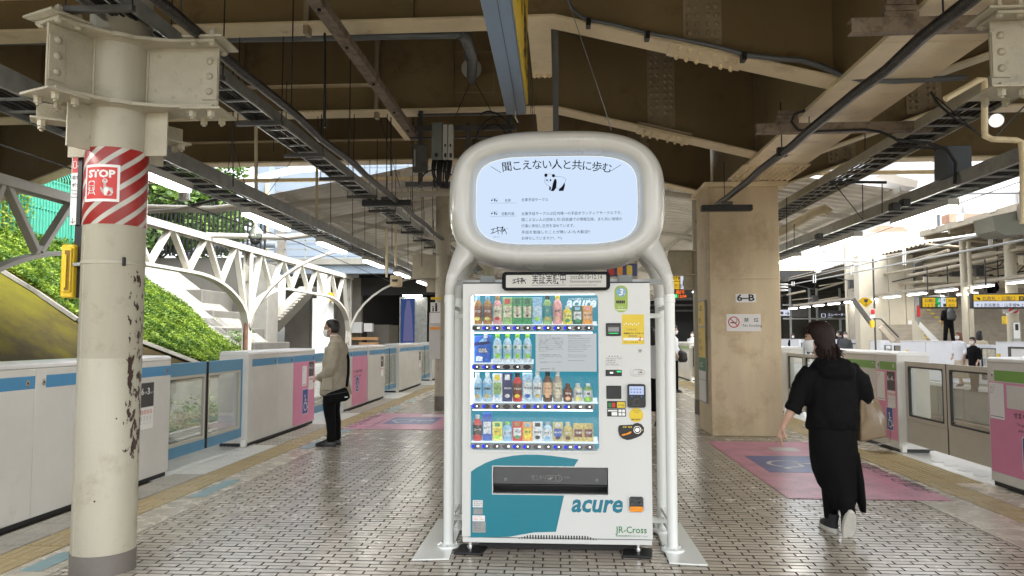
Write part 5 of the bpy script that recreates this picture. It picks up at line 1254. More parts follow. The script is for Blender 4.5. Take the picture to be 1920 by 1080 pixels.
make('white_lettering',M['paper'],t,lambda m:[text(m,Fe2,'STOP',a0 + .010,b1 - .054,.034,d=.0018,bold=.04),m.ring(Fe2,rrect(a0 + .012,a0 + .036,b1 - .13,b1 - .08,.006,3),rrect(a0 + .016,a0 + .032,b1 - .126,b1 - .084,.004,3),.0012,.002),m.ring(Fe2,circ(a0 + .055,b1 - .08,.009),circ(a0 + .055,b1 - .08,.005),.0012,.002),m.prism(Fe2,[(a0 + .048,b1 - .135),(a0 + .075,b1 - .135),(a0 + .075,b1 - .105),(a0 + .058,b1 - .1),(a0 + .056,b1 - .085),(a0 + .052,b1 - .085),(a0 + .05,b1 - .115),(a0 + .042,b1 - .108)],.0012,.002)])
make('black_lettering',M['ink'],t,lambda m:[text(m,Fe2,'非常停止',a0 + .006,b1 - .205,.030,d=.0012,bold=.02),text(m,Fe2,'ボタン',a0 + .006,b1 - .255,.030,d=.0012,bold=.02),text(m,Fe2,'Emergency',a0 + .006,b1 - .285,.018,d=.0012),text(m,Fe2,'Train Stop',a0 + .006,b1 - .308,.018,d=.0012),text(m,Fe2,'Button',a0 + .006,b1 - .331,.018,d=.0012),text(m,Fe2,'↓',a0 + .002,b0 + .01,.05,d=.0012)])
make('red_stamp',M['redink'],t,lambda m:[m.fbox(Fe2,a0 + .045,a0 + .075,b0 + .02 + i * .018,b0 + .03 + i * .018,.0004,.0012) for i in range(4)])
# ================================================================== PLATFORM GATES
def nm_side(side):return 'left' if side < 0 else 'right'
def GF(side,y0,y1):
 return F_left(XL,y0,0) if side < 0 else F_right(XR,y1,0)
def gate_wall(side,y0,y1,label,pinkr=None,seams=(),stick=True,near=False,lines=False,h=1.26):
 F = GF(side,y0,y1);Ln = y1 - y0
 cv = (lambda y:y - y0) if side < 0 else (lambda y:y1 - y)
 t = thing('platform_gate_wall',label,'gate wall',(F.o.x,y0,0),'white platform gate walls')
 dp = -.40
 make('plinth',M['plinth'],t,lambda m:m.fbox(F,.02,Ln - .02,0,.045,dp + .02,-.02))
 make('core',M['gatebody'],t,lambda m:m.fbox(F,.0,Ln,.045,h - .045,dp,-.006))
 make('cap',M['gatecap'],t,lambda m:m.prism(Fr(F.pt(0,0,0),-F.n,F.v),[(-.004,h - .045),(.004,h - .012),(.03,h),(-dp - .02,h + .004),(-dp + .004,h - .045)],-Ln - .003 if False else (-(Ln + .003) if (-F.n).cross(F.v).dot(F.u) < 0 else -.003),(.003 if (-F.n).cross(F.v).dot(F.u) < 0 else Ln + .003)),bevel=.006)
 edges = sorted([0] + [cv(s) for s in seams] + [Ln])
 sm_ = M['gateblue'] if side < 0 else M['gategreen']
 for e0,e1 in zip(edges,edges[1:]):
  mid = (e0 + e1) / 2;pk = False
  p = make('panel',M['gatebody'],t,lambda m:m.fbox(F,e0 + .003,e1 - .003,.05,h - .05,-.0055,0),bevel=.003)
  make('stripe',sm_,p,lambda m:m.fbox(F,e0 + (.12 if e0 == 0 or near else .006),e1 - .008,1.055 if side < 0 else 1.03,1.155 if side < 0 else 1.135,.0004,.0012))
  for e in (e1 - .09,) if near is False else (e1 - .09,e0 + .09):
   lk = make('lock',M['chrome'],p,lambda m:m.prism(F,circ(e,1.10 if side < 0 else 1.085,.022,14,.028),.0012,.005),bevel=.001)
   make('keyhole',M['ink'],lk,lambda m:m.prism(F,circ(e,1.10 if side < 0 else 1.085,.009,8),.005,.0056))
 if pinkr:
  a0,a1 = sorted((cv(pinkr[0]),cv(pinkr[1])))
  pk = make('pink_film',M['pink'],t,lambda m:m.fbox(F,a0,a1,.06 if side < 0 else .14,1.05 if side < 0 else 1.02,.0004,.0014))
  wc = pinkr[2];b0 = pinkr[3];w_ = pinkr[4] if len(pinkr) > 4 else .26
  ac = cv(wc)
  pn = make('wheelchair_panel',M['blueink'],pk,lambda m:m.prism(F,rrect(ac - w_ / 2,ac + w_ / 2,b0,b0 + w_ * 1.5,.012,3),.0016,.0028))
  make('panel_border',M['paper'],pn,lambda m:m.ring(F,rrect(ac - w_ / 2,ac + w_ / 2,b0,b0 + w_ * 1.5,.012,3),rrect(ac - w_ / 2 + .008,ac + w_ / 2 - .008,b0 + .008,b0 + w_ * 1.5 - .008,.008,3),.003,.0036))
  make('wheelchair_symbol',M['paper'],pn,lambda m:wheelchair(m,F.sub(ac - w_ * .42,b0 + w_ * .22),w_ * .95,.003,.0038))
  if lines:
   def ptx(m):
    for i,(s_,sz,bo) in enumerate((('ホームと列車のすき間が',.062,.02),('せまくしています',.062,.02),('The gap between train and',.038,.005),('platform is narrow here.',.038,.005))):
     w0 = textw(s_,sz,bold=bo);text(m,F,s_,ac - w0 / 2 + .03,lines - (0,.10,.17,.225)[i],sz,d=.002,bold=bo)
   make('pink_lettering',M['ink'],pk,ptx)
 return t,F,cv
def gate_notices(t,F,a,qr=True,num='6号車 3番ドア',top=1.0,w=.24):
 p = make('number_plate',mat('dark_grey_plate',(.045,.045,.05),.4,vary=.02) if 'dgplate' not in M else M['dgplate'],t,lambda m:m.fbox(F,a,a + w,top - .24,top,.0016,.004),bevel=.001)
 make('plate_lettering',M['paper'],p,lambda m:[text(m,F,num[0],a + .008,top - .115,.09,d=.0048,bold=.02),text(m,F,num[1:3],a + .060,top - .110,.028,d=.0048),text(m,F,num[4],a + .120,top - .115,.09,d=.0048,bold=.02),text(m,F,num[5:],a + .172,top - .110,.021,d=.0048)])
 q = make('rules_plate',M['paper'],t,lambda m:m.prism(F,rrect(a - .004,a + w,top - .46,top - .245,.012,3),.0016,.003))
 def rules(m):
  for i in range(4):
   c = a + .03 + i * .056;nosmoke(m,F,c,top - .29,.021,.0032)
 make('rule_rings',M['redink'],q,rules)
 make('rules_lettering',M['greyink'],q,lambda m:[text(m,F,s_,a + .008 + i * .056,top - .345 - j * .02,.013,d=.0038) for i in range(4) for j,s_ in enumerate(('注意','危険','No','step'))])
M['dgplate'] = mat('dark_grey_plate',(.045,.045,.05),.4,vary=.02)
def white_notice(t,F,a0,a1,b0,b1,mt='paper'):
 p = make('notice_sticker',M[mt],t,lambda m:m.prism(F,rrect(a0,a1,b0,b1,.01,3),.0018,.003))
 n = 5
 make('notice_lettering',M['greyink'],p,lambda m:[text(m,F,s_,a0 + .012,b1 - .03 - i * .024,.017,d=.0036) for i,s_ in enumerate(['ホームドアの','点検のお知','らせです。','ご案内'])] + [m.fbox(F,a0 + .012,a1 - .012,b0 + .02,b0 + .026,.003,.0036)])
# left row
t,F,cv = gate_wall(-1,3.2,7.72,'long white gate wall with blue stripe behind the foreground column, nearest on the left',seams=(5.66,6.9),near=True)
gate_notices(t,F,cv(7.15),top=1.0,num='6号車 3番ドア')
t,F,cv = gate_wall(-1,9.72,12.45,'white gate wall with pink wheelchair panel, in front of the man in the khaki jacket',pinkr=(11.42,12.44,11.98,.20,.27),seams=(10.75,11.42))
gate_notices(t,F,cv(12.14),top=1.04,num='6号車 2番ドア');white_notice(t,F,cv(11.82),cv(12.03),.66,.98)
make('hatch',M['gatebody'],t,lambda m:m.ring(F,rrect(cv(9.88),cv(10.06),.74,.90,.004,2),rrect(cv(9.886),cv(10.054),.746,.894,.003,2),.0005,.003))
t,F,cv = gate_wall(-1,14.2,15.95,'white gate wall with pink panel directly behind the man in the khaki jacket',pinkr=(14.75,15.94,15.15,.33,.20),seams=(14.75,),lines=.72)
t,F,cv = gate_wall(-1,15.99,17.6,'plain white gate wall with blue stripe, just right of the man\'s shoulder bag',seams=())
gate_notices(t,F,cv(17.2),top=.99)
t,F,cv = gate_wall(-1,19.2,22.4,'glossy white gate wall with pale blue stripe near the child warning plate column',seams=(20.3,21.4));gate_notices(t,F,cv(22.0),top=.99)
t,F,cv = gate_wall(-1,24.3,27.4,'far white gate wall on the left, just past the slim column')
t,F,cv = gate_wall(-1,29.3,32.4,'farthest white gate wall on the left')
# right row
t,F,cv = gate_wall(1,4.3,7.75,'pink and white gate wall with green stripe at the right edge of the picture',pinkr=(5.2,7.73,7.12,.22,.21),seams=(6.2,),lines=.80,near=True)
white_notice(t,F,cv(7.72),cv(7.48),.66,1.01,'paper');make('hatch',M['gatebody'],t,lambda m:m.fbox(F,cv(7.43),cv(7.1),.78,1.0,.002,.006),bevel=.002)
make('cap_button',M['greyink'],t,lambda m:m.lathe((XR + .09,7.2,h_ := 1.262),[(.035,0),(.035,.008),(.02,.014)],14),smooth=40)
t,F,cv = gate_wall(1,9.74,12.6,'white gate wall with green stripe and pink wheelchair panel beside the woman in black',pinkr=(9.76,10.36,9.98,.25,.20),seams=(10.36,11.5),near=True)
gate_notices(t,F,cv(10.02),top=1.01,num='6号車 4番ドア',w=.22);white_notice(t,F,cv(10.34),cv(10.10),.62,1.0)
make('white_back',M['gatebody'],t,lambda m:m.fbox(F,cv(10.36),cv(9.76),.90,1.02,.0015,.0021)) if False else None
t,F,cv = gate_wall(1,14.6,17.6,'white gate wall with green stripe half hidden by the beige pillar',seams=(16,))
t,F,cv = gate_wall(1,19.6,22.6,'far gate wall with green stripe and pink film seen between machine and pillar',pinkr=(19.62,21.2,20.4,.36,.30))
t,F,cv = gate_wall(1,24.6,27.6,'distant white gate wall beyond the man in the white shirt')
t,F,cv = gate_wall(1,29.6,32.6,'most distant gate wall on the right')
def glass_gate(side,y0,y1,label,detail=True):
 Xg = -4.22 if side < 0 else 4.42
 F = F_left(Xg,y0,0) if side < 0 else F_right(Xg,y1,0);Ln = y1 - y0
 t = thing('glass_gate',label,'platform gate',(Xg,y0,0),'sliding glass platform gates')
 mid = Ln / 2
 for (a0,a1,k) in ((-.15,mid - .012,0),(mid + .012,Ln + .15,1)):
  if side < 0:
   lf = make('door_leaf',M['gateblued'],t,lambda m:[m.fbox(F,a0,a1,1.02,1.165,-.022,.022),m.fbox(F,a0,a1,.13,.25,-.022,.022),m.fbox(F,a0 if not k else a1 - .20,(a0 + .20) if not k else a1,.2501,1.0199,-.022,.022)],bevel=.003)
   g0,g1 = (a0 + .2,a1 - .02) if not k else (a0 + .02,a1 - .2)
   make('inner_frame',M['gatebeige'],lf,lambda m:m.ring(F,[(g0,.25),(g1,.25),(g1,1.02),(g0,1.02)],[(g0 + .028,.285),(g1 - .028,.285),(g1 - .028,.99),(g0 + .028,.99)],-.018,.02),bevel=.002)
   make('pane',M['glass'],lf,lambda m:m.fbox(F,g0 + .028,g1 - .028,.285,.99,-.004,.004))
   make('meeting_post',M['black'],lf,lambda m:m.fbox(F,a1 - .02 if not k else a0,a1 if not k else a0 + .02,.13,1.165,-.022,.024),bevel=.003)
  else:
   fm = 'gatebeige'
   g0,g1 = a0 + .06,a1 - .06
   g0 = max(g0,.08 if not k else g0);g1 = min(g1,Ln - .04) if k else g1
   lf = make('door_leaf',M[fm],t,lambda m:[m.ring(F,[(a0,.42),(a1,.42),(a1,1.15),(a0,1.15)],[(g0,.47),(g1,.47),(g1,1.09),(g0,1.09)],-.02,.02),m.fbox(F,a0,a1,.13,.4185,-.02,.018)],bevel=.003)
   make('gasket',M['black'],lf,lambda m:m.ring(F,rrect(g0 - .002,g1 + .002,.468,1.092,.02,4),rrect(g0 + .018,g1 - .018,.488,1.072,.03,4),-.006,.022))
   make('pane',M['glass'],lf,lambda m:m.fbox(F,g0 + .001,g1 - .001,.471,1.089,-.004,.004))
   make('meeting_post',M['black'],lf,lambda m:m.fbox(F,a1 if not k else a0 - .01,a1 + .01 if not k else a0,.13,1.15,-.02,.018))
 # foot bracket at each jamb
 a = Ln + .02 if side < 0 else .02
 make('foot_bracket',M['gatebody'],t,lambda m:m.fbox(F,a - .08,a + .0,0,.10,.03,.10),bevel=.012)
 return t
LGL = ['nearest blue framed glass gate, between the foreground column and the pink panelled wall','blue framed glass gate hidden behind the man in the khaki jacket','blue framed glass gate between two white walls right of the man','far blue framed glass gate next to the slim column','farther blue framed glass gate beyond the slim column']
for (a,b),l in zip(LG[1:6],LGL):glass_gate(-1,a,b,l)
RGL = ['nearest beige framed glass gate on the right, beside the pink wall at the picture edge','beige framed glass gate between the pillar and the woman in black','beige framed glass gate hidden by the pillar','distant beige framed glass gate beyond the man in the white shirt']
for (a,b),l in zip(RG[1:5],RGL):glass_gate(1,a,b,l)
# ================================================================== CABLE TRAYS, LAMPS, PIPES
def ladder(name,label,x,w_,z,ya,yb,pitch,cables=True,slack=True,gmat_='gal',bars=0):
 t = thing(name,label,'cable tray',(x,ya,z),'ladder cable trays')
 for s in (-1,1):
  make('side_rail',M[gmat_],t,lambda m:[m.box(x + s * w_ / 2 - .006,x + s * w_ / 2 + .006,ya,yb,z,z + .09),m.box(x + s * (w_ / 2 - .02),x + s * w_ / 2,ya,yb,z + .0905,z + .098),m.box(x + s * (w_ / 2 - .02),x + s * w_ / 2,ya,yb,z - .008,z - .0005)],bevel=.001)
 for i in range(int((yb - 4.2) / bars) if bars else 0):
  yy = 4.2 + i * bars;make('support_bar',M['darkgal'],t,lambda m:m.box(x - w_ / 2 - .12,x + w_ / 2 + .06,yy,yy + .04,z - .05,z - .010),bevel=.002)
  for sx in (-.11,.05):make('hanger_rod',M['black'],t,lambda m:m.tube([(x + (w_ / 2 if sx > 0 else -w_ / 2) + sx,yy + .02,z - .05),(x + (w_ / 2 if sx > 0 else -w_ / 2) + sx,yy + .02,z + .8)],.005,5))
 me = None;n = 0;yy = ya + .1
 while yy < yb:
  if me is None:o = make('rung',M['gal'],t,lambda m:m.box(x - w_ / 2 + .007,x + w_ / 2 - .007,yy,yy + .03,z + .004,z + .018));me = o.data;y0_ = yy
  else:place(me,'rung',t,(0,yy - y0_,0))
  yy += pitch
 if cables:
  for k in range(7):
   cx = x - w_ / 2 + .04 + (w_ - .08) * k / 6;rr = random.uniform(.010,.017)
   pts = [(cx + random.uniform(-.012,.012),ya + (yb - ya) * i / 24,z + .022 + rr + random.uniform(0,.008)) for i in range(25)]
   make('cable',M['rubber'],t,lambda m:m.tube(pts,rr,6),smooth=60)
 return t
LT1 = ladder('cable_tray','ladder cable tray running just left of the tarred pipe towards the slim column',-2.74,.26,3.48,1.5,22,.30,bars=1.22)
LT2 = ladder('cable_tray','ladder cable tray over the left platform edge carrying the tube lamps',-3.72,.42,3.06,3.2,32,.28)
RT1 = ladder('cable_tray','ladder cable tray running over the beige pillar\'s right side',3.92,.42,3.60,4.5,24,.28,gmat_='colpaint')
RT2 = ladder('cable_tray','ladder cable tray over the right platform edge carrying the tube lamps',4.16,.34,2.97,3.2,32,.28)
# deep side channel on the lamp trays
make('lamp_channel',M['gal'],LT2,lambda m:m.box(-3.50,-3.47,3.2,32,3.03,3.17),bevel=.003)
make('lamp_channel',M['gal'],RT2,lambda m:m.box(3.93,3.97,3.2,32,2.95,3.08),bevel=.003)
M['tube'] = emit('fluorescent_tube',(1.0,.97,.90),40.0)
M['lampbody'] = mat('lamp_housing',(.55,.55,.52),.4,vary=.04)
def lamp(x,y0,z,label,ln=1.35,grp='tube lamps over the platform edges',lvl=None,wd=.12):
 t = thing('tube_lamp',label,'lamp',(x,y0,z),grp)
 make('housing',M['lampbody'],t,lambda m:m.prism(Fr((x,y0,z),(1,0,0),(0,0,1)),[(-wd / 2,.03),(wd / 2,.03),(wd / 2,.10),(-wd / 2,.10)],-ln,0),bevel=.004)
 make('tube',M['tube'],t,lambda m:m.prism(Fr((x,y0 + .03,z),(1,0,0),(0,0,1)),[(-wd / 2 + .008,0),(wd / 2 - .008,0),(wd / 2 - .004,.0295),(-wd / 2 + .004,.0295)],-ln + .06,0),bevel=.008)
 return t
o8 = ['nearest','second','third','fourth','fifth','sixth','seventh','eighth','ninth','tenth','eleventh','twelfth']
LY = [3.0,5.65,8.35,11.05,13.75,16.45,19.15,21.9,24.6,27.3,30]
for i,y in enumerate(LY):lamp(-3.62,y,2.87,'lit tube lamp under the left cable tray, %s from the camera' % o8[i])
for i,y in enumerate([4.2,6.85,7.9,10.35,12.9,15.4,17.9,20.4,22.9,25.4,28]):
 if i == 1:continue
 lamp(4.12,y,2.80,'lit tube lamp under the right cable tray, %s from the camera' % o8[i - (1 if i > 1 else 0)])
for i,y in enumerate([15.5,18.5,21.5,24.5,27.5,30.5]):lamp(1.6,y,3.3,'lit tube lamp inside the far canopy, %s in its row' % o8[i])
def hangers(t,x,z,ztop,ys,r=.006,mt='black'):
 me = None
 for y in ys:make('hanger_rod',M[mt],t,lambda m:m.tube([(x,y,z),(x,y,ztop)],r,6))
t = thing('tarred_pipe','rough black pipe hanging along the left side of the platform ceiling','pipe',(-2.3,1,3.4))
make('pipe',M['blackrust'],t,lambda m:m.tube([(-2.30 + .012 * math.sin(i * 1.7),1.0 + i * .6,3.41 + .008 * math.sin(i * 2.3)) for i in range(34)],.037,12),smooth=50)
hangers(t,-2.3,3.44,4.9,[4.3,6.2,8.0,9.8,11.6,13.5,15.5])
t = thing('tarred_pipe','rough black pipe hanging below the wide cream girder','pipe',(2.38,1,3.4))
make('pipe',M['blackrust'],t,lambda m:m.tube([(2.38 + .012 * math.sin(i * 1.7),1.0 + i * .55,3.40 + .008 * math.sin(i * 2.9)) for i in range(22)],.042,12),smooth=50)
hangers(t,2.38,3.44,3.95,[4.0,7.9,10.6]);hangers(t,2.38,3.44,3.9,[4.6])
make('hook_clamp',M['black'],t,lambda m:m.box(2.33,2.43,7.86,7.93,3.36,3.46),bevel=.006)
t = thing('rusty_channel','rust streaked channel running along the ceiling towards the grey cabinets','steel bar',(-1.93,2,4.15))
make('channel',M['rust'],t,lambda m:[m.box(-1.99,-1.88,2.4,9.9,4.14,4.15),m.box(-1.99,-1.98,2.4,9.9,4.15,4.22),m.box(-1.89,-1.88,2.4,9.9,4.15,4.22)],bevel=.002)
for y in (4.6,5.0,5.8,6.6,7.6,8.6,9.4):make('slot_nut',M['black'],t,lambda m:m.lathe((-1.935,y,4.12),[(.016,0),(.016,.02)],6))
# grey electrical cabinets on a strut frame
def px9(px,py,Y=9.6):return at(px,py,Y)
cb = thing('cabinet_frame','grey strut frame carrying electrical boxes above and left of the screen','frame',(-1.5,9.6,3.9))
def hb(m,x0,y0,x1,y1,Y=9.6,d=.05,dy=0):
 p = px9(x0,y1,Y);q = px9(x1,y0,Y);m.box(p.x,q.x,Y + dy,Y + dy + d,p.z,q.z)
make('strut',M['darkgal'],cb,lambda m:hb(m,762,232,968,246),bevel=.002)
make('strut',M['darkgal'],cb,lambda m:hb(m,760,340,850,350),bevel=.002)
for x in (782,872,950):make('upright',M['darkgal'],cb,lambda m:hb(m,x,205 if x != 872 else 228,x + 9,350 if x < 800 else 290,dy=.055),bevel=.002)
make('cross_bar',M['darkgal'],cb,lambda m:[hb(m,765,250,960,256,dy=.11),hb(m,780,205,970,212,dy=.11)],bevel=.002)
cbx = thing('electrical_cabinet','tall grey electrical cabinet with switches above and left of the screen','cabinet',(-1.6,9.55,3.5))
for (x0,x1,nm) in ((809,829,'cabinet_door'),(830,839,'meter_strip'),(840,849,'meter_strip')):
 d_ = make(nm,M['cabinet'] if nm == 'cabinet_door' else M['lampbody'],cbx,lambda m:hb(m,x0,229 if x1 < 830 else 233,x1,299,9.45,.12),bevel=.005)
 make('switch',M['ink'],d_,lambda m:[hb(m,x0 + 3,270,x0 + 6,275,9.445,.004),hb(m,x0 + 3,287,x1 - 2,295,9.445,.004)] if nm == 'meter_strip' else [hb(m,x0 + 6,287,x0 + 12,294,9.445,.004)])
t = thing('junction_box','dark grey junction box left of the tall electrical cabinet','cabinet',(-1.8,9.6,3.5))
make('box',M['darkgal'],t,lambda m:hb(m,774,270,801,322,9.5,.09),bevel=.006);make('hinge',M['gal'],t,lambda m:hb(m,776,280,779,312,9.495,.004))
t = thing('cable_bundle','tangle of black cables hanging below the electrical cabinet','cables',(-1.4,9.5,3.3))
for k in range(12):
 a = px9(812 + k * 3.2,299,9.5);b_ = px9(806 + k * 3.4,335 + random.uniform(-12,10),9.45);c_ = px9(800 + random.uniform(0,60),352,9.6)
 pts = []
 for i in range(9):
  s = i / 8;pts.append(((1 - s) ** 2 * a.x + 2 * s * (1 - s) * b_.x + s * s * c_.x,(1 - s) ** 2 * a.y + 2 * s * (1 - s) * (b_.y - .1) + s * s * c_.y,(1 - s) ** 2 * a.z + 2 * s * (1 - s) * (b_.z - .12) + s * s * c_.z))
 make('cable',M['rubber'],t,lambda m:m.tube(pts,.012,6),smooth=60)
for (q0,q1,q2) in (((785,345),(800,300),(850,330)),((900,215),(925,195),(960,240)),((905,245),(930,215),(955,260)),((880,300),(900,210),(940,220))):
 P = [px9(*q0,9.5),px9(*q1,9.4),px9(*q2,9.5)]
 make('cable',M['rubber'],t,lambda m:m.tube([P[0] * (1 - s) ** 2 + P[1] * 2 * s * (1 - s) + P[2] * s * s for s in [i / 8 for i in range(9)]],.011,6),smooth=60)
# speaker horn / drain pipe through the ceiling
t = thing('drain_pipe','grey drain pipe running under the girder and bending up into a round ceiling opening','pipe',(-2,8.2,4.3))
P = [at(x,y,7.25) for x,y in ((0,78),(300,74),(600,70),(862,65))]
make('horizontal_pipe',M['greypvc'],t,lambda m:m.tube(P + [at(876,70,7.3)],.038,12),smooth=50)
make('elbow',M['greypvc'],t,lambda m:m.tube([at(862,63,7.22),at(874,68,7.3),at(878,82,7.5)],.06,14),smooth=50)
make('down_pipe',M['greypvc'],t,lambda m:m.tube([at(873,70,7.4),at(886,105,8.3),at(884,150,9.4)],.062,14),smooth=50)
make('pipe_ring',M['greypvc'],t,lambda m:[m.tube([at(880,103,8.28),at(881,106,8.34)],.072,16)],smooth=40)
make('collar',M['lampbody'],t,lambda m:m.tube([at(884,128,9.72),at(884,130,9.76)],.135,24),smooth=40)
make('square_patch',M['brownplate'],t,lambda m:m.ring(F_front(0,9.786,0),[at(x,y,9.79).xz for x,y in ((849,174),(927,174),(927,97),(849,97))],[at(x,y,9.79).xz for x,y in ((850,173),(926,173),(926,98),(850,98))],0,.004))
for (a,b_) in (((883,152),(852,222)),((890,152),(938,240))):
 make('guy_wire',M['black'],t,lambda m:m.tube([at(*a,9.5),at(*b_,9.5)],.006,5))
for (x,y0,y1) in ((9,118,56),(489,42,70)):
 pass
for x in (420,489,610):make('pipe_clip',M['black'],t,lambda m:[m.tube([at(x - 22,38,7.0),at(x,70,7.22)],.010,6)])
# thin vertical rods and wires across the ceiling
t = thing('hanger_rods','thin black suspension rods and wires hanging from the girders on the left','rods',(-2.5,8,4))
for (px,y0,y1,Y,r) in ((609,62,240,7.05,.012),(437,120,350,7.4,.006),(596,100,300,9.85,.006),(513,150,285,9.9,.005),(733,220,330,9.8,.008),(620,300,440,12.8,.006),(661,300,470,12.8,.005),(684,300,480,14,.005),(705,320,500,14,.005),(735,300,470,12.8,.006),(765,300,500,14,.006),(791,310,500,14,.006)):
 make('rod',M['black'],t,lambda m:m.tube([at(px,y0,Y),at(px,y1,Y)],r,6))
for (a,b_,Y) in (((435,262),(420,375),8.5),((436,262),(466,370),8.5),((552,294),(490,380),11),((712,220),(750,350),9.8),((1065,0),(1133,200),6.0),((1133,200),(1146,245),6.0)):
 make('guy_wire',M['black'] if Y != 6.0 else M['gal'],t,lambda m:m.tube([at(*a,Y),at(*b_,Y)],.0045 if Y != 6.0 else .0035,5))
# grey conduit over the screen
t = thing('grey_conduit','grey conduit clipped along the sloping cream flange above the screen','conduit',(.5,6.8,4.4))
cp_ = [(1064,-12),(1068,8),(1078,22),(1092,32),(1110,38),(1150,46),(1215,62),(1260,70),(1340,86),(1400,103),(1460,110),(1500,112),(1540,124),(1580,142),(1620,150),(1680,152),(1760,148),(1810,145)]
make('pipe',M['greypvc'],t,lambda m:m.tube([at(x,y,6.78) for x,y in cp_],[.018] * 9 + [.026] * 9,10),smooth=50)
for (x,y) in ((1103,42),(1213,66),(1393,106)):make('clip',M['black'],t,lambda m:[m.box(at(x,y,6.8).x - .022,at(x,y,6.8).x + .022,6.74,6.84,at(x,y + 10,6.8).z,at(x,y - 4,6.8).z)],bevel=.004)
t = thing('suspension_pole','square grey pole hanging from the ceiling behind the screen unit','pole',(0,7.5,3.6))
p0 = at(1041,-30,7.3);p1 = at(1040,262,7.3)
make('pole',M['greypvc'],t,lambda m:m.box(p0.x - .028,p0.x + .028,7.28,7.336,p1.z,p0.z),bevel=.003)
# long sign box seen end-on
t = thing('hanging_sign','long blue grey sign box with yellow face hanging end-on above the machine','sign',(-.29,4.5,3.2))
make('housing',M['bluegrey'],t,lambda m:m.box(-.385,-.232,1.5,5.6,3.17,4.3),bevel=.004)
make('seam',M['darkgal'],t,lambda m:m.box(-.30,-.296,1.5,5.602,3.167,3.1698))
make('face',M['yellow'],t,lambda m:m.box(-.2315,-.218,1.6,5.58,3.24,4.3))
Fy = F_left(-.2175,1.6,0)
make('face_lettering',M['ink'],t,lambda m:text(m,Fy,'山手線 上野・東京方面 ↑ 京浜東北線',.1,3.38,.50,d=.001,bold=.02))
make('white_band',M['paper'],t,lambda m:m.box(-.2176,-.2168,1.6,3.2,3.75,4.3))
make('hook',M['gal'],t,lambda m:[m.tube([(-.31,5.5,3.17),(-.31,5.5,3.12),(-.29,5.5,3.08)],.006,6)])
# dark box beams (train approach indicators) crossing the trays
for (px0,px1,y0,y1,Y,lab) in ((678,770,374,386,10.4,'flat black sensor bar hanging under the left cable trays'),(1316,1412,383,395,10.2,'flat black sensor bar hanging left of the top of the beige pillar')):
 t = thing('sensor_bar',lab,'sensor',tuple(at((px0 + px1) / 2,y1,Y)))
 a = at(px0,y1,Y);b_ = at(px1,y0,Y)
 make('bar',M['black'],t,lambda m:m.box(a.x,b_.x,Y,Y + .12,a.z,b_.z),bevel=.01)
 make('mount',M['darkgal'],t,lambda m:m.box((a.x + b_.x) / 2 - .08,(a.x + b_.x) / 2 + .08,Y + .02,Y + .10,b_.z,b_.z + .05),bevel=.005)
# dome camera on a pole
t = thing('dome_camera','grey green dome camera hanging on a short pole under the left lamps','camera',tuple(at(479,460,9.0)))
c = at(479,440,9.0)
make('housing',mat('camera_housing',(.13,.15,.13),.35,vary=.05),t,lambda m:m.lathe((c.x,c.y,c.z),[(.03,.10),(.045,.085),(.075,.05),(.085,.02),(.085,-.045),(.075,-.06)],20),smooth=40)
make('dome',M['dgplate'],t,lambda m:m.lathe((c.x,c.y,c.z),[(.068,-.06),(.062,-.09),(.045,-.115),(.02,-.128),(.001,-.13)],20),smooth=True)
make('stem',M['cream'],t,lambda m:m.tube([(c.x,c.y,c.z + .1),(c.x,c.y,c.z + .33)],.016,10))
make('green_label',M['dgplate'],t,lambda m:m.lathe((c.x,c.y,c.z),[(.0857,-.014),(.0857,-.002)],20,cap=False),smooth=True)
make('label_print',M['paper'],t,lambda m:text(m,F_front(c.x,c.y - .087,c.z),'作動中',-.045,-.026,.03,d=0))
for (px,y0,y1,Y) in ((480,232,378,9.2),(594,305,430,11.2),(725,430,520,13),(742,400,500,14)):
 t = thing('support_pole','cream hanger pole carrying the left lamp tray, ' + {480:'above the dome camera',594:'between the first two lamps in view',725:'near the slim column',742:'close to the slim column\'s joint'}[px],'pole',tuple(at(px,y1,Y)),'hanger poles of the lamp tray')
 make('pole',M['cream'],t,lambda m:m.tube([at(px,y1,Y),at(px,y0,Y)],.022,8),smooth=50)
# back of a loudspeaker near the slim column, far left hanging gear
t = thing('loudspeaker','cream loudspeaker hanging near the slim column','speaker',tuple(at(743,530,13.5)))
a = at(733,538,13.5);b_ = at(753,516,13.5)
make('body',M['cream'],t,lambda m:m.box(a.x,b_.x,13.4,13.6,a.z,b_.z),bevel=.03)
make('horn',M['darkgal'],t,lambda m:m.lathe(((a.x + b_.x) / 2,13.38,(a.z + b_.z) / 2),[(.04,-.02),(.06,.02)],12))
# warning plates on the slim column
t = thing('child_warning_plate','white warning plate with adult and child figures on the slim column','sign',(-2.3,14.6,1.8))
Fc_ = F_front(0,14.62,0)
def cc(px,py):q = at(px,py,14.62);return q.x,q.z
def rp(m,x0,y0,x1,y1,d0,d1):a0,b0 = cc(x0,y1);a1,b1 = cc(x1,y0);m.fbox(Fc_,a0,a1,b0,b1,d0,d1)
make('plate',M['paper'],t,lambda m:rp(m,807,567,826,606,0,.01));make('grey_case',M['lampbody'],t,lambda m:rp(m,804,586,826,673,-.03,-.001),bevel=.004)
make('figures',M['ink'],t,lambda m:[m.prism(Fc_,circ(*cc(818,570),.022,10),.0105,.0115),rp(m,816,572,820,584,.0105,.0115),m.prism(Fc_,circ(*cc(812,575),.014,10),.0105,.0115),rp(m,811,577,813.5,584,.0105,.0115),rp(m,808,585,825,586,.0105,.0115)])
make('orange_band',M['orangeink'],t,lambda m:rp(m,806,613,826,618,.0005,.003));make('yellow_band',M['yellow'],t,lambda m:rp(m,808,557,828,562,.02,.024))
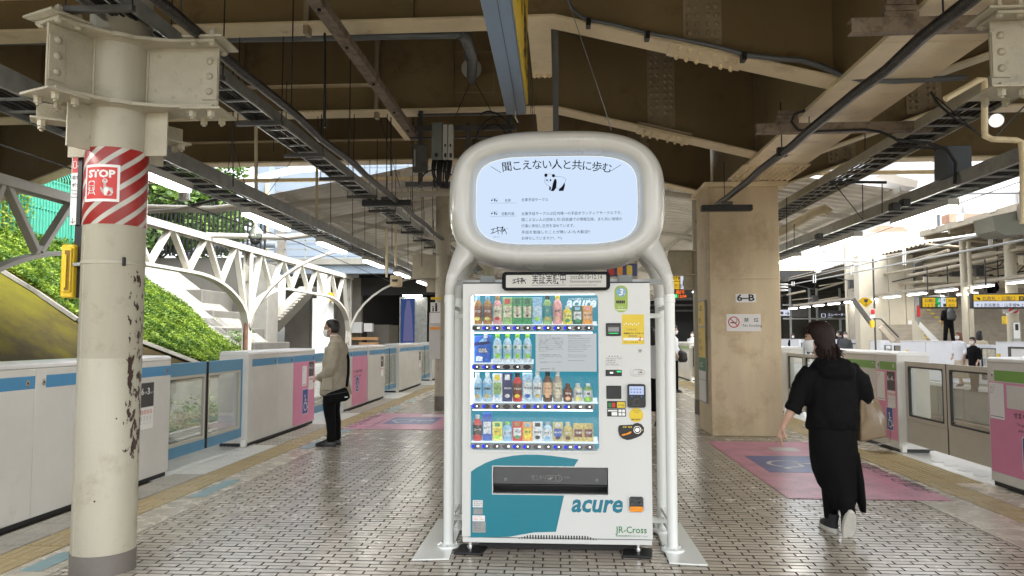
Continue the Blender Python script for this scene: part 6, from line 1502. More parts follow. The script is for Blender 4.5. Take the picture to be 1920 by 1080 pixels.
# grey pipes on the right
t = thing('cream_pipe','bent cream conduit dropping past the bolted joint at the right edge','pipe',tuple(at(1845,200,5.4)))
make('pipe',M['cream'],t,lambda m:m.tube([at(x,y,5.4) for x,y in ((1772,186),(1835,150),(1846,150),(1846,160),(1846,240),(1847,255),(1860,261),(1905,263),(1915,266),(1918,300),(1918,420))],.022,10),smooth=50)
t = thing('bulkhead_lamp','round white lamp glowing beside the bent cream conduit','lamp',tuple(at(1868,230,6.2)))
make('lamp_glass',emit('bulkhead_glow',(1,.95,.9),1.1),t,lambda m:m.ball(at(1868,226,6.2),.055),smooth=True);make('lamp_base',M['darkgal'],t,lambda m:m.box(at(1850,217,6.2).x,at(1885,217,6.2).x,6.2,6.3,at(1868,222,6.2).z,at(1868,212,6.2).z),bevel=.01)
t = thing('switch_box','dark blue grey box hanging over the right lamp tray','cabinet',tuple(at(1790,330,7.6)))
a = at(1767,333,7.6);b_ = at(1811,277,7.6)
make('box',mat('blue_grey_box',(.07,.09,.11),.5),t,lambda m:m.box(a.x,b_.x,7.5,7.75,a.z,b_.z),bevel=.006)
make('cable',M['rubber'],t,lambda m:m.tube([at(x,y,7.45) for x,y in ((1680,262),(1740,268),(1775,280),(1792,305),(1790,345))],.016,8),smooth=50)
make('mount_rail',M['black'],t,lambda m:m.tube([at(1675,274,7.6),at(1815,278,7.6)],.015,6))
t = thing('black_cable','thick black cable looping under the cream girder right of the pillar','cable',tuple(at(1600,245,7.8)))
make('cable',M['rubber'],t,lambda m:m.tube([at(x,y,7.75) for x,y in ((1510,207),(1490,214),(1484,228),(1496,243),(1520,247),(1560,245),(1620,243),(1650,247),(1675,258),(1695,272),(1720,276),(1760,278))],.014,8),smooth=50)
t = thing('speaker_unit','pair of small black speakers clipped to the right lamp tray','speaker',tuple(at(1690,385,8.2)))
for (x0,x1,y0,y1) in ((1673,1690,379,394),(1693,1708,372,386),(1533,1545,437,447)):
 a = at(x0,y1,8.0);b_ = at(x1,y0,8.0);make('speaker',M['black'],t,lambda m:m.box(a.x,b_.x,8.0,8.1,a.z,b_.z),bevel=.01)
t = thing('hanger_rods','thin black rods and diagonal stays holding the right cable trays','rods',(4,8,3.6))
for (p,q,Y) in (((1622,180),(1622,300),9.2),((1753,280),(1753,362),8.4),((1617,345),(1618,412),9),((1654,345),(1654,400),9),((1517,150),(1517,232),7.9),((1565,345),(1618,412),9),((1475,370),(1475,470),11),((1489,420),(1489,460),12),((1755,182),(1840,255),6.8),((1860,262),(1920,200),5.6)):
 make('rod',M['black'],t,lambda m:m.tube([at(*p,Y),at(*q,Y)],.006,5))
make('cross_bar',M['black'],t,lambda m:m.tube([at(1555,341,9),at(1662,342,9)],.018,6))
make('diagonal_cable',M['black'],t,lambda m:m.tube([at(x,y,7) for x,y in ((1745,172),(1760,196),(1790,222),(1830,245))],.012,6))
# fat duct bend
t = thing('fat_duct','short fat cream duct bend under the right cable tray beside the pillar','duct',tuple(at(1545,395,12.5)))
make('duct',M['cream'],t,lambda m:m.tube([at(x,y,Y) for x,y,Y in ((1462,436,14.5),(1500,415,13.5),(1530,397,12.8),(1548,391,12.6),(1556,398,12.6))],.085,16),smooth=50)
# hanging signs between machine and pillar
t = thing('direction_sign','hanging yellow and white station sign with departure board seen between machine and pillar','sign',tuple(at(1275,550,19)))
Fg = F_front(0,19,0)
def cg(px,py):q = at(px or 1265,py or 535,19);return q.x,q.z
def rg(m,x0,y0,x1,y1,d0,d1):a0,b0 = cg(x0,y1);a1,b1 = cg(x1,y0);m.fbox(Fg,a0,a1,b0,b1,d0,d1)
make('case',M['black'],t,lambda m:rg(m,1235,509,1298,560,-.2,0))
M['litwhite'] = emit('lit_sign_white',(.80,.84,1),.85);M['lityel'] = emit('lit_sign_yellow',(1,.62,.04),.75);M['litgreen'] = emit('lit_sign_green',(.05,.5,.15),.8);M['ledor'] = emit('led_orange',(1,.18,.03),1.2)
make('yellow_panel',M['lityel'],t,lambda m:[rg(m,1240,514,1274,527,.002,.01),rg(m,1240,528,1274,542,.002,.01)]);make('white_panel',M['litwhite'],t,lambda m:rg(m,1276,515,1293,542,.002,.01));make('green_panel',M['litgreen'],t,lambda m:rg(m,1294.5,515,1298,542,.002,.01))
make('panel_print',M['ink'],t,lambda m:[text(m,Fg,'↑',cg(1266,0)[0],cg(0,526)[1],.17,d=.012),text(m,Fg,'上野',cg(1251,0)[0],cg(0,525)[1],.13,d=.012),text(m,Fg,'東京方面',cg(1247,0)[0],cg(0,539)[1],.11,d=.012),rg(m,1280,526,1290,536,.012,.013)])
make('led_lettering',M['ledor'],t,lambda m:[text(m,Fg,'大崎・品川',cg(1242,0)[0],cg(0,550)[1],.11,d=.004,bold=.03),text(m,Fg,'12:04',cg(1270,0)[0],cg(0,558)[1],.10,d=.004,bold=.03)])
make('led_green',M['greenled'],t,lambda m:text(m,Fg,'上野方面',cg(1243,0)[0],cg(0,557.5)[1],.09,d=.004,bold=.03))
t = thing('drink_poster','small dark blue drinks poster showing above the vending machine\'s right end','poster',tuple(at(1165,508,7.5)))
a = at(1138,518,7.5);b_ = at(1194,494,7.5)
make('board',mat('navy_poster',(.02,.03,.14),.4),t,lambda m:m.box(a.x,b_.x,7.5,7.52,a.z,b_.z))
for k,(x,c_) in enumerate(((1141,'redink'),(1157,'orangeink'),(1175,'stickyel'))):
 p = at(x + 4,516,7.49);make('printed_can',M[c_],t,lambda m:m.prism(F_front(0,7.4995,0),rrect(p.x - .02,p.x + .035,p.z,p.z + .10,.012,3),.0005,.003))
# ================================================================== PEOPLE
def RZ(a,loc):return Matrix.Translation(Vector(loc)) @ Matrix.Rotation(a,4,'Z')
def add_head(m,M4,c,s=1.0,n=20):
 """face looks along +x of M4; c = head centre"""
 rg_ = [(-.115,.048,.018,.018),(-.105,.040,.040,.034),(-.085,.028,.060,.050),(-.055,.016,.076,.060),(-.02,.008,.088,.068),(.02,.002,.094,.074),(.055,-.002,.092,.075),(.085,-.005,.078,.064),(.105,-.006,.052,.042),(.117,-.006,.015,.012)]
 m.loft([(c[0] + cx * s,c[1],c[2] + z * s,rx * s,ry * s) for z,cx,rx,ry in rg_],n,M=M4)
 m.loft([(c[0] + .085 * s,c[1],c[2] - .045 * s,.012 * s,.014 * s),(c[0] + .098 * s,c[1],c[2] - .035 * s,.020 * s,.013 * s),(c[0] + .092 * s,c[1],c[2] - .005 * s,.012 * s,.008 * s),(c[0] + .086 * s,c[1],c[2] + .02 * s,.006 * s,.006 * s)],10,M=M4)
 for sd in (-1,1):m.ball((c[0] - .008 * s,c[1] + sd * .076 * s,c[2] - .012 * s),.020 * s,.012 * s,.032 * s,10,6,M=M4)
def add_mask(m,M4,c,s=1.0):
 vs = [];n = 14;zs = [(-.105,.040,.046,.040),(-.085,.030,.068,.056),(-.060,.024,.080,.064),(-.035,.024,.090,.067),(-.012,.014,.092,.070)]
 for z,cx,rx,ry in zs:
  for k in range(n + 1):
   a = R(-82 + 164 * k / n);vs.append(M4 @ Vector((c[0] + (cx + (rx + .004) * math.cos(a)) * s,c[1] + (ry + .004) * s * math.sin(a),c[2] + z * s)))
 fs = [(i * (n + 1) + k,i * (n + 1) + k + 1,(i + 1) * (n + 1) + k + 1,(i + 1) * (n + 1) + k) for i in range(len(zs) - 1) for k in range(n)]
 m.add(vs,fs)
 for sd in (-1,1):
  m.tube([M4 @ Vector((c[0] + .03 * s,c[1] + sd * .071 * s,c[2] - .02 * s)),M4 @ Vector((c[0] - .01 * s,c[1] + sd * .082 * s,c[2] + .012 * s))],.002,4)
  m.tube([M4 @ Vector((c[0] + .03 * s,c[1] + sd * .062 * s,c[2] - .08 * s)),M4 @ Vector((c[0] - .01 * s,c[1] + sd * .082 * s,c[2] - .035 * s))],.002,4)
def add_hair(m,M4,c,s=1.0,style='short',seed=1):
 rnd = random.Random(seed);wob = lambda i,a:.03 * math.sin(a * 7 + i * 2.1) + .02 * math.sin(a * 13 + i)
 if style == 'short':
  m.loft([(c[0] - .040 * s,c[1],c[2] - .065 * s,.050 * s,.060 * s),(c[0] - .030 * s,c[1],c[2] - .03 * s,.072 * s,.078 * s),(c[0] - .024 * s,c[1],c[2] + .01 * s,.084 * s,.084 * s),(c[0] - .010 * s,c[1],c[2] + .05 * s,.098 * s,.086 * s),(c[0] - .004 * s,c[1],c[2] + .09 * s,.094 * s,.078 * s),(c[0] - .002 * s,c[1],c[2] + .12 * s,.068 * s,.056 * s),(c[0],c[1],c[2] + .134 * s,.020 * s,.018 * s)],28,M=M4,wob=wob)
 else:
  m.loft([(c[0] - .055 * s,c[1],c[2] - .235 * s,.030 * s,.050 * s),(c[0] - .050 * s,c[1],c[2] - .20 * s,.062 * s,.088 * s),(c[0] - .040 * s,c[1],c[2] - .13 * s,.080 * s,.100 * s),(c[0] - .032 * s,c[1],c[2] - .06 * s,.082 * s,.098 * s),(c[0] - .024 * s,c[1],c[2] + .0,.092 * s,.096 * s),(c[0] - .010 * s,c[1],c[2] + .05 * s,.102 * s,.092 * s),(c[0] - .004 * s,c[1],c[2] + .09 * s,.094 * s,.080 * s),(c[0] - .002 * s,c[1],c[2] + .12 * s,.068 * s,.056 * s),(c[0],c[1],c[2] + .134 * s,.020 * s,.018 * s)],32,M=M4,wob=wob)
def add_hand(m,M4,w,d,side=1,curl=.5,s=1.0,up=Vector((0,0,1))):
 """w wrist point, d direction of the fingers; five separate bent fingers"""
 d = Vector(d).normalized();u = Vector(up);across = d.cross(u)
 across = across.normalized() * side;pal = across.cross(d) * side
 P = lambda a,b,c_:M4 @ (Vector(w) + (d * a + across * b + pal * c_) * s)
 m.tube([P(0,0,0),P(.03,0,0),P(.06,.0,.002),P(.088,.0,.006)],[.021 * s,.027 * s,.032 * s,.030 * s],10,ry=.55)
 for k,(b,ln,r_) in enumerate(((.028,.068,.0085),(.010,.076,.009),(-.009,.071,.0088),(-.027,.056,.0078))):
  c1 = curl * (.9 + .12 * k)
  p0 = (.080,b * .92,.006);a1 = c1 * .6;a2 = c1 * 1.3;a3 = c1 * 1.8
  p1 = (p0[0] + ln * .42 * math.cos(a1),b,p0[2] - ln * .42 * math.sin(a1));p2 = (p1[0] + ln * .32 * math.cos(a2),b,p1[2] - ln * .32 * math.sin(a2));p3 = (p2[0] + ln * .26 * math.cos(a3),b,p2[2] - ln * .26 * math.sin(a3))
  m.tube([P(*p0),P(*p1),P(*p2),P(*p3)],[r_ * s,r_ * s,r_ * .92 * s,r_ * .7 * s],8)
 m.tube([P(.018,.022,0),P(.045,.044,-.010),P(.070,.052,-.022),P(.088,.050,-.032)],[.012 * s,.0115 * s,.010 * s,.007 * s],8)
def remesh(o,vox=.008,sm=3):
 r_ = o.modifiers.new('remesh','REMESH');r_.mode = 'VOXEL';r_.voxel_size = vox;r_.use_smooth_shade = True
 if sm:k = o.modifiers.new('smooth','SMOOTH');k.iterations = sm;k.factor = .5
 return o
def tubeM(m,M4,pts,rs,n=12,ry=None):m.tube([M4 @ Vector(p) for p in pts],rs,n,ry=ry)
# ---- man in the khaki jacket (looks towards -X), local +x = forward
P0 = Vector((-3.02,9.92,0));Mm = RZ(math.pi,P0)
man = thing('person','man in khaki jacket and white mask standing sideways with a black shoulder bag','person',P0)
m = MB()
# local: x forward, z up.  (figures measured from the photograph: 1.68 m tall)
add_head(m,Mm,(.045,0,1.565),.98)
tubeM(m,Mm,[(-.02,0,1.36),(.0,0,1.43),(.02,0,1.50)],[.075,.058,.055])
m.loft([(-.02,0,.84,.08,.12),(-.03,0,1.0,.10,.14),(-.045,0,1.2,.11,.165),(-.05,0,1.34,.09,.16),(-.04,0,1.40,.05,.09)],16,M=Mm)
for sd in (-1,1):
 tubeM(m,Mm,[(-.01,sd * .085,.86),(.0,sd * .088,.50),(-.015,sd * .09,.10),(-.012,sd * .09,.05)],[.06,.045,.036,.034])
 tubeM(m,Mm,[(-.04,sd * .17,1.36),(-.05,sd * .235,1.12),(.14,sd * .12,.93),(.20,sd * .04,.905)],[.055,.045,.036,.03])
add_hand(m,Mm,(.19,-.05,.905),(.55,.75,-.18),side=-1,curl=.55)
add_hand(m,Mm,(.19,.06,.915),(.5,-.8,-.1),side=1,curl=.5)
remesh(m.build('body',M['skinshade'],man),.0075,2)
make('eye',M['ink'],man,lambda m:[m.ball((.045 + .083,s_ * .030,1.565 + .018),.008,.010,.005,8,6,M=Mm) for s_ in (-1,1)])
make('mask',M['mask'],man,lambda m:add_mask(m,Mm,(.045,0,1.565),.98),smooth=True)
h = make('hair',M['hair'],man,lambda m:add_hair(m,Mm,(.035,0,1.568),1.0),smooth=True)
hp = h.modifiers.new('sub','SUBSURF');hp.levels = 1;hp.render_levels = 1
def glasses(m):
 for sd in (-1,1):
  K = Fr(Mm @ Vector((.142,sd * .034,1.580)),Vector((0,-1,0)) ,Vector((0,0,1)))
  K = Fr(Mm @ Vector((.140,sd * .034,1.580)),(0,1,0),(0,0,1))
  m.ring(K,rrect(-.026,.026,-.016,.016,.008,3),rrect(-.023,.023,-.013,.013,.007,3),-.001,.001)
  m.tube([Mm @ Vector((.138,sd * .060,1.585)),Mm @ Vector((.03,sd * .082,1.583))],.0018,5)
make('glasses',M['darkgal'],man,glasses)
# trousers
def trousers(m):
 m.loft([(-.02,0,.80,.115,.155),(-.02,0,.90,.115,.16)],20,M=Mm)
 for sd,fx in ((-1,0),(1,.012)):
  w_ = lambda i,a:.035 * math.sin(3 * a + i * 1.7)
  m.loft([(-.012 + fx,sd * .088,.065,.062,.060),(-.020 + fx,sd * .088,.10,.066,.062),(-.018 + fx,sd * .088,.18,.060,.062),(-.012 + fx,sd * .088,.30,.068,.066),(.012 + fx,sd * .088,.46,.078,.074),(.018 + fx,sd * .085,.56,.088,.082),(-.005 + fx,sd * .082,.72,.108,.092),(-.02,sd * .078,.90,.112,.098)],20,M=Mm,wob=w_)
remesh(make('trousers',M['blackcloth'],man,trousers),.011,2)
def shoes(m):
 for sd,fx in ((-1,0),(1,.012)):
  y = sd * .092
  m.loft([(.055 + fx,y,.0,.140,.048),(.055 + fx,y,.022,.145,.052),(.052 + fx,y,.045,.135,.047),(.02 + fx,y,.075,.085,.044),(-.02 + fx,y,.10,.055,.045),(-.022 + fx,y,.115,.050,.042)],20,M=Mm)
make('shoes',M['shoe'],man,shoes,smooth=60)
def jacket(m):
 w_ = lambda i,a:.022 * math.sin(2 * a + i * 1.3) + .018 * math.sin(5 * a + i * 2.2)
 m.loft([(-.030,0,.675,.195,.215),(-.030,0,.69,.205,.225),(-.024,0,.78,.196,.222),(-.018,0,.90,.182,.215),(-.022,0,1.04,.170,.210),(-.030,0,1.17,.160,.212),(-.040,0,1.27,.146,.208),(-.045,0,1.345,.122,.192),(-.040,0,1.39,.094,.145),(-.030,0,1.42,.075,.095),(-.015,0,1.455,.066,.070),(-.010,0,1.475,.064,.068)],36,M=Mm,wob=w_)
 for sd in (-1,1):
  tubeM(m,Mm,[(-.045,sd * .150,1.345),(-.05,sd * .205,1.28),(-.055,sd * .240,1.17),(-.045,sd * .248,1.06),(-.01,sd * .235,1.0),(.06,sd * .185,.955),(.135,sd * .115,.925),(.175,sd * .075,.91)],[.075,.082,.076,.072,.072,.064,.054,.050],16)
  tubeM(m,Mm,[(.16,sd * .085,.915),(.185,sd * .068,.908)],[.056,.053],14)
jk = remesh(make('jacket',M['khaki'],man,jacket),.009,3)
dsp = bpy.data.textures.new('folds','CLOUDS');dsp.noise_scale = .11;dsp.noise_depth = 2
dm = jk.modifiers.new('folds','DISPLACE');dm.texture = dsp;dm.strength = .028;dm.mid_level = .5;dm.texture_coords = 'LOCAL'
make('shirt_collar',M['mask'],man,lambda m:m.loft([(.0,0,1.44,.058,.060),(.008,0,1.485,.060,.060)],16,M=Mm),smooth=True)
make('pocket',M['khaki'],man,lambda m:m.add([Mm @ Vector(p) for p in ((.10,.232,.76),(-.06,.238,.76),(-.05,.232,.93),(.08,.224,.93),(.10,.24,.76),(-.06,.246,.76),(-.05,.240,.93),(.08,.232,.93))],[(4,5,6,7),(0,1,5,4),(1,2,6,5),(2,3,7,6),(3,0,4,7)]))
bag = thing('shoulder_bag','black shoulder bag hanging at the hip of the man in the khaki jacket','bag',Mm @ Vector((-.14,.26,.62)))
Kb = Fr(Mm @ Vector((0,.262,0)),Mm.to_3x3() @ Vector((-1,0,0)),(0,0,1))   # u = backwards, +X
sg = 1 if Kb.n.y < 0 else -1
make('bag_body',M['blackcloth'],bag,lambda m:m.prism(Kb,[(.03,.575),(.25,.620),(.295,.655),(.285,.70),(.24,.80),(.05,.735),(-.02,.70),(-.03,.62)],-.05,.05),bevel=.02)
make('zip_tag',M['paper'],bag,lambda m:m.prism(Kb,[(.245,.665),(.285,.67),(.285,.682),(.245,.678)],.052 * sg,.054 * sg))
make('strap',M['blackcloth'],bag,lambda m:m.tube([Mm @ Vector(p) for p in ((-.245,.23,.80),(-.245,.16,.98),(-.215,.06,1.15),(-.155,-.02,1.32),(-.08,-.08,1.42),(.03,-.14,1.38))],.020,8,ry=.4))
make('flap_seam',M['shoe'],bag,lambda m:m.stroke(Kb,[(-.01,.69),(.10,.71),(.27,.74)],.010,.051 * sg,.054 * sg))
# ---- woman in black walking away, head turned left; local +x = forward (+Y world), +y = left (-X)
Pw = Vector((2.06,5.78,0));Mw = RZ(math.pi / 2,Pw)
wom = thing('person','woman in black hooded top and long black skirt walking away, head turned left','person',Pw)
# head: centre about x=2.02 world, turned to the left
Mh = Matrix.Translation(Mw @ Vector((.02,.075,1.455))) @ Matrix.Rotation(math.pi / 2 + R(68),4,'Z') @ Matrix.Rotation(R(6),4,'Y')
m = MB();add_head(m,Mh,(0,0,0),.95)
tubeM(m,Mw,[(.0,.03,1.20),(.01,.05,1.30),(.02,.065,1.39)],[.07,.052,.050])
m.loft([(0,0,.78,.10,.14),(0,0,1.0,.09,.12),(0,0,1.2,.09,.15),(0,.02,1.27,.06,.10)],16,M=Mw)
# legs: right foot planted behind, left... near heel lifted
tubeM(m,Mw,[(0,.05,.85),(.06,.01,.46),(.07,-.005,.12),(.07,-.005,.07)],[.07,.045,.034,.032])
tubeM(m,Mw,[(0,-.06,.85),(.05,-.05,.47),(-.09,-.062,.20),(-.115,-.062,.165)],[.07,.045,.034,.032])
# left arm hanging out, bare forearm; right arm bent to hold the bag
tubeM(m,Mw,[(0,.17,1.20),(-.01,.255,.98),(-.02,.325,.86),(.0,.365,.775)],[.045,.040,.032,.022])
add_hand(m,Mw,(.0,.363,.785),(.12,.10,-1),side=-1,curl=.30,s=1.0,up=Vector((0,1,0)))
tubeM(m,Mw,[(0,-.15,1.20),(-.0,-.25,1.0),(.06,-.29,.85),(.10,-.28,.80)],[.045,.040,.032,.022])
add_hand(m,Mw,(.10,-.28,.80),(.3,0,-1),side=1,curl=1.1,s=.95,up=Vector((0,1,0)))
remesh(m.build('body',M['skin'],wom),.0072,2)
make('mask',M['mask'],wom,lambda m:add_mask(m,Mh,(0,0,0),.97),smooth=True)
make('eye',M['ink'],wom,lambda m:[m.ball((.082,s_ * .030,.018),.008,.010,.005,8,6,M=Mh) for s_ in (-1,1)])
def whair(m):
 add_hair(m,Mh,(-.008,0,.002),.98,'bob')
 rnd = random.Random(3)
 for k in range(70):           # loose strand tips at nape and fringe
  a = R(rnd.uniform(70,290));z0 = rnd.uniform(-.20,-.05);r0 = .085
  p0 = Vector((-.04 + r0 * math.cos(a),r0 * math.sin(a),z0));fl = rnd.uniform(.01,.05)
  p1 = p0 + Vector((math.cos(a) * .02,math.sin(a) * .02,-.05));p2 = p1 + Vector((math.cos(a) * fl,math.sin(a) * fl,-rnd.uniform(.0,.04)))
  m.tube([Mh @ p0,Mh @ p1,Mh @ p2],[.009,.006,.001],5)
 for k in range(22):
  a = R(rnd.uniform(-60,60));p0 = Vector((.088 * math.cos(a) - .0,.08 * math.sin(a),.085));p1 = p0 + Vector((.014,.004,-.03));p2 = p1 + Vector((.004,0,-.022))
  m.tube([Mh @ p0,Mh @ p1,Mh @ p2],[.010,.007,.001],5)
hw = make('hair',M['hairbrown'],wom,whair,smooth=True)
def top(m):
 w_ = lambda i,a:.025 * math.sin(2 * a + i) + .02 * math.sin(5 * a + i * 2.3)
 m.loft([(0,.0,.770,.135,.175),(0,.0,.790,.150,.190),(-.01,-.002,.86,.152,.196),(-.01,-.008,.98,.145,.190),(-.012,-.012,1.08,.135,.185),(-.012,-.012,1.17,.125,.182),(-.01,-.004,1.23,.105,.160),(-.005,.010,1.275,.080,.115),(.0,.03,1.31,.065,.080)],36,M=Mw,wob=w_)
 tubeM(m,Mw,[(-.01,.135,1.21),(-.01,.185,1.14),(-.015,.225,1.05),(-.02,.262,.97),(-.02,.285,.925)],[.072,.078,.072,.066,.060],16)
 tubeM(m,Mw,[(-.02,.28,.935),(-.02,.298,.905)],[.066,.062],16)
 tubeM(m,Mw,[(-.01,-.140,1.20),(-.01,-.205,1.13),(-.005,-.240,1.04),(.01,-.262,.95),(.04,-.275,.88)],[.075,.080,.072,.066,.058],16)
 # hood lying on the back
 m.loft([(-.085,-.02,1.13,.045,.08),(-.115,-.025,1.18,.055,.125),(-.105,-.015,1.24,.070,.135),(-.07,.0,1.285,.060,.115),(-.04,.01,1.305,.04,.08)],20,M=Mw)
 m.ball((-.06,-.145,1.225),.055,.050,.045,12,8,M=Mw)
tp = remesh(make('hooded_top',M['blackcloth'],wom,top),.010,3)
dm = tp.modifiers.new('folds','DISPLACE');dm.texture = dsp;dm.strength = .030;dm.mid_level = .5;dm.texture_coords = 'LOCAL'
def skirt(m):
 w_ = lambda i,a:.03 * math.sin(4 * a + i * .8) + .015 * math.sin(9 * a)
 m.loft([(-.01,-.066,.185,.095,.072),(.005,-.066,.27,.115,.108),(.02,-.048,.36,.135,.148),(.02,-.030,.46,.150,.165),(.01,-.012,.56,.150,.168),(.0,-.005,.66,.148,.170),(.0,.0,.78,.140,.168),(0,0,.86,.125,.160)],36,M=Mw,wob=w_,cap=False)
 # loose panel on the right that hangs lower
 m.loft([(-.02,-.205,.165,.04,.018),(-.02,-.195,.24,.055,.030),(-.02,-.180,.38,.07,.035),(-.01,-.160,.6,.06,.03)],14,M=Mw,wob=w_)
sk = make('skirt',M['blackcloth'],wom,skirt,smooth=True)
# trousers hem below the skirt
make('leggings',M['blackcloth'],wom,lambda m:[tubeM(m,Mw,[(.06,.01,.46),(.07,-.005,.10)],[.065,.050],14),tubeM(m,Mw,[(.05,-.05,.47),(-.10,-.062,.20),(-.125,-.062,.165)],[.070,.056,.050],14)],smooth=True)
M['sole'] = mat('white_rubber_sole',(.60,.58,.52),.6,vary=.1,scale=20)
M['sneaker'] = mat('black_canvas',(.018,.018,.02),.7,vary=.2,scale=20)
def shoe(Mf,nm):
 s = make('sneaker',M['sneaker'],wom,lambda m:m.loft([(.06,0,.028,.125,.044),(.058,0,.05,.118,.043),(.02,0,.08,.08,.040),(-.02,0,.115,.048,.037),(-.028,0,.135,.040,.034)],20,M=Mf),smooth=50)
 make('sole',M['sole'],s,lambda m:[m.loft([(.06,0,.0,.128,.043),(.06,0,.012,.135,.048),(.06,0,.034,.130,.046)],22,M=Mf)] ,smooth=50)
 make('laces',M['sole'],s,lambda m:[m.tube([Mf @ Vector((.02 + k * .02,-.03,.088 - k * .010)),Mf @ Vector((.026 + k * .02,.03,.088 - k * .010))],.003,5) for k in range(3)])
Mf1 = RZ(math.pi / 2 + R(6),Mw @ Vector((.05,-.005,.0)))
# rear foot: heel lifted, toe on the ground, sole turned to the camera
Mf2 = Matrix.Translation(Mw @ Vector((-.12,-.062,.185))) @ Matrix.Rotation(math.pi / 2,4,'Z') @ Matrix.Rotation(R(66),4,'Y') @ Matrix.Translation((.03,0,-.06))
shoe(Mf1,'a');shoe(Mf2,'b')
# carrier bag
cb2 = thing('carrier_bag','brown paper bag inside a clear plastic carrier held at the woman\'s right side','bag',Mw @ Vector((.1,-.36,.75)))
Kc = Fr(Mw @ Vector((.04,-.0,0)),(1,0,0),(0,0,1))
make('paper_bag',M['kraft'],cb2,lambda m:m.prism(Kc,[(.19,.68),(.385,.72),(.385,.86),(.33,1.00),(.20,1.0)],-.07,.09),bevel=.012)
M['film'] = glass('clear_carrier_film',(.93,.93,.92),.06,rough=.2,haze=.0,hazecol=(.7,.7,.68))
def film(m):
 w_ = lambda i,a:.07 * math.sin(5 * a + i * 1.9) + .05 * math.sin(9 * a + i)
 m.loft([(.0,-.24,.655,.07,.08),(.0,-.30,.68,.10,.125),(.0,-.305,.76,.10,.125),(.0,-.30,.86,.09,.105),(.0,-.275,.96,.07,.07),(.0,-.25,1.04,.03,.03)],30,M=Mw,wob=w_)
make('plastic_film',M['film'],cb2,film,smooth=True)
# ---- simple but complete figures for the distance
def figure(label,x,y,z,ang,h,topc,botc,hairc='hair',mask_=True,skirt_=False,bagc=None,style='short',arm=.0,step=.12,group=None,backpack=False,white=None):
 Mf = RZ(ang,(x,y,z));k = h / 1.68
 S_ = Matrix.Scale(k,4);Q = Mf @ S_
 t = thing('person',label,'person',(x,y,z),group)
 m = MB();add_head(m,Q,(.03,0,1.565),.98,12)
 tubeM(m,Q,[(0,0,1.36),(.01,0,1.5)],[.06 * k,.055 * k],8)
 m.loft([(0,0,.82,.09,.14),(0,0,1.2,.10,.16),(0,0,1.38,.05,.10)],10,M=Q)
 for s_ in (-1,1):
  tubeM(m,Q,[(0,s_ * .08,.86),(s_ * step * .6,s_ * .085,.48),(s_ * step,s_ * .085,.06)],[.08 * k,.055 * k,.04 * k],8)
  tubeM(m,Q,[(0,s_ * .17,1.34),(-.02,s_ * .23,1.1),(.08 + arm,s_ * .2,.92 + arm * .6)],[.05 * k,.04 * k,.03 * k],8)
  add_hand(m,Q,(.08 + arm,s_ * .2,.92 + arm * .6),(.4 + arm,0,-.8 + arm),side=s_,curl=.5,s=1)
 remesh(m.build('body',M['skin'],t),.016,1)
 make('hair',M[hairc],t,lambda m:add_hair(m,Q,(.024,0,1.567),1.0,style),smooth=True)
 if mask_:make('mask',M['mask'],t,lambda m:add_mask(m,Q,(.03,0,1.565),.98),smooth=True)
 def tpf(m):
  m.loft([(0,0,.80,.13,.175),(0,0,1.0,.12,.17),(0,0,1.22,.125,.19),(0,0,1.36,.10,.16),(0,0,1.43,.055,.07)],16,M=Q)
  for s_ in (-1,1):tubeM(m,Q,[(0,s_ * .15,1.35),(-.02,s_ * .225,1.12),(.04 + arm * .6,s_ * .21,.99 + arm * .3)],[.07 * k,.06 * k,.05 * k],10)
 remesh(make('top',M[topc],t,tpf),.018,1)
 if skirt_:make('skirt',M[botc],t,lambda m:m.loft([(0,0,.25,.20,.22),(0,0,.85,.12,.16),(0,0,.9,.11,.15)],18,M=Q,wob=lambda i,a:.05 * math.sin(7 * a)),smooth=True)
 else:make('trousers',M[botc],t,lambda m:[m.loft([(s_ * step,s_ * .085,.05,.06,.058),(s_ * step * .55,s_ * .085,.48,.075,.072),(0,s_ * .075,.88,.10,.09)],12,M=Q) for s_ in (-1,1)],smooth=True)
 make('shoes',M['shoe'],t,lambda m:[m.loft([(s_ * step + .05,s_ * .085,0,.13,.045),(s_ * step + .045,s_ * .085,.04,.12,.045),(s_ * step,s_ * .085,.08,.06,.04)],12,M=Q) for s_ in (-1,1)],smooth=60)
 if bagc:
  b = thing('handbag' if not backpack else 'backpack','black bag held in front by the man in the white shirt' if not backpack else 'grey backpack of the person climbing the far stairs','bag',(x,y,z + 1))
  if backpack:remesh(make('bag_body',M[bagc],b,lambda m:m.loft([(-.20,0,1.0,.06,.12),(-.22,0,1.05,.10,.15),(-.21,0,1.3,.09,.15),(-.18,0,1.42,.04,.08)],14,M=Q)),.02,2)
  else:
   remesh(make('bag_body',M[bagc],b,lambda m:m.loft([(.26,-.0,.76,.08,.10),(.27,0,.82,.12,.13),(.26,0,1.0,.10,.12),(.22,0,1.06,.05,.07)],14,M=Q)),.02,2)
   make('strap',M[bagc],b,lambda m:m.tube([Q @ Vector(p) for p in ((.2,.1,1.0),(.05,.19,1.2),(-.02,.1,1.42))],.012,6))
 return t
M['whiteshirt'] = mat('white_shirt',(.70,.72,.76),.7,vary=.05);M['greycloth'] = mat('dark_grey_cloth',(.06,.065,.07),.8,vary=.1);M['beigecloth'] = mat('beige_cloth',(.55,.48,.38),.8,vary=.1)
M['brownhair'] = mat('light_brown_hair',(.16,.07,.035),.5,vary=.2,scale=30);M['navycloth'] = mat('navy_cloth',(.02,.025,.05),.8,vary=.1)
figure('man in a white shirt and dark trousers between the machine and the pillar, head bent',3.02,19.7,0,R(-35),1.74,'whiteshirt','blackcloth',bagc='rubber',arm=.10,step=.03)
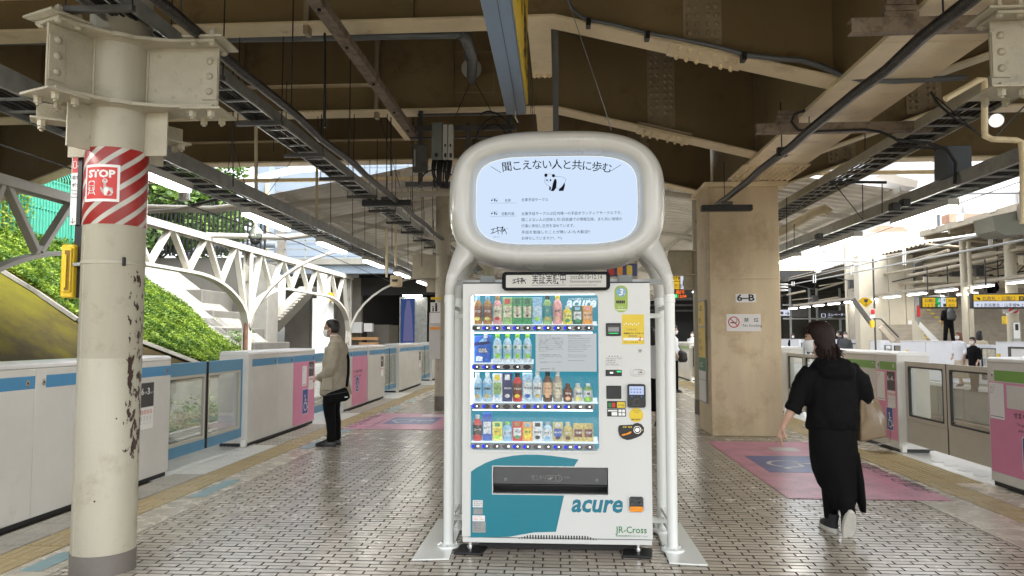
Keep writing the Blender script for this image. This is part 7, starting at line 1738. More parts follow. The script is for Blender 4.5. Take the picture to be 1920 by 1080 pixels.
figure('person in a pale top and dark skirt almost hidden behind the screen\'s right legs',1.55,12.5,0,R(90),1.6,'whiteshirt','blackcloth',skirt_=True,style='bob')
# ================================================================== LEFT BANK
M['retwall'] = mat('weathered_retaining_wall',(.24,.235,.21),.85,vary=.2,scale=1.2,bump=.3,bscale=12,dirt=.5,dirtcol=(.10,.10,.075),dscale=1.6,streak=True)
M['kerbc'] = mat('pale_concrete',(.22,.215,.19),.8,vary=.12,scale=3,dirt=.2,dirtcol=(.2,.19,.15))
def mossmat():
 m_,nt,out = newmat('mossy_concrete');p = nt.nodes.new('ShaderNodeBsdfPrincipled');L(nt,p.outputs[0],out.inputs[0]);p.inputs['Roughness'].default_value = .95;p.inputs['Specular IOR Level'].default_value = .1
 geo = nt.nodes.new('ShaderNodeNewGeometry');sp = nt.nodes.new('ShaderNodeSeparateXYZ');L(nt,geo.outputs[0],sp.inputs[0])
 n = nt.nodes.new('ShaderNodeTexNoise');n.inputs['Scale'].default_value = 1.1;n.inputs['Detail'].default_value = 10;n.inputs['Roughness'].default_value = .7;L(nt,geo.outputs[0],n.inputs['Vector'])
 z = nt.nodes.new('ShaderNodeMapRange');z.inputs[1].default_value = .5;z.inputs[2].default_value = 3.2;z.inputs[3].default_value = -.28;z.inputs[4].default_value = .30;L(nt,sp.outputs[2],z.inputs[0])
 a = nt.nodes.new('ShaderNodeMath');a.operation = 'ADD';L(nt,n.outputs[0],a.inputs[0]);L(nt,z.outputs[0],a.inputs[1])
 cr = nt.nodes.new('ShaderNodeValToRGB');L(nt,a.outputs[0],cr.inputs[0])
 cr.color_ramp.elements[0].position = .30;cr.color_ramp.elements[0].color = (.040,.032,.016,1);cr.color_ramp.elements[1].position = .78;cr.color_ramp.elements[1].color = (.105,.098,.010,1)
 e = cr.color_ramp.elements.new(.5);e.color = (.070,.060,.012,1)
 L(nt,cr.outputs[0],p.inputs['Base Color'])
 n2 = nt.nodes.new('ShaderNodeTexNoise');n2.inputs['Scale'].default_value = 22;n2.inputs['Detail'].default_value = 6;L(nt,geo.outputs[0],n2.inputs['Vector'])
 b = nt.nodes.new('ShaderNodeBump');b.inputs['Strength'].default_value = .7;b.inputs['Distance'].default_value = .03;L(nt,n2.outputs[0],b.inputs['Height']);L(nt,b.outputs[0],p.inputs['Normal']);return m_
M['moss'] = mossmat()
def sl_(x):return .4 + .75 * (-x - 9.5)
m = MB()
xs = [-9.5,-14.2,-40];zs = [.4,sl_(-14.2),sl_(-14.2) + .3]
emb = make('embankment',M['moss'],None,lambda m:m.add([(-9.55,-6,.36),(-14.2,-6,sl_(-14.2)),(-60,-6,4.6),(-60,26.5,4.6),(-14.2,26.5,sl_(-14.2)),(-9.55,26.5,.36),(-9.55,-6,-1.3),(-60,-6,-1.3),(-60,26.5,-1.3),(-9.55,26.5,-1.3)],[(0,5,4,1),(1,4,3,2),(0,1,2,7,6),(5,9,8,3,4),(6,9,5,0)]),kind='structure')
t = thing('retaining_wall','weathered grey retaining wall at the foot of the green bank','wall',(-9.45,10,-1.1))
make('wall_face',M['retwall'],t,lambda m:m.box(-9.62,-9.42,-6,27,-1.15,.40),bevel=.01)
me = None
for i in range(28):
 if me is None:o = make('coping_stone',M['kerbc'],t,lambda m:m.box(-9.68,-9.36,-1,.17,.402,.50),bevel=.008);me = o.data
 else:c = bpy.data.objects.new('coping_stone',me);c.location = (0,i * 1.2,random.uniform(-.006,.006));link(c,t);b = c.modifiers.new('b','BEVEL');b.width = .008
t = thing('trough_wall','low pale concrete cable trough beside the left track, under the shrubs','kerb',(-8.2,14,-1.05))
me = None
for i in range(30):
 if me is None:o = make('trough_block',M['kerbc'],t,lambda m:[m.box(-8.35,-8.22,4,4.98,-1.06,-.62),m.box(-8.1,-7.98,4,4.98,-1.06,-.72),m.box(-8.219,-8.101,4,4.98,-.80,-.74)],bevel=.006);me = o.data
 else:c = bpy.data.objects.new('trough_block',me);c.location = (random.uniform(-.01,.01),i * 1.0,random.uniform(-.01,.01));link(c,t)
# curb between moss and leaves (runs down the slope)
t = thing('slope_kerb','pale concrete kerb running down the slope between the mossy slab and the green leaves','kerb',(-12,17,2))
kp = [(-14.1,16.2),(-13.0,16.4),(-12.3,16.75),(-11.4,17.0),(-10.7,18.5),(-10.2,19.4),(-9.7,20.3)]
for i in range(len(kp) - 1):
 (x0,y0),(x1,y1) = kp[i],kp[i + 1]
 make('kerb_stone',M['retwall'],t,lambda m:m.beam((x0,y0,sl_(x0) + .03),(x1,y1,sl_(x1) + .03),.13,.10),bevel=.01)
# leaves
def leafmat(name,c1,c2,tr=.35):
 m_,nt,out = newmat(name);p = nt.nodes.new('ShaderNodeBsdfPrincipled');p.inputs['Roughness'].default_value = .55
 an = nt.nodes.new('ShaderNodeAttribute');an.attribute_name = 'tone'
 x = nt.nodes.new('ShaderNodeMix');x.data_type = 'RGBA';L(nt,an.outputs['Fac'],x.inputs[0]);x.inputs[6].default_value = tuple(c1) + (1,);x.inputs[7].default_value = tuple(c2) + (1,)
 L(nt,x.outputs[2],p.inputs['Base Color']);tl = nt.nodes.new('ShaderNodeBsdfTranslucent');L(nt,x.outputs[2],tl.inputs[0])
 mx = nt.nodes.new('ShaderNodeMixShader');mx.inputs[0].default_value = tr;L(nt,p.outputs[0],mx.inputs[1]);L(nt,tl.outputs[0],mx.inputs[2]);L(nt,mx.outputs[0],out.inputs[0]);return m_
M['leafbright'] = leafmat('bright_ground_leaves',(.05,.12,.012),(.31,.43,.05))
M['leafdark'] = leafmat('tree_leaves',(.035,.075,.018),(.12,.20,.05))
M['leafmid'] = leafmat('shrub_leaves',(.06,.13,.025),(.22,.34,.07))
M['leafyel'] = leafmat('yellow_green_vine_leaves',(.14,.24,.03),(.38,.42,.06))
def leaves(name,pts,size,mt,parent=None,nrm=None,flat=.5,seed=1):
 rs = np.random.RandomState(seed);P = np.array(pts,dtype=np.float64);N = len(P)
 d1 = rs.normal(size=(N,3));d1[:,2] *= flat;d1 /= np.linalg.norm(d1,axis=1)[:,None]
 d2 = rs.normal(size=(N,3));d2[:,2] *= flat;d2 -= d1 * (d1 * d2).sum(1)[:,None];d2 /= np.linalg.norm(d2,axis=1)[:,None]
 s = size * rs.uniform(.55,1.35,N)[:,None];a = d1 * s;b = d2 * s * .55
 V = np.stack([P - a,P - b * .9 + a * .1,P + a,P + b * .9 + a * .1],1).reshape(-1,3)
 if parent is not None:o_ = origin(parent);V = V - np.array(o_)
 me = bpy.data.meshes.new(name);me.vertices.add(4 * N);me.vertices.foreach_set('co',V.ravel());me.loops.add(4 * N);me.loops.foreach_set('vertex_index',np.arange(4 * N,dtype=np.int32))
 me.polygons.add(N);me.polygons.foreach_set('loop_start',np.arange(0,4 * N,4,dtype=np.int32));me.update(calc_edges=True)
 at3 = me.attributes.new('tone','FLOAT','FACE');at3.data.foreach_set('value',np.clip(rs.uniform(0,1,N) * .7 + .45 * np.sin(P[:,0] * 5.1 + 2 * np.sin(P[:,1] * 3.7)) * np.sin(P[:,1] * 4.3 + P[:,2] * 6),0,1).astype(np.float32));me.materials.append(mt)
 return link(bpy.data.objects.new(name,me),parent)
rs = np.random.RandomState(5)
# ground cover on the slope beyond the kerb
def above_kerb(x,y):
 for (x0,y0),(x1,y1) in zip(kp,kp[1:]):
  if x0 <= x <= x1:return y > y0 + (y1 - y0) * (x - x0) / (x1 - x0) + .1
 return y > 20.3 if x > -9.7 else y > 16.2
pts = []
while len(pts) < 75000:
 x = rs.uniform(-14.3,-9.55);y = rs.uniform(16,26.3)
 if above_kerb(x,y) and y < 23.3 + .25 * math.sin(x * 3) and math.sin(x * 3.1 + 2 * math.sin(y * 2.7)) * math.sin(y * 3.9) > -.86:pts.append((x,y,sl_(x) + rs.uniform(0,.15) + .05 * math.sin(x * 2.3) * math.sin(y * 1.9) + .08))
tag(leaves('ground_cover',pts,.040,M['leafbright'],flat=.45),'dense bright green leafy ground cover on the bank','ground cover',kind='stuff')
pts = []
for i in range(9000):
 x = rs.uniform(-16,-14.0);y = rs.uniform(12,21);pts.append((x,y,sl_(-14.2) + rs.uniform(0,.35)))
tag(leaves('ground_cover',pts,.06,M['leafbright'],seed=3),'bright weeds along the foot of the green fence','ground cover',kind='stuff')
# shrubs at the foot of the retaining wall
for k,(y,w_,h_) in enumerate(((13.2,.9,.85),(14.2,.55,1.15),(15.1,.8,.55),(16.6,.9,.55),(17.6,.8,.6),(18.7,.9,.6),(19.8,.7,.5),(21.5,.8,.7),(23.3,.8,.6))):
 t = thing('shrub',['tall','low'][h_ < .8] + ' green shrub at the foot of the retaining wall, ' + o8[k] + ' from the camera','shrub',(-9.0,y,-1.05),'shrubs along the retaining wall')
 P = [(-8.95 + rs.normal() * .16,y + rs.normal() * w_ * .36,-1.0 + abs(rs.normal() * .45 + .45) * h_) for _ in range(900)]
 leaves('foliage',P,.055,M['leafmid'],t,seed=20 + k)
 make('stem',M['earth'],t,lambda m:[m.tube([(-9,y + d * .5,-1.06),(-8.95,y + d,-1.0 + h_ * .8)],[.015,.006],5) for d in (-.2,0,.2)])
# trees behind
M['bark'] = mat('tree_bark',(.12,.09,.06),.9,vary=.3,scale=10,bump=.6)
def tree(label,x,y,z,h_,r_,n,seed,mt='leafdark',size=.17):
 t = thing('leafy_tree',label,'tree',(x,y,z),'trees above the bank')
 rr = np.random.RandomState(seed);trunk = MB();trunk.tube([(x,y,z - .2),(x + .1,y,z + h_ * .4),(x + .2,y + .1,z + h_ * .75)],[.22,.16,.07],10)
 C_ = []
 for k in range(16):
  a = rr.uniform(0,6.28);e = rr.uniform(.25,1.0);q = (x + math.cos(a) * r_ * rr.uniform(.25,.8),y + math.sin(a) * r_ * rr.uniform(.25,.8),z + h_ * e)
  C_.append((q,rr.uniform(.35,.6) * r_ * .75));trunk.tube([(x + .1,y,z + h_ * e * .5),((x + q[0]) / 2,(y + q[1]) / 2,(z + h_ * e * .5 + q[2]) / 2 + .1),q],[.07,.04,.015],6)
 trunk.build('trunk',M['bark'],t,smooth=60);P = []
 for i in range(n):
  q,s = C_[rr.randint(len(C_))];d = rr.normal(size=3);d /= np.linalg.norm(d);d *= s * rr.uniform(.55,1.05);P.append((q[0] + d[0],q[1] + d[1],q[2] + d[2] * .75))
 leaves('crown',P,size,M[mt],t,seed=seed);return t
tree('broad dark green tree behind the green fence at the far left',-19.0,22,3.5,5.5,3.2,9000,11)
tree('green tree behind the fence just left of the striped column',-16.5,25,3.5,5.0,2.8,8000,12)
tree('pale green tree at the left edge rising over the truss',-22.5,21,3.5,6.5,3.4,9000,13,'leafmid')
tree('green tree right of the striped column above the black bar fence',-15.9,31,4.0,5.5,3.0,8000,14,'leafmid')
tree('dark tree behind the black bar fence',-18.5,33,4.0,6.0,3.2,8000,15)
tree('tall tree far back on the left',-26,33,4.0,8.0,4.5,9000,16)
# green steel fence with vines
M['greenpaint'] = mat('green_fence_paint',(.05,.30,.21),.45,vary=.1,scale=4)
fx = -14.6
t = thing('green_fence','turquoise green steel bar fence overgrown with vines on top of the bank','fence',(fx,15,4))
for y in (10.2,13.2,16.2,18.9,21.4):make('post',M['greenpaint'],t,lambda m:m.box(fx - .07,fx + .07,y - .07,y + .07,3.7,6.15),bevel=.006)
for z in (3.95,5.1,5.95):make('rail',M['greenpaint'],t,lambda m:m.box(fx - .03,fx + .03,10,21.6,z - .03,z + .03),bevel=.004)
me = None;i = 0;y = 10.3
while y < 21.4:
 if me is None:o = make('bar',M['greenpaint'],t,lambda m:m.tube([(fx + .045,y,3.85),(fx + .045,y,6.1),(fx - .15,y,6.5)],.014,6));me = o.data;y0_ = y
 else:place(me,'bar',t,(0,y - y0_,0))
 y += .125
make('green_panel',M['greenpaint'],t,lambda m:m.box(fx - .06,fx + .0,19.2,21.4,3.9,5.95))
P = [(fx + rs.normal() * .12,rs.uniform(10.5,19.5),4.0 + abs(rs.normal()) * .95) for _ in range(9000)]
P = [p for p in P if p[2] < 6.2 and math.sin(p[1] * 2.1) + math.sin(p[1] * 5.3) > -.6]
t = thing('climbing_vine','yellow green climbing plants growing through the green fence','vine',(fx,15,4));leaves('foliage',P,.07,M['leafyel'],t,seed=31)
# dark bar fence further right
t = thing('black_bar_fence','black upright bar fence above the concrete wall right of the striped column','fence',(-15,27.5,4.6))
me = None;xx = -17.5
while xx < -11.1:
 if me is None:o = make('bar',M['black'],t,lambda m:m.box(xx,xx + .06,27.6,27.66,4.55,6.6));me = o.data;x0_ = xx
 else:place(me,'bar',t,(xx - x0_,0,0))
 xx += .17
make('rail',M['black'],t,lambda m:[m.box(-17.5,-11.1,27.67,27.71,z,z + .05) for z in (4.7,6.3)])
# white lattice truss along the track
tx = -8.55
t = thing('lattice_truss','long white riveted lattice truss with arched lower chord over the left track','truss',(tx,10,2))
ZT,ZB0 = 3.92,2.96
posts = [0.0,10,20,30]
make('top_chord',M['whitesteel'],t,lambda m:[m.box(tx - .13,tx + .13,-2,30.2,ZT,ZT + .02),m.box(tx - .13,tx - .11,-2,30.2,ZT - .14,ZT - .0005),m.box(tx + .11,tx + .13,-2,30.2,ZT - .14,ZT - .0005)],bevel=.003)
def archz(y):
 u = (y % 10) / 10;d = min(u,1 - u) * 10
 if d > 3.2:return ZB0
 v = 1 - d / 3.2;return ZB0 - 1.35 * (1 - math.sqrt(max(0,1 - v * v)))
arc = [(tx,y * .25,archz(y * .25)) for y in range(-8,121)]
make('arched_chord',M['whitesteel'],t,lambda m:[m.beam(arc[i],arc[i + 1],.20,.07) for i in range(len(arc) - 1) if abs((arc[i][1] % 10)) > .01 or True])
yy = -1.667;k = 0
while yy < 29.6:
 za = archz(yy);zb_ = archz(yy + 1.667)
 make('diagonal',M['whitesteel'],t,lambda m:m.beam((tx,yy,za + .02),(tx,yy + .83,ZT - .02),.14,.08))
 make('diagonal',M['whitesteel'],t,lambda m:m.beam((tx,yy + .83,ZT - .02),(tx,yy + 1.667,zb_ + .02),.14,.08))
 make('gusset',M['whitesteel'],t,lambda m:m.prism(F_left(tx + .05,yy,0),[(-.12,za),(.12,za),(.06,za + .16),(-.06,za + .16)],0,.012));yy += 1.667
for y in posts:make('post',M['whitesteel'],t,lambda m:[m.box(tx - .10,tx - .07,y - .09,y + .09,-1.1,ZT),m.box(tx + .07,tx + .10,y - .09,y + .09,-1.1,ZT)] + [m.beam((tx,y,-1 + j * .4),(tx,y + (.08 if j % 2 else -.08),-.6 + j * .4),.13,.02) for j in range(12)])
M['rustpost'] = mat('rust_stained_post',(.16,.08,.05),.7,vary=.3,scale=8)
make('rusty_downpipe',M['rustpost'],t,lambda m:m.tube([(tx,19.9,-1),(tx + .02,19.9,2.0)],.05,8))
for y in (20.0,30.0):
 make('cross_rib',M['whitesteel'],t,lambda m:[m.beam((tx + 3.4 * (1 - math.cos(R(a))),y,1.2 + 2.7 * math.sin(R(a))),(tx + 3.4 * (1 - math.cos(R(a + 9))),y,1.2 + 2.7 * math.sin(R(a + 9))),.10,.07) for a in range(0,90,9)])
for i,y in enumerate((6.5,13.5,17.5)):
 make('stay_pipe',M['whitesteel'],t,lambda m:m.tube([(tx,y,ZT),(tx + 2.0,y + .1,ZT - .05),(tx + 3.2,y + .2,ZT + .1)],.07,10),smooth=50)
t = thing('catenary_bracket','cream pipe bracket with insulators between the truss and the left lamp tray','bracket',tuple(at(350,398,13)))
make('arm',M['whitesteel'],t,lambda m:m.tube([at(x,y,13) for x,y in ((270,398),(330,394),(362,388),(402,374),(415,370))],.035,10),smooth=50)
make('insulator',M['lampbody'],t,lambda m:m.tube([at(x,y,13) for x,y in ((345,358),(346,376))],.10,12));make('clamp',M['darkgal'],t,lambda m:m.tube([at(360,385,12.95),at(415,372,12.95)],.03,8))
make('hanging_lamp',M['whitesteel'],t,lambda m:[m.ball(at(393,334,14),.09),m.tube([at(390,308,14),at(392,330,14)],.03,8)],smooth=50)
# blue-grey building, ledge, concrete blocks
b1 = thing('clad_building','large blue grey metal clad building beyond the left tracks','building',(-10,34,4.7))
make('wall',M['cloudbld'],b1,lambda m:m.box(-13.3,-2.5,34,44,4.55,12.5))
make('wall',M['cloudbld'],b1,lambda m:m.box(-13.9,-13.31,33.2,44,4.55,10.2))
for i in range(10):make('cladding_seam',M['cloudbld'],b1,lambda m:m.box(-13.3,-2.5,33.985,33.999,5.2 + i * .6,5.215 + i * .6))
make('door',M['concdark'],b1,lambda m:m.box(-13.2,-12.7,33.96,33.998,4.6,8.3));make('beam',mat('beige_corner_post',(.55,.42,.28),.6),b1,lambda m:m.box(-13.42,-13.30,33.1,33.3,4.55,8.5))
make('eave_band',M['white'],b1,lambda m:m.add([at(400,349,26),at(556,309,26),at(640,306,26),at(640,318,26),at(560,324,26),at(400,356,26)] + [at(x,y,26.4) for x,y in ((400,349),(556,309),(640,306),(640,318),(560,324),(400,356))],[(5,4,3,2,1,0),(6,7,8,9,10,11),(0,1,7,6),(1,2,8,7),(2,3,9,8),(3,4,10,9),(4,5,11,10),(5,0,6,11)]))
make('sign_plate',M['orangeink'],b1,lambda m:m.box(at(430,0,33.9).x,at(446,0,33.9).x,33.9,33.95,at(0,449,33.9).z,at(0,444,33.9).z))
t = thing('footbridge_ledge','pale concrete ledge with steel railing in front of the blue grey building','bridge',(-10,29,4.3))
make('slab',M['kerbc'],t,lambda m:m.box(-12.6,-3.2,28.8,33.9,4.30,4.55),bevel=.01);make('girder',M['cloudbld'],t,lambda m:m.box(-12.6,-3.2,29.0,29.4,3.95,4.298),bevel=.01)
for i in range(12):make('railing_post',M['gal'],t,lambda m:m.box(-12.5 + i * .82,-12.46 + i * .82,28.85,28.89,4.55,5.65))
make('railing',M['gal'],t,lambda m:[m.box(-12.5,-3.3,28.85,28.89,z,z + .04) for z in (5.6,5.25,4.9)])
make('pipe_run',mat('blue_grey_pipe',(.22,.25,.29),.5),t,lambda m:[m.tube([(-14.6,28.3,4.6),(-14.0,28.3,5.0),(-11.0,28.3,5.05)],.13,12),m.tube([(-14.4,28.2,4.3),(-10.8,28.2,4.5)],.13,12)],smooth=50)
t = thing('concrete_abutment','stained concrete wall and stepped blocks right of the green bank','wall',(-13,27,1))
make('wall',M['concrete'],t,lambda m:m.box(-17.5,-11.6,27.8,28.6,-1.2,4.5),bevel=.02)
make('wall_pier',M['kerbc'],t,lambda m:m.box(-11.6,-10.9,27.3,28.4,-1.2,4.2),bevel=.02)
def blk(x0,x1,y0,y1,z0,z1,mt='concrete'):make('step_block',M[mt],t,lambda m:m.box(x0,x1,y0,y1,z0,z1),bevel=.03)
blk(-15,-12.4,25.2,27.7,-1,3.1);blk(-13.4,-11.7,24.6,27.6,-1,2.35);blk(-12.4,-11.0,24.2,27.5,-1,1.75);blk(-11.4,-10.0,24.0,27.3,-1,1.25);blk(-10.2,-9.4,24.4,27,-1,.75)
for (x,y,z) in ((-13.0,24.9,2.4),(-12.0,24.6,1.8),(-10.6,24.2,1.3),(-14.2,25.4,3.1)):
 tt = thing('weed_clump','weed tuft on the concrete steps, ' + {-13.0:'second from the top',-12.0:'third from the top',-10.6:'lowest',-14.2:'highest'}[x],'weed',(x,y,z),'weeds on the concrete steps')
 leaves('foliage',[(x + rs.normal() * .22,y + rs.normal() * .15,z + abs(rs.normal()) * .16) for _ in range(260)],.05,M['leafmid'],tt,seed=int(40 + x))
for i in range(5):
 for j in range(3):make('slope_slab',M['retwall'],t,lambda m:m.add([(-9.6 - i * .42,23.6 + j * .5,sl_(-9.6 - i * .42) + .05),(-9.98 - i * .42,23.6 + j * .5,sl_(-9.98 - i * .42) + .05),(-9.98 - i * .42,24.05 + j * .5,sl_(-9.98 - i * .42) + .05),(-9.6 - i * .42,24.05 + j * .5,sl_(-9.6 - i * .42) + .05)],[(0,3,2,1)]))
make('paved_slope',M['retwall'],t,lambda m:m.add([(x,y,sl_(x) + .05) for x,y in ((-9.56,23.3),(-14.19,23.3),(-14.19,26.6),(-9.56,26.6))],[(0,3,2,1)]))
t = thing('underpass_wall','dark brown panelled wall with a door below the footbridge ledge','wall',(-8,31,0))
for i in range(3):make('panel',M['concdark'],t,lambda m:m.box(-11.6 + i * 1.1,-10.52 + i * 1.1,31,31.3,-1.2,3.94),bevel=.01)
dr = make('door',M['retwall'],t,lambda m:m.box(-10.35,-9.35,30.9,30.99,-1.1,2.7),bevel=.006)
make('door_plate',mat('tan_plate',(.42,.28,.15),.6),dr,lambda m:[m.box(-10.0,-9.7,30.88,30.899,2.15,2.35),m.box(-9.98,-9.75,30.88,30.899,1.7,2.0)])
make('small_boxes',M['white'],t,lambda m:[m.box(-8.7,-8.2,30.7,30.95,1.6,2.05),m.box(-8.1,-7.75,30.7,30.95,1.65,2.0)])
make('cable_glow',mat('amber_cables',(.5,.28,.12),.5),t,lambda m:[m.box(-8.7,-7.5,30.7,30.9,1.3,1.42),m.box(-8.3,-7.5,30.7,30.9,1.05,1.2)])
t = thing('steel_stair','white painted stair stringer climbing right to the ledge beside the green bank','stair',(-11,29.5,1))
make('stringer',M['whitesteel'],t,lambda m:m.prism(F_front(0,29.2,0),[(at(479,625,29).x,at(0,625,29).z),(at(512,622,29).x,at(0,622,29).z),(at(590,540,29).x,at(0,540,29).z),(at(566,541,29).x,at(0,541,29).z),(at(509,594,29).x,at(0,594,29).z)],-.5,.5),bevel=.02)
for i in range(12):
 f = i / 12;p = at(525 + 62 * f,600 - 62 * f,29);make('tread',M['whitesteel'],t,lambda m:m.box(p.x - .05,p.x + .18,28.6,28.69,p.z,p.z + .06))
t = thing('white_column','bright white concrete column under the footbridge, behind the khaki jacket man','column',tuple(at(600,650,28)))
a = at(594,540,28);b_ = at(613,540,28);make('shaft',M['white'],t,lambda m:[m.box(a.x,b_.x,28,28.5,1.5,4.0),m.box(a.x - .13,b_.x + .1,27.9,28.6,-1.2,2.9)],bevel=.02)
t = thing('yellow_light_box','small yellow box hanging under the footbridge beside the white column','lamp',tuple(at(619,555,28)))
a = at(615,565,28);b_ = at(623,548,28);make('box',M['yellow'],t,lambda m:m.box(a.x,b_.x,28,28.2,a.z,b_.z),bevel=.01)
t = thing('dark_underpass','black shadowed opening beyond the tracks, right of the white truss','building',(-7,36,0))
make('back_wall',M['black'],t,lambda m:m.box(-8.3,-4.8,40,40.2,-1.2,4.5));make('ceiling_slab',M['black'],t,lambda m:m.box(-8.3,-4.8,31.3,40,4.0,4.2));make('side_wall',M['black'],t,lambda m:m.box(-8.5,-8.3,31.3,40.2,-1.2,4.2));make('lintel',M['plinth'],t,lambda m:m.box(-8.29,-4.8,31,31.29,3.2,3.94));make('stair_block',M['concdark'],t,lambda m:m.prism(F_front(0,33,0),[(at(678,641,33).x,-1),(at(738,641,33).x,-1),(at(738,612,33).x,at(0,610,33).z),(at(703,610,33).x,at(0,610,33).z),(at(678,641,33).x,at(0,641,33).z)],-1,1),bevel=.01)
t = thing('lit_poster','tall lit blue poster panel with pale vertical shape left of the slim column','poster',tuple(at(770,640,26)))
a = at(751,640,26);b_ = at(782,560,26);make('frame',M['gal'],t,lambda m:m.box(a.x - .05,b_.x + .35,26,26.1,a.z - .3,b_.z + .05),bevel=.01)
M['litblue'] = emit('lit_poster_blue',(.10,.18,.50),.35);M['litpale'] = emit('lit_poster_pale',(.30,.30,.62),.4)
make('picture',M['litblue'],t,lambda m:m.box(a.x,b_.x - .08,25.97,25.999,a.z - .2,b_.z));make('print',M['litpale'],t,lambda m:m.prism(F_front(0,25.968,0),[(a.x + .10,a.z),(a.x + .46,a.z),(a.x + .40,b_.z - .5),(a.x + .33,b_.z - .05),(a.x + .22,b_.z - .05),(a.x + .14,b_.z - .5)],0,.002))
make('poster_tube',M['tube'],t,lambda m:m.box(a.x + .1,b_.x + .2,25.8,25.86,b_.z + .08,b_.z + .12))
# ================================================================== OPPOSITE PLATFORM (right)
PX = 12.1
op = make('opposite_platform',M['kerbc'],None,lambda m:m.box(PX,24,-4,90,-1.2,0),kind='structure')
for i in range(24):make('edge_panel',M['kerbc'],op,lambda m:m.box(PX - .05,PX - .002,8 + i * 1.5,9.46 + i * 1.5,-1.02,-.12),bevel=.006)
make('edge_coping',M['palefloor'],op,lambda m:m.box(PX - .12,PX + .3,-4,60,-.11,.004),bevel=.01)
M['opwhite'] = mat('bright_gate_white',(.78,.80,.84),.35,vary=.03)
def opgate(y0,y1,label,inset=False,yellow=None):
 t = thing('platform_gate_wall',label,'gate wall',(PX + .15,y0,0),'white gate walls of the opposite platform')
 F = F_right(PX + .15,y1,0);Ln = y1 - y0
 make('body',M['opwhite'],t,lambda m:m.fbox(F,0,Ln,.02,1.28,-.35,0),bevel=.01);make('cap',M['gatecap'],t,lambda m:m.fbox(F,-.01,Ln + .01,1.282,1.31,-.36,.01),bevel=.006)
 make('seam',M['plinth'],t,lambda m:m.fbox(F,Ln * .48,Ln * .48 + .012,.05,1.27,.0005,.002))
 if inset:
  w_ = make('service_panel',M['gatecap'],t,lambda m:m.fbox(F,Ln * .15,Ln * .62,.1,1.12,.0005,.004));make('panel_frame',M['darkgal'],w_,lambda m:m.ring(F,[(Ln * .13,.08),(Ln * .64,.08),(Ln * .64,1.18),(Ln * .13,1.18)],[(Ln * .16,.10),(Ln * .61,.10),(Ln * .61,1.13),(Ln * .16,1.13)],.001,.012))
  make('red_notice',M['redink'],w_,lambda m:m.fbox(F,Ln * .36,Ln * .46,.88,1.0,.0045,.006));make('mechanism',M['ink'],w_,lambda m:[m.fbox(F,Ln * .2,Ln * .26,.8,.84,.0045,.01),m.fbox(F,Ln * .22,Ln * .24,.6,.9,.0045,.01),m.fbox(F,Ln * .19,Ln * .28,.66,.70,.0045,.012)])
 if yellow:make('yellow_handle',M['yellow'],t,lambda m:[m.fbox(F,Ln * yellow,Ln * yellow + .12,.75,.98,.002,.03),m.fbox(F,Ln * yellow,Ln * yellow + .12,.35,.62,.002,.03),m.fbox(F,Ln * yellow + .03,Ln * yellow + .09,.62,.75,.002,.02)])
 return t
def opglass(y0,y1,label):
 t = thing('glass_gate',label,'platform gate',(PX + .25,y0,0),'glass gates of the opposite platform');F = F_right(PX + .25,y1,0);Ln = y1 - y0
 for a0,a1 in ((0.02,Ln / 2 - .02),(Ln / 2 + .02,Ln - .02)):
  lf = make('door_leaf',M['opwhite'],t,lambda m:m.ring(F,[(a0,.08),(a1,.08),(a1,1.22),(a0,1.22)],[(a0 + .09,.2),(a1 - .06,.2),(a1 - .06,1.12),(a0 + .09,1.12)],-.02,.02),bevel=.004)
  make('pane',M['glass'],lf,lambda m:m.fbox(F,a0 + .09,a1 - .06,.2,1.12,-.004,.004));make('gasket',M['black'],lf,lambda m:m.ring(F,rrect(a0 + .09,a1 - .06,.2,1.12,.02,3),rrect(a0 + .11,a1 - .08,.22,1.10,.03,3),-.01,.022))
opgate(17.2,21.6,'bright white gate wall with service panel on the opposite platform, at the right edge',inset=True,yellow=.02)
opglass(21.6,23.6,'glass gate of the opposite platform in front of the woman in the pale skirt')
opgate(23.6,27.4,'bright white gate wall with yellow handles on the opposite platform',yellow=.12)
opglass(27.4,29.0,'glass gate of the opposite platform left of the stair block')
opgate(29.0,32.2,'bright white gate wall with service panel behind the head of the woman in black',inset=True,yellow=.05)
opglass(32.2,33.9,'glass gate of the opposite platform hidden behind the woman in black');opgate(33.9,37.0,'distant bright gate wall just right of the pillar',inset=True);opglass(37.0,38.6,'distant glass gate of the opposite platform');opgate(38.6,42,'most distant bright gate wall beside the pillar')
opgate(12.4,15.2,'bright white gate wall of the opposite platform outside the right edge')
def ap(px,py,Y):return at(px,py,Y)
# stair block, stairs
sb_ = thing('stair_block','cream panelled concrete stair block on the opposite platform','building',(14,29,0))
M['creamwall'] = mat('cream_wall_panels',(.56,.51,.40),.6,vary=.08,scale=1.5)
def Xat(px,Y):return at(px,600,Y).x
def Zat(py,Y):return at(1650,py,Y).z
yb_ = 30.0
wx = [Xat(px,yb_) for px in (1612,1640,1668,1700,1716)]
for i in range(len(wx) - 1):make('wall_panel',M['creamwall'],sb_,lambda m:m.box(wx[i] + .01,wx[i + 1] - .01,yb_,yb_ + .5,0,4.66),bevel=.01)
make('parapet',M['creamwall'],sb_,lambda m:m.prism(F_front(0,26.4,0),[(Xat(1712,26.4),0),(Xat(1770,26.4),0),(Xat(1716,26.4),Zat(603,26.4)),(Xat(1712,26.4),Zat(600,26.4))],-.1,.1),bevel=.01)
make('dark_side',M['gal'],sb_,lambda m:m.box(Xat(1716,yb_),Xat(1727,yb_),yb_,yb_ + .3,Zat(610,yb_),Zat(550,yb_)))
make('red_sign',M['redink'],sb_,lambda m:m.box(Xat(1720,yb_),Xat(1725,yb_),yb_ - .05,yb_ - .005,Zat(594,yb_),Zat(573,yb_)))
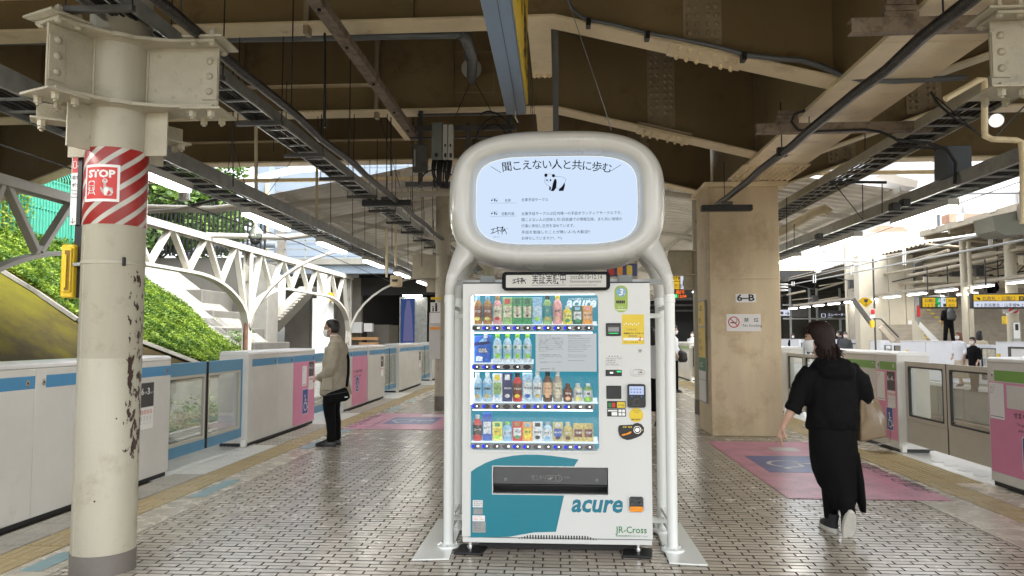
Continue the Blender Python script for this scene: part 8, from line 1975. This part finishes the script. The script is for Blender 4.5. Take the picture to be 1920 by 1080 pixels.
make('round_notice',M['paper'],sb_,lambda m:m.box(Xat(1702,yb_),Xat(1710,yb_),yb_ - .03,yb_ - .005,Zat(629,yb_),Zat(601,yb_)));make('notice_ring',M['redink'],sb_,lambda m:m.ring(F_front(0,yb_ - .031,0),circ(Xat(1706,yb_),Zat(616,yb_),.07),circ(Xat(1706,yb_),Zat(616,yb_),.045),0,.004))
make('handrail',M['darkgal'],sb_,lambda m:[m.tube([(Xat(1638,26),26,Zat(597,26)),(Xat(1652,26),26,Zat(598,26)),(Xat(1684,26),26,Zat(632,26))],.03,8),m.beam((Xat(1600,27),27,Zat(560,27)),(Xat(1634,27),27,Zat(608,27)),.1,.14)]);make('ramp_cheek',M['beigecloth'],sb_,lambda m:m.beam((Xat(1650,26.2),26.2,Zat(613,26.2)),(Xat(1674,26.2),26.2,Zat(640,26.2)),.1,.16))
st = thing('station_stairs','wide stone stairs with yellow edge marks climbing away on the opposite platform','stairs',(15,27,0))
M['stair'] = mat('stair_stone',(.34,.30,.24),.7,vary=.15,scale=4)
for i in range(22):
 y = 26.6 + i * .30;z = .16 * i
 o = make('step',M['stair'],st,lambda m:m.box(Xat(1722,27),24,y,y + .32,0,z + .16),bevel=.008)
 make('edge_mark',M['yellow'],o,lambda m:[m.box(xq,xq + .16,y - .004,y - .0005,z + .10,z + .155) for xq in (13.9,15.0)])
make('upper_wall',M['creamwall'],st,lambda m:m.box(Xat(1722,27),24,33.4,33.6,0,6))
# elevator
el = thing('elevator_shaft','dark glass elevator shaft with grey frame on the opposite platform','elevator',(13.5,42,0));ye = 42
def eb2(m,x0,y0,x1,y1,dy=0,dd=.05):m.box(Xat(x0,ye),Xat(x1,ye),ye + dy,ye + dy + dd,Zat(y1,ye),Zat(y0,ye))
make('glass_wall',M['darkglass'],el,lambda m:eb2(m,1468,545,1612,660,.02,.02));make('back',M['black'],el,lambda m:eb2(m,1468,500,1612,660,2.2))
for x in (1480,1516,1530,1573,1608):make('mullion',M['gal'],el,lambda m:eb2(m,x,540,x + 4,660,-.05),bevel=.01)
for y in (596,570):make('transom',M['gal'],el,lambda m:eb2(m,1468,y,1612,y + 3,-.04),bevel=.01)
make('sign_band',M['dgplate'],el,lambda m:eb2(m,1534,582,1608,596,-.09));make('sign_lettering',M['litwhite'],el,lambda m:[text(m,F_front(0,ye - .095,0),'エレベーター',Xat(1551,ye),Zat(592,ye),.17,bold=.01),text(m,F_front(0,ye - .095,0),'Elevator',Xat(1551,ye),Zat(595.5,ye),.08),m.ring(F_front(0,ye - .095,0),rrect(Xat(1539,ye),Xat(1547,ye),Zat(595,ye),Zat(588,ye),.02,2),rrect(Xat(1540,ye),Xat(1546,ye),Zat(594.4,ye),Zat(588.6,ye),.02,2),0,.01)])
make('grey_panels',M['darkgal'],el,lambda m:[eb2(m,1484,572,1515,594,-.03),eb2(m,1577,572,1608,582,-.03)])
t = thing('toilet_sign','small white arrow sign hanging just right of the pillar','sign',tuple(ap(1472,587,24)));q0 = at(1460,592,24);q1 = at(1481,581,24)
make('case',M['black'],t,lambda m:m.box(q0.x - .03,q1.x + .03,24,24.1,q0.z - .03,q1.z + .03));make('panel',M['litwhite'],t,lambda m:m.box(q0.x,q1.x,23.98,23.999,q0.z,q1.z));make('print',M['ink'],t,lambda m:[text(m,F_front(0,23.978,0),'→',q0.x + .18,q0.z + .02,.17,bold=.03),m.box(q0.x + .04,q0.x + .14,23.972,23.978,q0.z + .04,q0.z + .13)])
# hanging signs
def hsign(px0,px1,py0,py1,Y,label,segs):
 t = thing('hanging_sign',label,'sign',tuple(ap((px0 + px1) / 2,py1,Y)));q0 = at(px0,py1,Y);q1 = at(px1,py0,Y);W_ = q1.x - q0.x;H_ = q1.z - q0.z
 make('case',M['black'],t,lambda m:m.box(q0.x - .04,q1.x + .04,Y,Y + .15,q0.z - .04,q1.z + .04),bevel=.01)
 for x in (.2,.8):make('hanger',M['black'],t,lambda m:m.tube([(q0.x + W_ * x,Y + .07,q1.z),(q0.x + W_ * x,Y + .07,q1.z + 1.0)],.02,6))
 for (a0,a1,b0,b1,mt,txt,ink,sz) in segs:
  p = make('panel',M[mt],t,lambda m:m.box(q0.x + W_ * a0,q0.x + W_ * a1 - .01,Y - .02,Y - .001,q0.z + H_ * b0 + .005,q0.z + H_ * b1 - .005))
  if txt:make('panel_lettering',M[ink],p,lambda m:[text(m,F_front(0,Y - .021,0),s_,q0.x + W_ * a0 + .05 + (k % 2) * 0,q0.z + H_ * b1 - (k + 1) * H_ * (b1 - b0) / len(txt) + .015,sz,d=.002,bold=.01) for k,s_ in enumerate(txt)])
 return t
hsign(1730,1793,558,576,24.5,'hanging yellow, green and white direction sign over the stairs',[(0,.38,0,1,'lityel',('公園口','1 2 番線'),'ink',.12),(.385,.53,0,1,'litgreen',('ゐ','↙'),'litwhite',.13),(.54,.69,0,1,'litwhite',('↑','■'),'ink',.13),(.7,1,0,1,'lityel',('改札内','出口 ↗'),'ink',.10)])
hsign(1826,1960,552,576,21.5,'long hanging yellow over white station sign at the right edge',[(0,1,.5,1,'lityel',('↰ 北改札・公園口  ♿ 入谷口',),'ink',.13),(0,.55,0,.48,'litwhite',('↑ 3 京浜東北・山手線 4',),'ink',.11),(.55,1,0,.48,'litwhite',('↑ 上野 東京',),'ink',.11)])
t = thing('fragile_sign','orange diamond sign with a wine glass symbol on the opposite platform','sign',tuple(ap(1623,566,26)));q = at(1623,566,26)
Fd = F_front(q.x,26,q.z);make('diamond',M['lityel'],t,lambda m:m.prism(Fd,[(-.25,.02),(0,-.2),(.24,0),(.08,.14),(-.12,.14)],0,.03));make('glass_symbol',M['ink'],t,lambda m:[m.prism(Fd,[(-.07,.09),(.07,.09),(.05,-.01),(-.05,-.01)],.031,.035),m.fbox(Fd,-.01,.01,-.10,-.01,.031,.035),m.fbox(Fd,-.06,.06,-.12,-.10,.031,.035)])
# columns of the opposite platform
def opcol(px,Y,r_,label,wrap_=False,parts=()):
 x = Xat(px,Y);t = thing('steel_column',label,'column',(x,Y,0),'columns of the opposite platform')
 make('shaft',M['creamwall'],t,lambda m:m.lathe((x,Y,0),[(r_,0),(r_,5)],20,cap=False),smooth=40)
 if wrap_:
  z0,z1 = Zat(588,Y),Zat(566,Y)
  make('wrap',M['paper'],t,lambda m:m.lathe((x,Y,0),[(r_ + .003,z0),(r_ + .003,z1)],24,cap=False),smooth=True)
  def bands(m):
   H_ = z1 - z0
   for k in range(-3,6):
    vs = []
    for i in range(9):
     th = R(-170 + 160 * i / 8);u = (i / 8) * r_ * 2.8
     for zz in (k * .17 + u * .7,k * .17 + u * .7 + .09):
      z = min(max(zz,0),H_) + z0;vs.append((x + (r_ + .006) * math.cos(th),Y + (r_ + .006) * math.sin(th),z))
    m.add(vs,[(2 * i,2 * i + 2,2 * i + 3,2 * i + 1) for i in range(8)])
  make('red_bands',M['redink'],t,bands)
  a = at(1881,588,Y - .3);b = at(1891,567,Y - .3);make('stop_plate',M['paper'],t,lambda m:m.box(a.x,b.x,Y - .3,Y - .28,a.z,b.z));make('stop_square',M['redink'],t,lambda m:m.box(a.x + .02,b.x - .02,Y - .31,Y - .301,b.z - .17,b.z - .02))
  a = at(1882,608,Y - .3);b = at(1889,593,Y - .3);make('stop_box',M['yellow'],t,lambda m:m.box(a.x,b.x,Y - .3,Y - .2,a.z,b.z),bevel=.02)
  a = at(1898,636,Y - .22);b = at(1912,603,Y - .22);make('case',M['gal'],t,lambda m:m.box(a.x,b.x,Y - .25,Y - .21,0.9,b.z),bevel=.01);make('case_plate',M['paper'],t,lambda m:m.box(a.x + .03,b.x - .03,Y - .26,Y - .2505,a.z + .02,b.z - .03));make('case_figures',M['ink'],t,lambda m:m.box(a.x + .07,b.x - .07,Y - .268,Y - .261,a.z + .25,b.z - .07))
 return t
opcol(1899,22,.15,'cream column with red striped wrap at the right edge of the opposite platform',True)
opcol(1810,23.5,.09,'slim cream column right of the hanging direction sign');opcol(1822,23.0,.06,'thin pipe column beside the slim cream column')
t = thing('emergency_stop_box','yellow emergency stop box with red and white plate left of the handrail, opposite platform','alarm box',tuple(ap(1637,610,25)))
a = at(1633,614,25);b = at(1640,601,25);make('box',M['yellow'],t,lambda m:m.box(a.x,b.x,25,25.1,a.z,b.z),bevel=.01);a = at(1632,596,25);b = at(1641,579,25);make('plate',M['paper'],t,lambda m:m.box(a.x,b.x,25,25.02,a.z,b.z));make('red_square',M['redink'],t,lambda m:m.box(a.x + .02,b.x - .02,24.98,24.999,a.z + .13,b.z - .02));make('pole',M['darkgal'],t,lambda m:m.tube([(b.x,25.06,0),(b.x,25.06,4)],.03,6))
t = thing('poster_rail','tilted white notice panels on the stair parapet of the opposite platform','notice',(14.5,26,1.5))
pA = [at(x,y,26.2) for x,y in ((1726,604),(1761,639),(1749,641),(1724,613))];make('panel',M['paper'],t,lambda m:m.add(pA + [p + Vector((0,.05,0)) for p in pA],[(0,3,2,1),(4,5,6,7),(0,1,5,4),(1,2,6,5),(2,3,7,6),(3,0,4,7)]))
# canopy of the opposite platform
oc = thing('platform_canopy','corrugated canopy with tangled pipes over the opposite platform','canopy',(12,10,4.6))
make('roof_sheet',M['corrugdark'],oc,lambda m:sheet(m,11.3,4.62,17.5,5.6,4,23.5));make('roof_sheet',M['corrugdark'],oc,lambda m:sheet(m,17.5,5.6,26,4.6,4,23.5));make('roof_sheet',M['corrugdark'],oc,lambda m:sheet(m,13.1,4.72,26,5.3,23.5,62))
make('gutter',M['dimcream'],oc,lambda m:m.box(11.2,11.33,4,23.5,4.52,4.70),bevel=.01)
for i in range(12):make('gutter_bracket',M['white'],oc,lambda m:m.box(11.15,11.2,6 + i * 1.5,6.3 + i * 1.5,4.64,4.84),bevel=.01)
for i in range(12):
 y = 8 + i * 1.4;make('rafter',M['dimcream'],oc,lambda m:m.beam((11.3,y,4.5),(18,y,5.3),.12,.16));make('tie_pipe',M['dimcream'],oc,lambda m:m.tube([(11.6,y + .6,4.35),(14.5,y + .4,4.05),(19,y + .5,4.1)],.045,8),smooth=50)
 make('drop_pipe',M['dimcream'],oc,lambda m:m.tube([(12.6 + i * .5,y + 1.0,4.6),(12.6 + i * .5,y + 1.0,3.3)],.03,6));make('hanging_wire',M['black'],oc,lambda m:m.tube([(13.6,y + .3,4.8),(13.6,y + .3,3.1)],.02,5));make('hanging_wire',M['black'],oc,lambda m:m.tube([(15.2,y + 1.1,4.9),(15.2,y + 1.3,3.1)],.02,5))
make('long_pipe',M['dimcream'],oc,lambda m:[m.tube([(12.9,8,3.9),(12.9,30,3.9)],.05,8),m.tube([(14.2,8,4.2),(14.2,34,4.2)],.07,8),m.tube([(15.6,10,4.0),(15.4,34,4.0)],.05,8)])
make('cream_fascia',M['creamwall'],oc,lambda m:[m.box(13.2,20,27.5,27.6,3.4,3.6),m.box(14.8,24,24.4,24.7,3.75,4.25)],bevel=.01)
make('dark_cable',M['rubber'],oc,lambda m:[m.tube([(13.5 + k,12,3.8 + .2 * math.sin(k * 3)),(13.2 + k,17,3.5),(13.6 + k,23,3.9 + .2 * math.sin(k)),(13.2 + k,30,3.6)],.025,6) for k in range(5)],smooth=60)
rq = random.Random(9)
for k in range(90):
 y = rq.uniform(9,40);x = rq.uniform(12.2,18);z = rq.uniform(3.4,4.6);q = rq.random()
 if q < .4:make('pipe',M['dimcream'],oc,lambda m:m.tube([(x,y,z),(x + rq.uniform(-.2,.2),y + rq.uniform(2,6),z + rq.uniform(-.15,.15))],rq.uniform(.02,.06),6))
 elif q < .65:make('pipe',M['dimcream'],oc,lambda m:m.tube([(x,y,z),(x + rq.uniform(2,5),y + rq.uniform(-.3,.3),z + rq.uniform(-.1,.4))],rq.uniform(.02,.05),6))
 elif q < .85:make('cable',M['rubber'],oc,lambda m:m.tube([(x,y,z + .2),(x + .3,y + 1.5,z - .25),(x - .1,y + 3.2,z + .1)],.02,6),smooth=60)
 else:make('box',M['darkgal'],oc,lambda m:m.box(x,x + .3,y,y + .2,z - .3,z + .1),bevel=.01)
make('lamp_beam',M['dimcream'],oc,lambda m:[m.box(12.44,12.56,6,40,3.03,3.12)],bevel=.006)
for i in range(13):
 y = 16.2 + i * 1.95;t = lamp(12.5,y,2.90,'lit tube lamp over the edge of the opposite platform, %s from the right' % (o8 + ['thirteenth'])[i],ln=1.25,grp='tube lamps of the opposite platform')
for i in range(4):lamp(14.2,26 + i * 2.2,2.9,'lit tube lamp deeper inside the opposite platform, %s in its row' % o8[i],ln=1.2,grp='tube lamps of the opposite platform')
# beyond: cross viaduct, dark trackside, light blue girder, pale buildings
cv_ = thing('cross_viaduct','beige riveted viaduct girder crossing the tracks in the distance right of the pillar','viaduct',(9,42,4.2))
make('web',M['creamwall'],cv_,lambda m:m.box(4.8,24,50,50.3,Zat(520,50),Zat(492,50)));make('flange',M['cream'],cv_,lambda m:m.box(4.8,24,49.6,50.6,Zat(524,50),Zat(520,50)),bevel=.01);make('splice',M['pillar'],cv_,lambda m:m.box(Xat(1502,50),Xat(1515,50),49.95,49.999,Zat(518,50),Zat(503,50)))
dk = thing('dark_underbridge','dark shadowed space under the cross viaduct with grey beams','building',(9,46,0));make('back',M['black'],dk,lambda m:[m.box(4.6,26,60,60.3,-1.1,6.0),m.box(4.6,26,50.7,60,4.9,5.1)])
for k in range(5):make('beam',M['darkgal'],dk,lambda m:m.beam((5,52 + k,4.8 - k * .35),(17,52 + k * 1.2,4.9 - k * .4),.12,.14))
for k in range(4):make('upright',M['darkgal'],dk,lambda m:m.box(14 + k * 1.2,14.2 + k * 1.2,50.8,51,0,4.8))
lg_ = thing('pale_girder','pale blue grey box girder crossing behind the far wires on the right','bridge',(16,38,6));gpt = [at(x,y,36) for x,y in ((1535,508),(1535,486),(1640,452),(1728,440),(1728,460),(1700,466))]
make('web',mat('pale_blue_girder',(.50,.56,.62),.5,vary=.04),lg_,lambda m:m.add(gpt + [p + Vector((0,.6,0)) for p in gpt],[(0,5,4,3,2,1),(6,7,8,9,10,11)] + [(i,(i + 1) % 6,(i + 1) % 6 + 6,i + 6) for i in range(6)]))
make('top_rail',M['gal'],lg_,lambda m:m.beam(at(1600,441,35.5),at(1726,438,35.5),.2,.22));make('hanger_plate',M['gatecap'],lg_,lambda m:m.box(at(1519,0,34).x,at(1526,0,34).x,34,34.2,at(1519,512,34).z,at(1519,467,34).z))
pb_ = thing('pale_building','washed out white building with vents beyond the right tracks','building',(40,70,0));M['palewash'] = mat('pale_render',(.80,.80,.80),.7,vary=.04)
make('wall',M['palewash'],pb_,lambda m:[m.box(28,70,62,80,-1,20),m.box(22,34,90,100,-1,15)]);[make('vent_unit',M['gatecap'],pb_,lambda m:m.box(33 + k * 4.3,35 + k * 4.3,61.2,61.9,11 + (k % 3),12.2 + (k % 3))) for k in range(6)];make('pipe',M['greypvc'],pb_,lambda m:[m.tube([(31,61.8,6),(31,61.8,16)],.12,8),m.tube([(28,61.7,13),(60,61.7,13)],.1,8)]);M['rroof'] = mat('rusty_roof',(.42,.25,.18),.8,vary=.2);make('rusty_roof',M['rroof'],pb_,lambda m:m.prism(F_front(0,50,0),[at(x,y,50).xz for x,y in ((1625,440),(1650,423),(1692,423),(1712,441))],-1,0));make('rusty_canopy',M['rroof'],pb_,lambda m:m.box(at(1765,412,50).x,at(1836,412,50).x,49,50,at(1800,420,50).z,at(1800,405,50).z))
t = thing('grey_awning','pale grey boxed awning end sticking out above the right lamp tray','awning',tuple(ap(1680,340,14)));gq = [at(x,y,14) for x,y in ((1640,333),(1660,323),(1722,338),(1720,352),(1700,349))]
make('box',M['gatecap'],t,lambda m:m.add(gq + [p + Vector((0,.6,0)) for p in gq],[(0,4,3,2,1),(5,6,7,8,9)] + [(i,(i + 1) % 5,(i + 1) % 5 + 5,i + 5) for i in range(5)]))
# catenary wires, right and left
cw = thing('overhead_wires','thin overhead contact wires running along the right tracks','wires',(6.5,10,5))
for (p,q,r_) in (((1465,500),(1920,338),.010),((1465,537),(1920,450),.022),((1520,520),(1870,433),.02),((1465,528),(1600,497),.014)):
 A = at(*p,42);B = at(*q,12);make('wire',M['gal'] if r_ > .012 else M['black'],cw,lambda m:m.tube([A,B],r_,6))
for (px,y0,y1,Y) in ((1487,528,536,36),(1527,515,530,30),(1598,495,515,24),(1695,464,497,19),(1857,432,465,13.5)):make('dropper',M['white'],cw,lambda m:[m.tube([at(px - 2,y0,Y),at(px - 2,y1,Y),at(px + 2,y1,Y),at(px + 2,y0,Y)],.018,6)])
make('registration_arm',M['white'],cw,lambda m:[m.tube([at(1530,489,30),at(1648,489,28)],.06,8),m.tube([at(1585,500,26),at(1605,496,26),at(1635,508,26)],.03,8),m.tube([at(1750,452,17),at(1862,435,17)],.03,8)])
t = thing('left_wires','thin black wire running along the left track in front of the truss','wires',(-5,10,3));make('wire',M['black'],t,lambda m:[m.tube([at(0,271,5.2),at(130,315,6.2),at(285,362,8),at(560,455,14),at(760,540,30)],.008,6)])
t = thing('insulator_assembly','grey lamp-like insulator hanging just right of the pillar over the tracks','insulator',tuple(ap(1470,535,30)));make('cap',M['darkgal'],t,lambda m:m.lathe(tuple(at(1468,530,30)),[(.05,.05),(.25,.05),(.30,.2)],12));make('discs',M['lampbody'],t,lambda m:[m.lathe(tuple(at(1468,530,30)),[(.10,-.1 - k * .12),(.2,-.08 - k * .12),(.2,-.05 - k * .12),(.1,-.03 - k * .12)],12) for k in range(3)])
# wall unit at the right edge
t = thing('fan_unit','olive grey machine unit hanging at the right edge above the wires','equipment',tuple(ap(1890,430,9)));uq = [at(x,y,9) for x,y in ((1860,405),(1893,398),(1922,394),(1922,440),(1885,441),(1866,432))]
make('casing',mat('olive_casing',(.22,.23,.19),.5,vary=.06),t,lambda m:m.add(uq + [p + Vector((0,.4,0)) for p in uq],[(0,5,4,3,2,1),(6,7,8,9,10,11)] + [(i,(i + 1) % 6,(i + 1) % 6 + 6,i + 6) for i in range(6)]))
make('plate',M['gatecap'],t,lambda m:m.box(at(1893,0,8.95).x,at(1898,0,8.95).x,8.95,8.99,at(0,430,8.95).z,at(0,402,8.95).z))
# people over there
figure('person in black climbing the stairs with a grey backpack',Xat(1781,28.5),28.6,1.05,R(90),1.70,'blackcloth','blackcloth',mask_=False,bagc='greycloth',backpack=True,step=.14)
figure('woman with light brown hair, white top and pale skirt behind far glass gate',Xat(1797,22.6),22.6,0,R(200),1.58,'whiteshirt','beigecloth','brownhair',skirt_=True,style='bob')
figure('person in a dark cap with white mask bending down behind the far gate wall',Xat(1823,22.2),22.2,-.12,R(200),1.55,'blackcloth','blackcloth',step=.03)
figure('person in a beige coat with a grey bag turned away by the thin pipe column',Xat(1835,23.9),23.9,0,R(60),1.62,'beigecloth','blackcloth',mask_=False,style='bob',step=.03)
figure('person in shorts high on the stairs above the direction sign',Xat(1802,32),32,2.85,R(90),1.68,'navycloth','skin',mask_=False,step=.10)
figure('person in black partly hidden by the long yellow sign on the stairs',Xat(1862,32),32,2.35,R(80),1.68,'blackcloth','blackcloth',mask_=False,step=.10)
figure('long haired person waiting far away just right of the pillar',Xat(1486,40),40,-.02,R(250),1.60,'blackcloth','blackcloth',style='bob',step=.02)
figure('grey haired person with white mask behind the far gate beside the woman in black',Xat(1584,31),31,0,R(250),1.62,'greycloth','blackcloth','darkhairg' if 'darkhairg' in M else 'hair',step=.02)
figure('dark haired person beside the grey haired one behind the far gate',Xat(1574,31.4),31.4,0.02,R(150),1.66,'navycloth','blackcloth',step=.02)
for k,(px,Y,lab) in enumerate(((1300,36,'nearest the sign'),(1308,40,'in the middle'),(1314,44,'nearest the pillar'))):
 figure('tiny distant person in a white shirt on the far platform, ' + lab,at(px - 3,600,Y).x,Y,0,R(250 + 20 * k),1.65,'whiteshirt','blackcloth',step=.02,group='tiny distant people')
# far end of our own platform
make('far_backdrop',M['concdark'],None,lambda m:m.box(-30,30,100,101,-1,6),kind='structure')
t = thing('kiosk_wall','pale far wall with a pink banner closing the view between machine and pillar','wall',(2,55,0));make('wall',M['creamwall'],t,lambda m:m.box(-.5,3.1,55,56,0,3.4));make('banner',M['pink'],t,lambda m:m.box(1.2,2.7,54.9,54.99,2.1,2.9))
